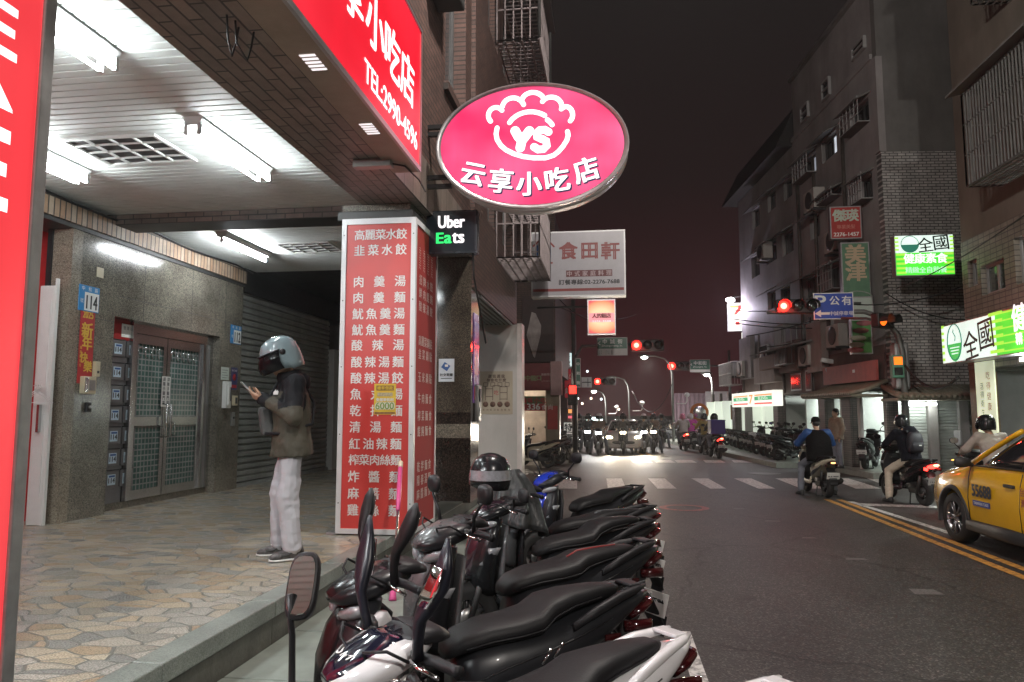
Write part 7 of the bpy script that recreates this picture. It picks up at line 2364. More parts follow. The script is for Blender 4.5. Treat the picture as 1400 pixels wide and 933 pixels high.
# the mirror of the nearest scooter, its stalk rising at the left bottom
near_s = [o for o in COL.objects if o.get('label', '').startswith('white scooter nearest')][0]
k = Kit(near_s)
cm = PY(412, 800, 1.80)
inv = (Matrix.Translation(near_s.location) @ Matrix.Rotation(near_s.rotation_euler.z, 4, 'Z') @ Matrix.Scale(near_s.scale.x, 4)).inverted()
c = inv @ cm
b = MB()
bs = Vector((.37, -.27, 1.03))
b.tube([bs, bs + Vector((.0, -.03, .0)), Vector((c.x + .02, c.y + .03, 1.015)), Vector((c.x + .022, c.y + .01, 1.04)), Vector((c.x + .025, c.y + .01, c.z - .13)), Vector((c.x + .03, c.y + .01, c.z - .09)), Vector((c.x + .03, c.y, c.z - .02))], [.013, .011, .011, .010, .009, .009, .010], M_plb, 8)
wv = (inv.to_3x3() @ (_r * 1)).normalized(); nv = (inv.to_3x3() @ Vector((-.10, -.90, .42)).normalized()); wv = (wv - nv * wv.dot(nv)).normalized(); hv = nv.cross(wv)
if hv.z < 0: hv = -hv
def mring(d, q): return [c + nv * d + wv * (.047 * q * math.copysign(abs(cos(t)) ** .6, cos(t))) + hv * (.085 * q * math.copysign(abs(sin(t)) ** .6, sin(t))) for t in [2 * pi * i / 20 for i in range(20)]]
b.loft([mring(.002, .95), mring(-.004, 1.0), mring(-.02, .96), mring(-.034, .6), mring(-.038, .1)], M_plb)
mo = k.part('mirror', b)
b = MB(); b.loft([mring(.0035, .84), mring(.0025, .86)], M_mirror, True, False); k.part('mirror_glass', b, mo)

# ------------------------------------------------------------------ parked and ridden scooters further off
far_proto = {}
def flat_scooter(name, label, loc, rz, group, body, scale=.92, **kw):
    key = (body.name, tuple(sorted((a, str(c)) for a, c in kw.items())))
    if key in far_proto:
        return dup(far_proto[key], loc, rz, label, group, scale)
    o = thing(name, label, 'scooter', loc, rz, group, scale)
    scooter(o, body, flat=True, **kw)
    far_proto[key] = o
    return o


RG = 'scooters parked before the convenience shop'
ords = ['nearest the banded pole', 'second past the banded pole', 'third past the banded pole', 'fourth past the banded pole', 'fifth past banded pole', 'sixth past banded pole', 'seventh past banded pole', 'eighth past banded pole', 'ninth past banded pole', 'tenth past banded pole', 'eleventh past banded pole', 'farthest, by the far kerb end']
cols = [M_blk, M_gry, M_glossb, M_wht, M_blk, M_blk, M_gry, M_blk, M_dkp, M_blk, M_gry, M_blk]
for i in range(12):
    p = G(1080 - 88 * (i / 11) ** .80, 629 - 24 * (i / 11) ** .80, .15)
    flat_scooter('parked_scooter', '%s scooter parked before the convenience shop, %s' % ('white' if cols[i] is M_wht else 'grey' if cols[i] is M_gry else 'dark', ords[i]), (p.x, p.y, .151), radians(35 + (i * 37 % 11)), RG, cols[i], .9, mirror='stalk')
for i, (px, py, rz, lab, m_) in enumerate(((1190, 640, 60, 'dark scooter parked between the lit shops and the two riders', M_blk), (1076, 634, 50, 'dark scooter parked alone just left of the slim dark pole', M_glossb))):
    p = G(px, py, .16 if i == 0 else 0); flat_scooter('parked_scooter', lab, p, radians(rz), 'dark scooters on the right pavement', m_, .95, mirror='stalk')
for i, (px, py, rz, lab, m_) in enumerate(((724, 640, 15, 'pale scooter parked at the corner shop behind white panel', M_crm_s), (741, 636, 20, 'grey scooter parked at the corner shop beside the pale one', M_gry), (765, 630, 60, 'black scooter parked right of the stone corner pillar', M_blk), (776, 627, 70, 'black scooter parked beside the corner pole', M_glossb))):
    p = G(px, py); flat_scooter('parked_scooter', lab, p, radians(rz + 180), 'scooters at the far left corner', m_, .92, mirror='stalk')
for i in range(3):
    p = G(905 + i * 7, 604); flat_scooter('parked_scooter', ('pale scooter parked under the tall lamp post', 'dark scooter parked beside the tall lamp post', 'grey scooter parked right of tall lamp post')[i], p, radians(20), 'scooters under the tall lamp post', (M_crm_s, M_blk, M_gry)[i], .95, mirror='stalk')

# bicycle with a grey basket box
bi = thing('bicycle', 'old dark bicycle with grey basket box beside the street cabinet', 'bicycle', G(1292, 648, .16), radians(115))
for x_ in (-.5, .5):
    b = MB(); b.tube([(x_ + .31 * cos(t), 0, .33 + .31 * sin(t)) for t in [2 * pi * i / 24 for i in range(25)]], .016, M_tyre, 6)
    for i in range(8): b.tube([(x_, 0, .33), (x_ + .3 * cos(pi * i / 4), 0, .33 + .3 * sin(pi * i / 4))], .002, M_steel_d, 4)
    b.build('wheel', bi)
b = MB()
for p, q in (((-.5, 0, .33), (-.1, 0, .3)), ((-.1, 0, .3), (-.2, 0, .8)), ((-.1, 0, .3), (.38, 0, .75)), ((-.18, 0, .7), (.36, 0, .82)), ((-.5, 0, .33), (-.18, 0, .72)), ((.5, 0, .33), (.34, 0, .95))): b.tube([p, q], .016, M_dark, 7)
b.build('frame', bi)
MB().tube([(.22, .25, .98), (.34, .15, .98), (.34, -.15, .98), (.22, -.25, .98)], .013, M_steel_d, 7).build('handlebar', bi)
MB().ell((-.22, 0, .84), (.14, .09, .04), M_seat, 12, 6).build('saddle', bi)
MB().bb(-.66, -.32, -.2, .2, .70, 1.05, mat('basket_grey', (.38, .37, .38), .5, var=.1), .03).build('basket', bi)
MB().tube([(-.1, -.05, .3), (-.02, -.1, .2)], .012, M_steel_d, 6).build('pedal', bi)


# ------------------------------------------------------------------ cars
def bool_cut(o, cutters):
    for c in cutters:
        md = o.modifiers.new('b', 'BOOLEAN'); md.operation = 'DIFFERENCE'; md.object = c; md.solver = 'EXACT'
    for c in cutters:
        COL.objects.unlink(c); c.parent = None; _bench.collection.objects.link(c)
    me = evaluated(o)
    o.modifiers.clear(); old = o.data; o.data = me; bpy.data.meshes.remove(old)
    for c in cutters:
        m_ = c.data; bpy.data.objects.remove(c); bpy.data.meshes.remove(m_)
    return o


M_taxi = mat('taxi_yellow', (.80, .43, .012), .22, var=.04, coat=.7, rvar=.04)
M_carw = mat('car_white', (.62, .58, .55), .22, var=.04, coat=.6)
M_clad = mat('black_cladding', (.022, .022, .023), .55, var=.15, bump=.08, bscale=200)
M_cglass = mat('car_glass', (.010, .011, .013), .04, var=.1, spec=.9, rvar=.01)


def car(o, paint, lit=False, suv=True):
    M_clad = globals()['M_clad'] if suv else paint
    st = [(2.23, .40, .72, .64, .30), (2.17, .33, .84, .76, .46), (2.02, .27, .93, .85, .6), (1.7, .24, 1.0, .895, .75), (1.3, .23, 1.045, .91, .82), (.85, .23, 1.09, .915, .86), (0, .23, 1.10, .92, .88), (-1.0, .23, 1.11, .92, .88), (-1.6, .24, 1.12, .915, .86), (-2.0, .30, 1.10, .88, .80), (-2.18, .40, 1.02, .82, .68), (-2.23, .48, .9, .74, .55)]
    rings = []
    for x, zb_, zt_, hw, tw in st:
        half = [(0, zb_), (hw * .75, zb_), (hw * .95, zb_ + .07), (hw * .985, zb_ + .22), (hw, (zb_ + zt_) / 2), (hw * .985, zt_ - .20), (hw * .955, zt_ - .09), (tw * .97, zt_ - .02), (tw * .7, zt_ + .008), (0, zt_ + .02)]
        rings.append([Vector((x, y, z)) for y, z in half] + [Vector((x, -y, z)) for y, z in reversed(half[1:-1])])
    body = MB().loft(rings, paint).build('body', o)
    cut = []
    for x in (1.32, -1.36):
        for s in (-1, 1):
            c = MB().lathe([(.385, -.3), (.385, .3)], (x, s * .85, .34), (0, 1, 0), paint, 32, True).build('cutter', o); cut.append(c)
    bool_cut(body, cut)
    for p_ in body.data.polygons: p_.use_smooth = True
    body.data.materials.clear(); body.data.materials.append(paint)
    try: body.data.set_sharp_from_angle(angle=radians(32))
    except Exception: pass
    # cabin: glass shell with painted roof and pillars
    def crect(z, xr, xf, hw, r=5.0): 
        n_ = 32; c = (xr + xf) / 2; a = (xf - xr) / 2
        return [Vector((c + a * math.copysign(abs(cos(t)) ** (2 / r), cos(t)), hw * math.copysign(abs(sin(t)) ** (2 / r), sin(t)), z)) for t in [2 * pi * i / n_ for i in range(n_)]]
    lv = [(1.07, -2.02, 1.02, .845), (1.20, -1.97, .80, .80), (1.35, -1.88, .50, .745), (1.48, -1.76, .22, .69), (1.545, -1.66, .03, .65)]
    MB().loft([crect(*l_) for l_ in lv], M_cglass).build('windows', o)
    MB().loft([crect(1.535, -1.70, .08, .668), crect(1.565, -1.66, .02, .65), crect(1.60, -1.5, -.15, .54), crect(1.615, -1.2, -.4, .35)], paint).build('roof', o)
    for s in (-1, 1):
        for pts, r_ in ((((.985, .80, 1.085), (.70, .77, 1.22), (.42, .715, 1.36), (.16, .66, 1.49), (.02, .63, 1.555)), .033), (((-.38, .845, 1.09), (-.42, .755, 1.34), (-.45, .665, 1.54)), .038), (((-1.30, .84, 1.09), (-1.38, .75, 1.34), (-1.45, .66, 1.54)), .045), (((-1.98, .74, 1.09), (-1.86, .69, 1.35), (-1.66, .60, 1.54)), .06)):
            MB().tube([(x, s * y, z) for x, y, z in pts], r_, paint if pts[0][0] > .5 or pts[0][0] < -1.2 else M_clad, 8).build('pillar', o)
        MB().tube([(.95, s * .862, 1.085), (0, s * .872, 1.10), (-1.0, s * .872, 1.11), (-1.95, s * .80, 1.11)], .012, M_clad, 6).build('window_trim', o)
        # doors: shut lines, handles
        for x in (.86, -.35, -1.32):
            b = MB(); b.tube([(x, s * .905, .38), (x - .0, s * .919, .66), (x - .02, s * .905, .92), (x - .03, s * .872, 1.06)], .005, M_black, 5); b.build('door_seam', o)
        for x in (-.16, -1.12): MB().box((x, s * .922, .90), (.22, .035, .04), M_clad, None, .012).build('door_handle', o)
        MB().loft([sring((x, s * (.905), z), (0, 1, 0), (0, 0, 1), .03, h, 10, 3) for x, z, h in ((.93, .30, .07), (0, .30, .085), (-.97, .30, .07))], M_clad).build('sill', o)
        for x in (1.32, -1.36):
            b = MB()
            b.loft([[Vector((x + r_ * cos(a), s * y, .34 + r_ * sin(a))) for r_, y in ((.375, .86), (.385, .925), (.43, .928), (.445, .90), (.44, .86))] for a in [radians(-14 + 208 * i / 20) for i in range(21)]], M_clad, False, True, False); b.build('wheel_arch', o)
            b = MB(); r = .335
            b.lathe([(r - .11, -.10), (r - .02, -.108), (r, -.07), (r + .002, 0), (r, .07), (r - .02, .108), (r - .11, .10)], (x, s * .80, r), (0, s, 0), M_tyre, 32, True, False)
            w_ = b.build('wheel', o)
            b = MB(); b.lathe([(r - .105, -.09), (r - .115, .02), (r - .105, .095), (r - .09, .10)], (x, s * .80, r), (0, s, 0), M_rim_l, 30, True, False)
            b.lathe([(.001, .085), (.05, .085), (.06, .07), (.06, .0)], (x, s * .80, r), (0, s, 0), M_rim_l, 14)
            b.lathe([(.001, .01), (.2, .012)], (x, s * .80, r), (0, s, 0), M_black, 20)
            for i in range(10):
                a = 2 * pi * (i // 2) / 5 + (.16 if i % 2 else -.16)
                b.tube([(x + .045 * cos(a), s * .875, r + .045 * sin(a)), (x + (r - .112) * cos(a * 1.0 + (.05 if i % 2 else -.05)), s * .885, r + (r - .112) * sin(a + (.05 if i % 2 else -.05)))], [.018, .014], M_rim_l, 6)
            b.build('rim', w_)
        # mirrors, lamps
        b = MB(); b.loft([sring((.80 + dx_, s * y, 1.13), (0, 1, 0), (0, 0, 1), .10 * q, .07 * q, 14, 2.6) for dx_, y, q in ((-.09, 1.01, .9), (-.05, 1.02, 1.0), (.03, 1.0, .85), (.08, .98, .4))], M_clad); b.tube([(.82, s * .86, 1.09), (.79, s * .96, 1.11)], .03, M_clad, 8); mo = b.build('side_mirror', o)
        MB().loft([sring((.80 + dx_, s * 1.025, 1.15), (0, 1, 0), (0, 0, 1), .07, .012, 10, 2) for dx_ in (.05, .075)], mat('amber_lit', (1, .5, .1), .3, var=0, rvar=0, emit=(1.0, .45, .08), es=3.0) if not lit else M_amber).build('turn_lamp', mo)
        MB().loft([sring((x, s * y, z), (0, 1, 0), (0, 0, 1), w, h, 14, 2.2) for x, y, z, w, h in ((2.02, .72, .80, .10, .05), (2.10, .68, .79, .12, .06), (2.175, .62, .775, .10, .05), (2.20, .60, .77, .05, .02))], M_headlit_y if lit else M_lensc).build('headlight', o)
        MB().loft([sring((x, s * .72, .93), (0, 1, 0), (0, 0, 1), .10, .06, 12, 2.4) for x in (-2.05, -2.15, -2.2)], M_taill).build('tail_lamp', o)
    b = MB()
    b.loft([sring((x, 0, .55), (0, 1, 0), (0, 0, 1), w, .11 if suv else .07, 18, 4) for x, w in ((2.1, .62), (2.215, .58), (2.235, .52))], M_plb); b.build('grille', o)
    MB().box((2.245, 0, .42), (.01, .36, .13), M_plate).build('license_plate', o)
    MB().loft([sring((x, 0, .36), (0, 1, 0), (0, 0, 1), w, .07, 16, 4) for x, w in ((1.95, .78), (2.18, .70), (2.22, .6))], M_clad).build('bumper_lip', o)
    MB().tube([(.99, -.5, 1.10), (1.02, 0, 1.10), (.95, .1, 1.13), (.70, .5, 1.24)], .01, M_black, 5).build('wiper', o)


fw_ = G(1311, 741)
tx = thing('taxi', 'yellow taxi with black wheel arches cut off by the right edge', 'car', (fw_.x + .79, fw_.y - 1.32 * .905, 0), radians(91), None, .905)
car(tx, M_taxi)
b = MB()
b.text('55688', (.72, .924, .70), -UX, UZ, M_ink, h=.15, w=.46, bold=.045, lift=.004)
b.bb(.30, .72, .921, .926, .575, .645, mat('taxi_blue', (.03, .06, .30), .3, var=.05))
b.text('TAIWAN TAXI', (.51, .9265, .593), -UX, UZ, M_letter_w, h=.035, w=.36, align='c', bold=.03, lift=.003)
M_tred = mat('taxi_red_letter', (.30, .03, .02), .4, var=0)
b.text('TOYOTA', (-.62, .924, .72), -UX, UZ, M_tred, h=.12, w=.62, bold=.02, lift=.004)
for i, ch in enumerate('台灣'): b.text(ch, (-.45, .924, .86 - i * .13), -UX, UZ, M_tred, cell=.11, bold=.02, lift=.004)
b.build('lettering', tx)
p = G(853, 616)
oc_ = thing('oncoming_car', 'pale hatchback facing the crosswalk with both headlights on', 'car', (p.x, 31.6, 0), radians(-92), None, .84)
car(oc_, M_carw, True, False)
for s in (-1, 1):
    l = bpy.data.lights.new('headlight_beam', 'SPOT'); l.energy = 220; l.spot_size = radians(60); l.spot_blend = .8; l.color = (1, .85, .65); l.shadow_soft_size = .06
    lo = bpy.data.objects.new('headlight_beam', l); COL.objects.link(lo); lo.parent = oc_; lo.location = (2.32, s * .62, .77); lo.rotation_euler = (0, radians(-84), 0)
# ================================================================== PEOPLE
from mathutils import noise as mnoise
M_skin = mat('skin', (.48, .29, .20), .5, var=.08, scale=9)
M_hair = mat('dark_hair', (.015, .012, .011), .5, var=.2, scale=40)


def cap(b, p, q, r0, r1, m, n=12):
    p, q = Vector(p), Vector(q)
    b.tube([p, p.lerp(q, .33), p.lerp(q, .66), q], [r0, r0 + (r1 - r0) * .33, r0 + (r1 - r0) * .66, r1], m, n)
    b.ell(p, (r0,) * 3, m, n, 8); b.ell(q, (r1,) * 3, m, n, 8)


def chain(b, pts, rs, m):
    for i in range(len(pts) - 1): cap(b, pts[i], pts[i + 1], rs[i], rs[i + 1], m)


def wrinkle(o, amp, sc_, seed=0, stretch=(1, 1, 1)):
    nrm = [v.normal.copy() for v in o.data.vertices]
    for v, n_ in zip(o.data.vertices, nrm):
        c = Vector((v.co.x * stretch[0], v.co.y * stretch[1], v.co.z * stretch[2])) * sc_ + Vector((seed * 3.1, seed * 1.7, 0))
        v.co += n_ * (mnoise.noise(c) * amp + (abs(mnoise.noise(c * 2.3)) - .25) * amp * .7)
    o.data.update()


def hand(b, wrist, d, palm_n, thumb, m, curl=.8, s=1.0):
    """palm with four unequal fingers curling and a thumb leaving its side; d = pointing, palm_n = out of the palm"""
    d, n_ = Vector(d).normalized(), Vector(palm_n).normalized()
    n_ = (n_ - d * n_.dot(d)).normalized()
    side = Vector(thumb).normalized(); side = (side - d * side.dot(d) - n_ * side.dot(n_)).normalized()
    w = Vector(wrist)
    for k in range(4):
        t = (1.5 - k) / 1.5
        cap(b, w + side * .013 * t, w + d * .085 * s + side * .030 * t * s, .016 * s, .0125 * s, m, 8)
    ln = (.070, .080, .075, .058)
    for k in range(4):
        base = w + d * .088 * s + side * (.030 - .020 * k) * s
        p = base; dd = d.copy(); a = curl * (.55 + .06 * k)
        for j, f in enumerate((.45, .32, .23)):
            dd = (dd * cos(a) + n_ * sin(a)).normalized() if j or curl > .3 else dd
            nn = n_ if j == 0 else (n_ * cos(a) - d * sin(a))
            q = p + dd * ln[k] * f * s
            cap(b, p, q, (.0092 - .0008 * j) * s, (.0086 - .0009 * j) * s, m, 7)
            p = q
    p0 = w + d * .022 * s + side * .026 * s
    p1 = p0 + (d * .5 + side * .75 + n_ * .25).normalized() * .040 * s
    p2 = p1 + (d * .85 + side * .15 + n_ * .5).normalized() * .032 * s
    p3 = p2 + (d * .85 - side * .1 + n_ * .5).normalized() * .024 * s
    cap(b, p0, p1, .014 * s, .011 * s, m, 8); cap(b, p1, p2, .0105 * s, .0095 * s, m, 8); cap(b, p2, p3, .0095 * s, .0078 * s, m, 8)


def head_solid(b, c, fwd, up, m, s=1.0):
    """skull, jaw, nose, brow, lips and ears"""
    f, u = Vector(fwd).normalized(), Vector(up).normalized()
    u = (u - f * u.dot(f)).normalized(); r_ = f.cross(u)
    T = Matrix((tuple(f), tuple(r_), tuple(u))).transposed().to_4x4(); T.translation = Vector(c)
    S = T @ Matrix.Scale(s, 4)
    b.ell((-.012, 0, .025), (.098, .076, .098), m, 16, 12, S)
    b.ell((.028, 0, -.055), (.062, .056, .066), m, 14, 10, S)
    b.ell((.070, 0, -.088), (.024, .028, .022), m, 10, 8, S)
    b.ell((.098, 0, -.022), (.018, .013, .024), m, 10, 8, S)
    b.ell((.090, 0, -.060), (.012, .024, .008), m, 10, 6, S)
    b.ell((.080, 0, .018), (.016, .050, .010), m, 10, 6, S)
    for s_ in (-1, 1): b.ell((-.012, s_ * .078, -.015), (.020, .009, .030), m, 8, 8, S)
    return S


def face_bits(parent, S):
    for s_ in (-1, 1):
        b = MB(); b.ell((.081, s_ * .031, .0), (.011, .013, .010), mat('eye_white', (.6, .58, .55), .25, var=0), 10, 7, S); b.ell((.0905, s_ * .031, 0), (.003, .0058, .0058), M_ink, 8, 6, S); b.build('eye', parent)


def full_helmet(parent, S, m_shell, visor=True, open_=True, s=1.0):
    k = MB()
    k.lathe([(.128, -.075), (.136, -.03), (.138, .02), (.130, .075), (.105, .122), (.060, .150), (.003, .160)], (0, 0, 0), (0, 0, 1), m_shell, 26)
    vs = []
    for v in k.v: vs.append(S @ Vector((v.x * 1.06 - .012, v.y * .96, v.z + .018 - (.035 if v.x < 0 and v.z < 0 else 0))))
    k.v = vs
    h = k.build('helmet', parent)
    if visor:
        b = MB()
        rings = []
        for z, r0, fx in ((.055, .140, .0), (.02, .150, .012), (-.02, .158, .02), (-.055, .156, .018), (-.080, .150, .012)):
            rings.append([S @ Vector((r0 * cos(t) * 1.06 - .012 + fx, r0 * .97 * sin(t), z + .015)) for t in [radians(-84 + 168 * i / 18) for i in range(19)]])
        inner = [[S @ (S.inverted() @ p * .975) for p in r] for r in rings]
        b.loft(rings, M_visor, False, True, False); b.loft(inner, M_visor, False, True, False); b.build('visor', h)
        b = MB(); b.tube([S @ Vector((.144 * cos(t) * 1.06 - .012, .144 * .97 * sin(t), .073)) for t in [radians(-86 + 172 * i / 16) for i in range(17)]], .007, M_plb, 6)
        for s_ in (-1, 1): b.ell((-.015, s_ * .135, .05), (.022, .010, .022), M_plb, 10, 6, S)
        b.build('visor_hinge', h)
    return h


M_visor = mat('smoked_visor', (.006, .006, .007), .06, var=.05, spec=.12, coat=0, rvar=.01)


def person(label, loc, rz, J, jacket, trousers, shoes, scale=1.0, vox=.013, helmet=None, visor=True, group=None, sleeve2=None, cap_m=None, name='person', hands=True, gloves=None, pack=None, jr=1.0, hair=True, vest=None, face=True, tw=1.0):
    o = thing(name, label, 'person', loc, rz, group, scale)
    V = lambda k: Vector(J[k])
    sk = MB(); jk = MB(); tr = MB()
    up = (V('head') - V('neck')).normalized() if 'up' not in J else Vector(J['up'])
    S = head_solid(sk, V('head'), J.get('look', (1, 0, 0)), up, M_skin)
    cap(sk, V('head') - up * .05, V('neck'), .052, .056, M_skin)
    cap(sk, V('chest'), V('pelvis'), .12, .12, M_skin)
    cap(sk, V('chest'), V('neck'), .11, .055, M_skin)
    for s_ in 'LR':
        chain(sk, [V('sh' + s_), V('el' + s_), V('wr' + s_)], [.045, .038, .027], M_skin)
        chain(sk, [V('hip' + s_), V('kn' + s_), V('an' + s_)], [.075, .052, .038], M_skin)
        cap(sk, V('sh' + s_), V('chest'), .05, .08, M_skin)
        cap(sk, V('hip' + s_), V('pelvis'), .075, .10, M_skin)
        hd = J.get('hd' + s_, ((V('wr' + s_) - V('el' + s_)).normalized(), (0, 0, -1), (0, 1 if s_ == 'R' else -1, 0)))
        hand(sk, V('wr' + s_), hd[0], hd[1], hd[2], M_skin, J.get('curl', .9))
    body = sk.build('body', o)
    remesh(body, min(vox, .0075) if vox < .012 else vox, 2)
    if gloves: body.data.materials[0] = M_skin
    # jacket
    ch, pe, ne = V('chest'), V('pelvis'), V('neck')
    ax = (ch - pe).normalized()
    wid = (V('shL') - V('shR')).normalized(); dep = ax.cross(wid)
    def torso(b, m, k, lo=-.06):
        L_ = (ch - pe).length
        secs = [(lo, .188, .146), (.12, .176, .134), (.45, .172, .130), (.8, .190, .132), (1.05, .195, .122), (1.22, .165, .100), (1.36, .085, .075)]
        rings = [sring(pe + ax * (L_ * t) + (ne - ch) * max(0, t - 1.2), wid, dep, w * k, d * k, 20, 2.3) for t, w, d in secs]
        b.loft(rings, m)
    torso(jk, jacket, jr, J.get('hem', -.06))
    for s_ in 'LR':
        chain(jk, [V('sh' + s_), V('el' + s_), V('wr' + s_) - (V('wr' + s_) - V('el' + s_)).normalized() * .012], [.078 * jr, .064 * jr, .048 * jr], jacket)
        cap(jk, V('sh' + s_), ch + (ne - ch) * .45, .078 * jr, .085 * jr, jacket)
    jo = jk.build('jacket', o); remesh(jo, vox, 3); wrinkle(jo, .013, 8, 1, (1, 1, .8)); wrinkle(jo, .006, 22, 3, (1, 1, .5))
    # trousers
    for s_ in 'LR':
        chain(tr, [V('hip' + s_), V('kn' + s_), V('an' + s_) + (V('kn' + s_) - V('an' + s_)).normalized() * .03], [.084, .080 * tw, .070 * tw], trousers)
        cap(tr, V('hip' + s_), V('pelvis'), .098, .118, trousers)
    cap(tr, V('pelvis'), V('pelvis') + ax * .06, .12, .12, trousers)
    to = tr.build('trousers', o); remesh(to, vox, 3); wrinkle(to, .013, 7, 2, (.9, .9, .8)); wrinkle(to, .004, 20, 6, (.5, .5, 1.4))
    for s_ in 'LR':
        a = V('an' + s_); fd = Vector(J.get('ft' + s_, (1, 0, 0))).normalized()
        g = a.z - .085
        sd = UZ.cross(fd)
        sh = MB()
        def rr_(x, z, w, h): return sring(a + fd * x + UZ * (z - a.z + g), sd, UZ, w, h, 14, 2.5)
        sh.loft([rr_(-.085, .055, .02, .03), rr_(-.075, .058, .034, .050), (rr_(-.02, .062, .042, .060)), rr_(.05, .050, .046, .045), rr_(.11, .040, .048, .034), rr_(.155, .034, .040, .026), rr_(.18, .030, .02, .016)], shoes)
        so = sh.build('shoe', o)
        q = MB(); q.loft([rr_(-.09, .012, .025, .012), rr_(-.07, .012, .040, .013), rr_(.05, .012, .050, .012), rr_(.14, .012, .046, .012), rr_(.185, .014, .02, .010)], M_letter_w if J.get('white_sole') else M_plb); q.build('sole', so)
        if J.get('white_sole'):
            q = MB()
            for j in range(3): q.tube([a + fd * (.01 + .028 * j) + UZ * (.118 - .013 * j - a.z + g) + sd * y for y in (-.03, 0, .03)], .006, M_letter_w, 5)
            for y in (-.045, .045): q.tube([a + fd * x + sd * y * (1.02) + UZ * (z - a.z + g) for x, z in ((-.05, .05), (0, .075), (.05, .05), (.1, .045))], .008, M_dark if y > 0 else M_ink, 5)
            q.build('laces', so)
    if face: face_bits(o, S)
    if helmet is not None:
        full_helmet(o, S, helmet, visor)
    elif cap_m is not None:
        b = MB(); b.lathe([(.098, .0), (.100, .04), (.085, .09), (.05, .115), (.003, .12)], (0, 0, 0), (0, 0, 1), cap_m, 20)
        b.v = [S @ Vector((v.x * 1.06 - .012, v.y * .92, v.z + .025)) for v in b.v]
        q = b.build('cap', o)
        b = MB(); b.loft([[S @ Vector((.085 + d_ * .09, y * (1 - .25 * d_), .035 - .02 * d_ - abs(y) * .15)) for y in [-.075 + .15 * i / 8 for i in range(9)]] for d_ in (0, .5, 1)], cap_m, False, True, False); b.build('peak', q)
        b = MB(); b.ell((-.045, 0, -.0), (.075, .080, .075), M_hair, 14, 9, S); b.build('hair', o)
    elif hair:
        b = MB(); b.ell((-.022, 0, .045), (.102, .084, .095), M_hair, 16, 10, S); b.ell((-.055, 0, -.01), (.062, .078, .08), M_hair, 14, 9, S); b.build('hair', o)
    return o, S


# ---- the person on the arcade floor, looking down at a phone
M_olive = mat('olive_jacket', (.058, .052, .036), .7, var=.12, scale=7, bump=.15, bscale=90)
M_jblack = mat('black_jacket', (.007, .0075, .010), .7, spec=.25, var=.2, scale=7, bump=.15, bscale=90)
M_lgrey = mat('light_grey_trousers', (.50, .50, .54), .7, var=.08, scale=7, bump=.2, bscale=80)
M_sneak = mat('sneaker', (.10, .095, .095), .6, var=.95, scale=26)
M_helm_t = mat('helmet_teal', (.24, .32, .35), .14, var=.03, coat=.9, rvar=.03)
Jp = dict(pelvis=(0, 0, .93), chest=(.015, 0, 1.29), neck=(.03, 0, 1.47), head=(.105, 0, 1.60), up=(.28, 0, 1), look=(.90, 0, -.40),
          shL=(.01, .185, 1.405), shR=(.01, -.185, 1.405), elL=(.03, .30, 1.14), elR=(.05, -.28, 1.15), wrL=(.235, .085, 1.275), wrR=(.235, -.06, 1.285),
          hipL=(0, .09, .90), hipR=(0, -.09, .90), knL=(.035, .105, .50), knR=(.06, -.11, .50), anL=(-.02, .11, .085), anR=(.05, -.13, .085), ftL=(1, .10, 0), ftR=(1, -.25, 0), white_sole=True, hem=-.30,
          hdL=((.75, -.35, .28), (.1, -.55, .8), (.35, .35, .7)), hdR=((.75, .32, .26), (.1, .5, .8), (.35, -.3, .7)), curl=.75)
pf = G(394, 763, PZ)
pr_, S_ = person('person in teal open helmet, olive and black jacket and pale trousers, reading a phone', (pf.x, pf.y, PZ), radians(212), Jp, M_olive, M_lgrey, M_sneak, 1.035, .0085, None, jr=1.14, tw=1.12)
full_helmet(pr_, S_ @ Matrix.Scale(1.12, 4), M_helm_t)
# black yoke and upper sleeves: the panels of the same jacket, plus a turned-down collar
V = lambda k: Vector(Jp[k])
jo_ = [c for c in pr_.children if c.name.startswith('jacket')][0]
jo_.data.materials.append(M_jblack)
for p_ in jo_.data.polygons:
    c = p_.center; black = c.z > 1.335 + .02 * c.x
    for s_ in 'LR':
        A, B = V('sh' + s_), V('el' + s_); d_ = B - A; t_ = max(0, min(1, (c - A).dot(d_) / d_.length_squared))
        if (c - A - d_ * t_).length < .125 and t_ < .80 and abs(c.y) > .17: black = True
        if (c - V('wr' + s_)).length < .085: black = True
    if black: p_.material_index = 1
b = MB()
b.lathe([(.095, 0), (.105, .04), (.098, .075), (.075, .08), (.07, .0)], (.025, 0, 1.43), (.2, 0, 1), M_jblack, 18)
b.ell((-.085, 0, 1.42), (.055, .105, .075), M_jblack, 14, 8)
y_ = b.build('hood', pr_); remesh(y_, .009, 2); wrinkle(y_, .008, 12, 4)
b = MB(); b.bb(.0, .004, -.026, .026, -.014, .014, M_letter_w, .001); b.prism([(-.026, -.012), (-.008, .02), (.006, .004), (.016, .014), (.026, -.012)], (.002, 0, .01), UY, UZ, .003, M_letter_w)
em = b.build('chest_emblem', pr_); em.location = (.150, .130, 1.325); em.rotation_euler = (0, radians(-14), radians(38))
for z_, r_ in ((.845, .0),):
    pass
b = MB(); b.tube([(.145 * cos(t) * .98 + .0, .195 * sin(t), .838) for t in [2 * pi * i / 28 for i in range(29)]], .012, M_olive, 8); b.build('jacket_hem', pr_)
bs_ = thing('shoulder_bag', 'small dark sling bag hanging at the chest of the person with phone', 'bag', (pf.x, pf.y, PZ), radians(212), None, 1.035)
b = MB(); b.box((.20, -.06, 1.10), (.10, .16, .24), mat('bag_cloth', (.07, .075, .075), .6, var=.3, scale=25), Matrix.Rotation(.15, 3, 'Y'), .03); b.build('pouch', bs_)
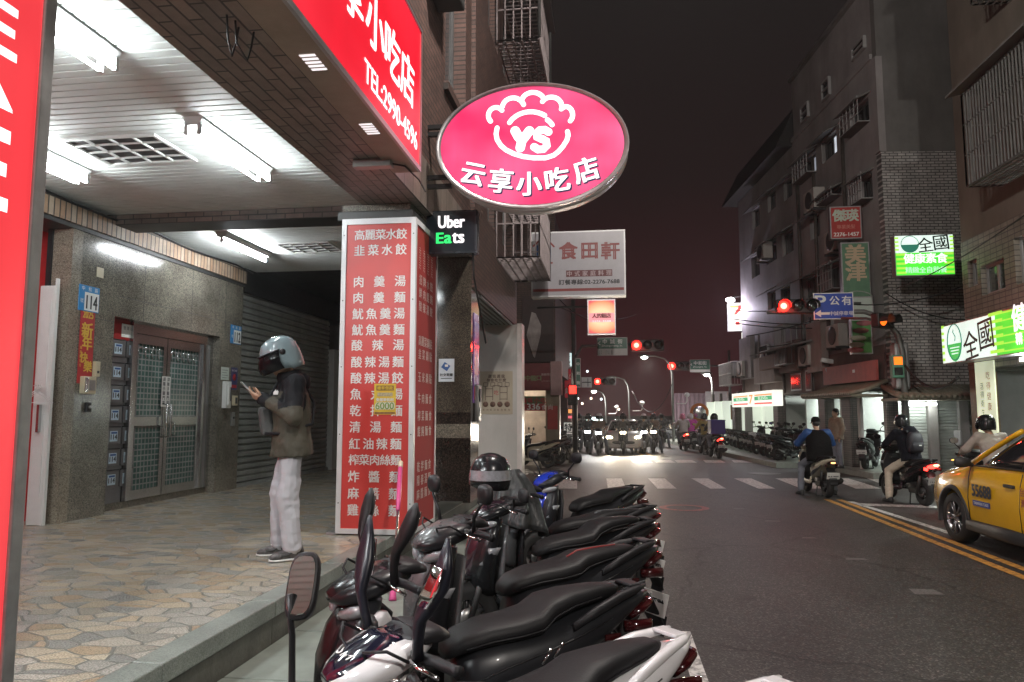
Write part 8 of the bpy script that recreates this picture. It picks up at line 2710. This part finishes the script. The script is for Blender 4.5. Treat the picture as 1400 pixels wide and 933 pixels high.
b = MB(); b.tube([(.20, -.06, 1.18), (.17, -.10, 1.30), (.09, -.17, 1.45), (-.08, -.14, 1.46), (-.17, .02, 1.25), (-.14, .16, 1.08), (.12, .14, 1.0), (.21, .03, 1.0)], .013, M_jblack, 6); b.build('strap', bs_)
ph = thing('phone', 'dark smartphone held in both hands of the person in teal helmet', 'phone', (pf.x, pf.y, PZ), radians(212), None, 1.035)
R = Matrix.Rotation(radians(-48), 3, 'Y')
MB().box((.355, .01, 1.355), (.155, .076, .009), M_grey, R, .004).build('case', ph)
MB().box(Vector((.355, .01, 1.355)) + R @ Vector((0, 0, .0052)), (.143, .068, .001), mat('phone_screen', (.05, .05, .06), .1, var=0, rvar=0, emit=(.6, .7, .9), es=.5), R).build('screen', ph)

# ---- riders
def seat_pose(lean=0.0, feet='board', head_turn=0.0, arm=1.0):
    J = dict(pelvis=(-.22, 0, .86), chest=(-.14 + lean * .5, 0, 1.21), neck=(-.10 + lean, 0, 1.40), head=(-.05 + lean * 1.25, 0, 1.535), look=(cos(head_turn), sin(head_turn), -.08), up=(.12, 0, 1),
             shL=(-.12 + lean * .85, .19, 1.34), shR=(-.12 + lean * .85, -.19, 1.34), elL=(.08 + lean * .5, .31, 1.13), elR=(.08 + lean * .5, -.31, 1.13), wrL=(.29, .28, 1.06), wrR=(.29, -.28, 1.06),
             hipL=(-.18, .10, .82), hipR=(-.18, -.10, .82), hem=-.16, curl=1.25,
             hdL=((1, 0, -.12), (.1, 0, -1), (0, -1, 0)), hdR=((1, 0, -.12), (.1, 0, -1), (0, 1, 0)))
    if feet == 'board':
        J.update(knL=(.22, .18, .80), knR=(.22, -.18, .80), anL=(.16, .15, .40), anR=(.16, -.15, .40))
    elif feet == 'ground':
        J.update(knL=(.17, .27, .62), knR=(.17, -.27, .62), anL=(-.02, .36, .085), anR=(-.02, -.36, .085), ftL=(1, .25, 0), ftR=(1, -.25, 0))
    elif feet == 'left':
        J.update(knL=(.15, .27, .60), knR=(.22, -.18, .80), anL=(.0, .36, .085), anR=(.16, -.15, .40), ftL=(1, .2, 0))
    return J


def ridden(label_s, loc, rz, body, scale, group=None, flat=False, **kw):
    o = thing('ridden_scooter', label_s, 'scooter', loc, rz, group, scale)
    scooter(o, body, flat=flat, **kw)
    return o


M_bluejk = mat('blue_sleeves', (.015, .06, .20), .6, var=.15, scale=8)
M_jean = mat('faded_jeans', (.16, .17, .20), .8, var=.25, scale=8)
M_vest = mat('black_vest', (.005, .0045, .005), .9, spec=.15, var=.2, scale=8)
M_creamtr = mat('cream_trousers', (.55, .48, .38), .7, var=.08, scale=8)
M_hood = mat('navy_hoodie', (.008, .008, .013), .9, spec=.15, var=.2, scale=8)
M_shoe_d = mat('dark_shoe', (.05, .05, .05), .6, var=.6, scale=30)
SCL = .92
q = G(1136, 682)
a1 = radians(94)
loc = Vector((q.x, q.y, 0)) + Vector((cos(a1), sin(a1), 0)) * .78 * SCL
ridden('cream scooter with lit tail lamp stopped at the zebra', loc, a1, M_crm_s, SCL, mirror='none', brake=False, plate='EMF-6638', text=None)
# small lit lamp in the cream scooter's tail
o = [x for x in COL.objects if x.get('label', '') == 'cream scooter with lit tail lamp stopped at the zebra'][0]
MB().ell((-.995, 0, .74), (.012, .05, .018), lit('tail_glow', (1, .45, .15), 4), 10, 6).build('lamp_core', o)
J = seat_pose(0.0, 'ground')
J.update(elL=(.05, .37, 1.10), elR=(.05, -.37, 1.10), shL=(-.12, .215, 1.33), shR=(-.12, -.215, 1.33))
r1, S1 = person('rider in black vest with blue sleeves and dark cap on the cream scooter', loc, a1, J, M_bluejk, M_jean, M_shoe_d, SCL, .013, None, cap_m=M_vest, jr=1.2)
b = MB()
pe, ch, ne = Vector(J['pelvis']), Vector(J['chest']), Vector(J['neck'])
ax = (ch - pe).normalized(); dep = ax.cross(UY)
b.loft([sring(pe + ax * t + (Vector((0, 0, 0))), UY, dep, w, d, 22, 2.6) for t, w, d in ((-.12, .275, .20), (0, .272, .205), (.2, .26, .195), (.36, .255, .175), (.48, .20, .13), (.53, .13, .10))], M_vest)
vo = b.build('vest', r1); remesh(vo, .014, 3); wrinkle(vo, .012, 8, 5)

q = G(1274, 694)
a2 = radians(98)
loc = Vector((q.x, q.y, 0)) + Vector((cos(a2), sin(a2), 0)) * .80 * .95
ridden('dark red-black scooter with glowing brake light stopped at the line', loc, a2, M_glossb, .95, mirror='stalk', brake=True, plate='MPE-8567', accent=M_dkp)
J = seat_pose(.10, 'left')
J['look'] = (1, .25, -.1)
r2_, S2 = person('rider in navy hooded jacket and cream trousers with a backpack', loc, a2, J, M_hood, M_creamtr, M_shoe_d, .93, .013, M_glossb, False, jr=1.08)
b = MB(); b.ell((-.21, 0, 1.40), (.09, .13, .09), M_hood, 14, 8); ho = b.build('hood', r2_); remesh(ho, .014, 3); wrinkle(ho, .012, 10, 3)
bp = thing('backpack', 'dark navy backpack worn by the rider in cream trousers', 'backpack', loc, a2, None, .93)
M_bag = mat('backpack_cloth', (.020, .020, .028), .6, var=.2, scale=20)
b = MB(); b.loft([sring((-.37, 0, z), UX, UY, d, w, 18, 3) for z, d, w in ((.98, .05, .10), (1.0, .08, .135), (1.10, .10, .15), (1.24, .095, .145), (1.34, .07, .12), (1.37, .03, .07))], M_bag); b.build('sack', bp)
b = MB(); b.loft([sring((-.455, 0, z), UX, UY, d, w, 14, 3) for z, d, w in ((1.0, .02, .08), (1.03, .04, .11), (1.14, .045, .115), (1.18, .02, .10))], M_bag); pk_ = b.build('front_pocket', bp)
MB().box((-.502, -.03, 1.12), (.006, .05, .02), M_letter_w).build('tag', bp)
b = MB()
for s in (-1, 1): b.tube([(-.30, s * .09, 1.36), (-.15, s * .11, 1.47), (-.0, s * .12, 1.38), (-.02, s * .15, 1.18), (-.25, s * .13, 1.02)], .014, M_bag, 6)
b.build('straps', bp)

loc = Vector(G(1352, 700)); loc.z = 0
loc = Vector((PY(1350, 590, 12.3).x, 12.3, 0))
ridden('dark scooter hidden beyond the taxi bonnet', loc, radians(96), M_gry, .95, mirror='stalk', plate='MRT-7714')
person('rider in pale grey jacket and black helmet beyond the taxi', loc, radians(96), seat_pose(.06, 'ground'), mat('pale_grey_jacket', (.40, .35, .31), .7, var=.1, scale=8), M_jean, M_shoe_d, .93, .014, M_glossb, True, jr=1.10)

# bystander
stand = dict(pelvis=(0, 0, .92), chest=(0, 0, 1.28), neck=(0, 0, 1.46), head=(.02, 0, 1.60), shL=(0, .19, 1.40), shR=(0, -.19, 1.40), elL=(-.02, .26, 1.12), elR=(.02, -.26, 1.12), wrL=(.08, .25, .88), wrR=(.10, -.25, .88),
             hipL=(0, .09, .90), hipR=(0, -.09, .90), knL=(.02, .10, .49), knR=(.02, -.10, .49), anL=(-.02, .11, .085), anR=(0, -.11, .085), hem=-.25)
q = G(1146, 640, .15)
person('bystander in tan padded jacket standing before the lit shops', (q.x, q.y, .15), radians(200), stand, mat('tan_jacket', (.22, .17, .12), .7, var=.15, scale=8), M_jean, M_shoe_d, .92, .016, None, jr=1.15)

# far riders going away and oncoming riders with headlights
def far_rider(px, py, rz, body, jacket, helm, lab_r, lab_s, brake=False, head=None, scale=.95, tail_off=.85):
    q = G(px, py); loc = Vector((q.x, q.y, 0))
    d = Vector((cos(rz), sin(rz), 0))
    loc = loc + d * (.85 * scale if not head else -.85 * scale)
    flat_scooter('ridden_scooter', lab_s, loc, rz, None, body, scale, mirror='stalk', brake=brake, lit=bool(head), head_m=head)
    if lab_r:
        person(lab_r, loc, rz, seat_pose(.02, 'ground' if head else 'board'), jacket, M_jean, M_shoe_d, scale, .02, helm, True, jr=1.1, face=False)
    return loc
M_pinkh = mat('helmet_pink', (.60, .16, .26), .2, var=.05, coat=.6)
M_whiteh = mat('helmet_white', (.60, .50, .52), .2, var=.05, coat=.6)
M_mag = mat('magenta_jacket', (.55, .04, .30), .6, var=.1)
M_beige = mat('beige_jacket', (.42, .36, .33), .6, var=.1)
M_ylw = mat('mustard_jacket', (.33, .24, .08), .6, var=.1)
M_drk = mat('dark_jacket', (.035, .03, .03), .6, var=.2)
M_brn = mat('brown_jacket', (.16, .09, .06), .6, var=.2)
l1 = far_rider(939, 617, radians(95), M_dkp, M_beige, M_pinkh, 'rider in beige jacket and pink helmet beyond the crossing', 'scooter with red tail light carrying the pink helmeted rider', True)
far_rider(950, 615, radians(95), M_gry, M_mag, M_whiteh, 'rider in magenta jacket and white helmet beyond the crossing', 'grey scooter under the magenta jacketed rider')
far_rider(971, 623, radians(97), M_blk, M_ylw, M_glossb, 'rider in mustard jacket and black helmet near the far scooters', 'black scooter with amber tail lamp under the mustard jacketed rider', True)
l2 = far_rider(986, 628, radians(97), M_glossb, M_drk, M_glossb, 'rider in dark jacket ahead of a purple delivery box', 'black scooter carrying a purple delivery box', True)
bx = thing('delivery_box', 'purple delivery box strapped behind the far rider', 'box', l2 + Vector((-.0, -.55, .86)), radians(97))
MB().box((0, 0, .26), (.5, .52, .5), mat('purple_box', (.05, .03, .20), .5, var=.1), None, .03).build('case', bx)
MB().box((0, 0, .515), (.52, .54, .03), mat('purple_lid', (.06, .04, .22), .5, var=.1), None, .01).build('lid', bx)
onc = [(803, 620, M_headlit, M_drk, 'rider in dark clothes behind the leftmost white headlight', 'scooter with the leftmost white headlight at the far stop line'),
       (818, 623, M_headlit, M_brn, 'rider in brown jacket behind the brightest double headlight', 'scooter with the brightest headlight at the far stop line'),
       (852, 622, M_headlit_y, M_drk, 'rider in black jacket waiting right before the oncoming car', 'scooter with warm headlight standing before the oncoming car'),
       (881, 621, M_headlit, M_drk, 'rider in dark jacket right of the oncoming car', 'scooter with white headlight right of the oncoming car'),
       (894, 620, M_headlit_y, M_brn, 'rider in brown jacket at the right end of the waiting riders', 'scooter with warm headlight at the right end of the waiting row')]
for i, (px, py, hm, jk, lr, ls) in enumerate(onc):
    rz = radians(-92)
    loc = far_rider(px, py, rz, (M_blk, M_gry)[i % 2], jk, (M_glossb, M_whiteh)[i % 2], lr, ls, False, hm)
    o = [x for x in COL.objects if x.get('label', '') == ls][0]
    l = bpy.data.lights.new('headlight_beam', 'SPOT'); l.energy = 130; l.spot_size = radians(70); l.spot_blend = .9; l.color = (1, .97, .93) if hm is M_headlit else (1, .85, .6); l.shadow_soft_size = .05
    lo = bpy.data.objects.new('headlight_beam', l); COL.objects.link(lo); lo.parent = o; lo.location = (.62, 0, .99); lo.rotation_euler = (0, radians(-82), 0)
# more riders waiting behind, seen only as helmets and jackets between the lights
for i, (px, py, hm, jk, lr, ls) in enumerate(((790, 614, M_headlit_y, M_drk, 'rider at the kerb side left of the waiting group', 'scooter at the kerb side left of the waiting group'), (906, 613, M_headlit_y, M_drk, 'rider partly hidden at the back right of the waiting group', 'scooter partly hidden at the back right of the waiting group'))):
    far_rider(px, py, radians(-92), M_blk, jk, M_glossb, lr, ls, False, M_lensc)

hz = bpy.data.materials.new('night_haze'); hz.use_nodes = True
hn = hz.node_tree
for n_ in list(hn.nodes):
    if n_.type == 'BSDF_PRINCIPLED': hn.nodes.remove(n_)
pv = hn.nodes.new('ShaderNodeVolumePrincipled'); pv.inputs['Density'].default_value = .0010; pv.inputs['Anisotropy'].default_value = .7; pv.inputs['Color'].default_value = (.9, .9, .9, 1)
hn.links.new(pv.outputs[0], [n_ for n_ in hn.nodes if n_.type == 'OUTPUT_MATERIAL'][0].inputs['Volume'])
b = MB(); b.bb(-45, 45, -30, 150, -1.0, 22, hz)
o = b.build('haze'); o['kind'] = 'stuff'
# ================================================================== LAMPS ADDED OUT OF VIEW, ABOVE AND BEHIND THE VIEWER
def unseen_lamp(label, x, y, z, dx, watts, col=(1.0, .93, .86), wall=False):
    o = thing('street_lamp', label, 'street lamp', (x, y, z - .6 if wall else 0))
    z0 = .6 if wall else z
    if wall: pts = [(0, 0, 0), (.3, 0, .3), (dx * .5, 0, z0), (dx, 0, z0 + .06)]
    else: pts = [(0, 0, 0), (0, 0, z - .9), (dx * .1, 0, z - .3), (dx * .5, 0, z), (dx, 0, z + .06)]
    MB().tube(pts, .055, M_pole, 8).build('post', o)
    MB().ell((dx, 0, z0 + .08), (.38, .2, .10), M_pole, 12, 7).build('lamp_head', o)
    MB().ell((dx, 0, z0 - .0), (.24, .14, .06), M_lamp_lens, 12, 7).build('lens', o)
    l = bpy.data.lights.new('lamp_light', 'POINT'); l.shadow_soft_size = .22; l.energy = watts; l.color = col
    lo = bpy.data.objects.new('lamp_light', l); COL.objects.link(lo); lo.parent = o; lo.location = (dx, 0, z0 - .36)
unseen_lamp('unseen lamp added on an arm high on the brown brick facade', -1.9, 6.0, 8.9, 2.2, 1500, wall=True)  # invented fixture, lights the road and the far facade
unseen_lamp('unseen street lamp added over the road behind the camera', 7.1, -6, 8.5, -2.4, 2600)  # added out of view to light the road and tiled wall

bpy.data.scenes.remove(_bench)
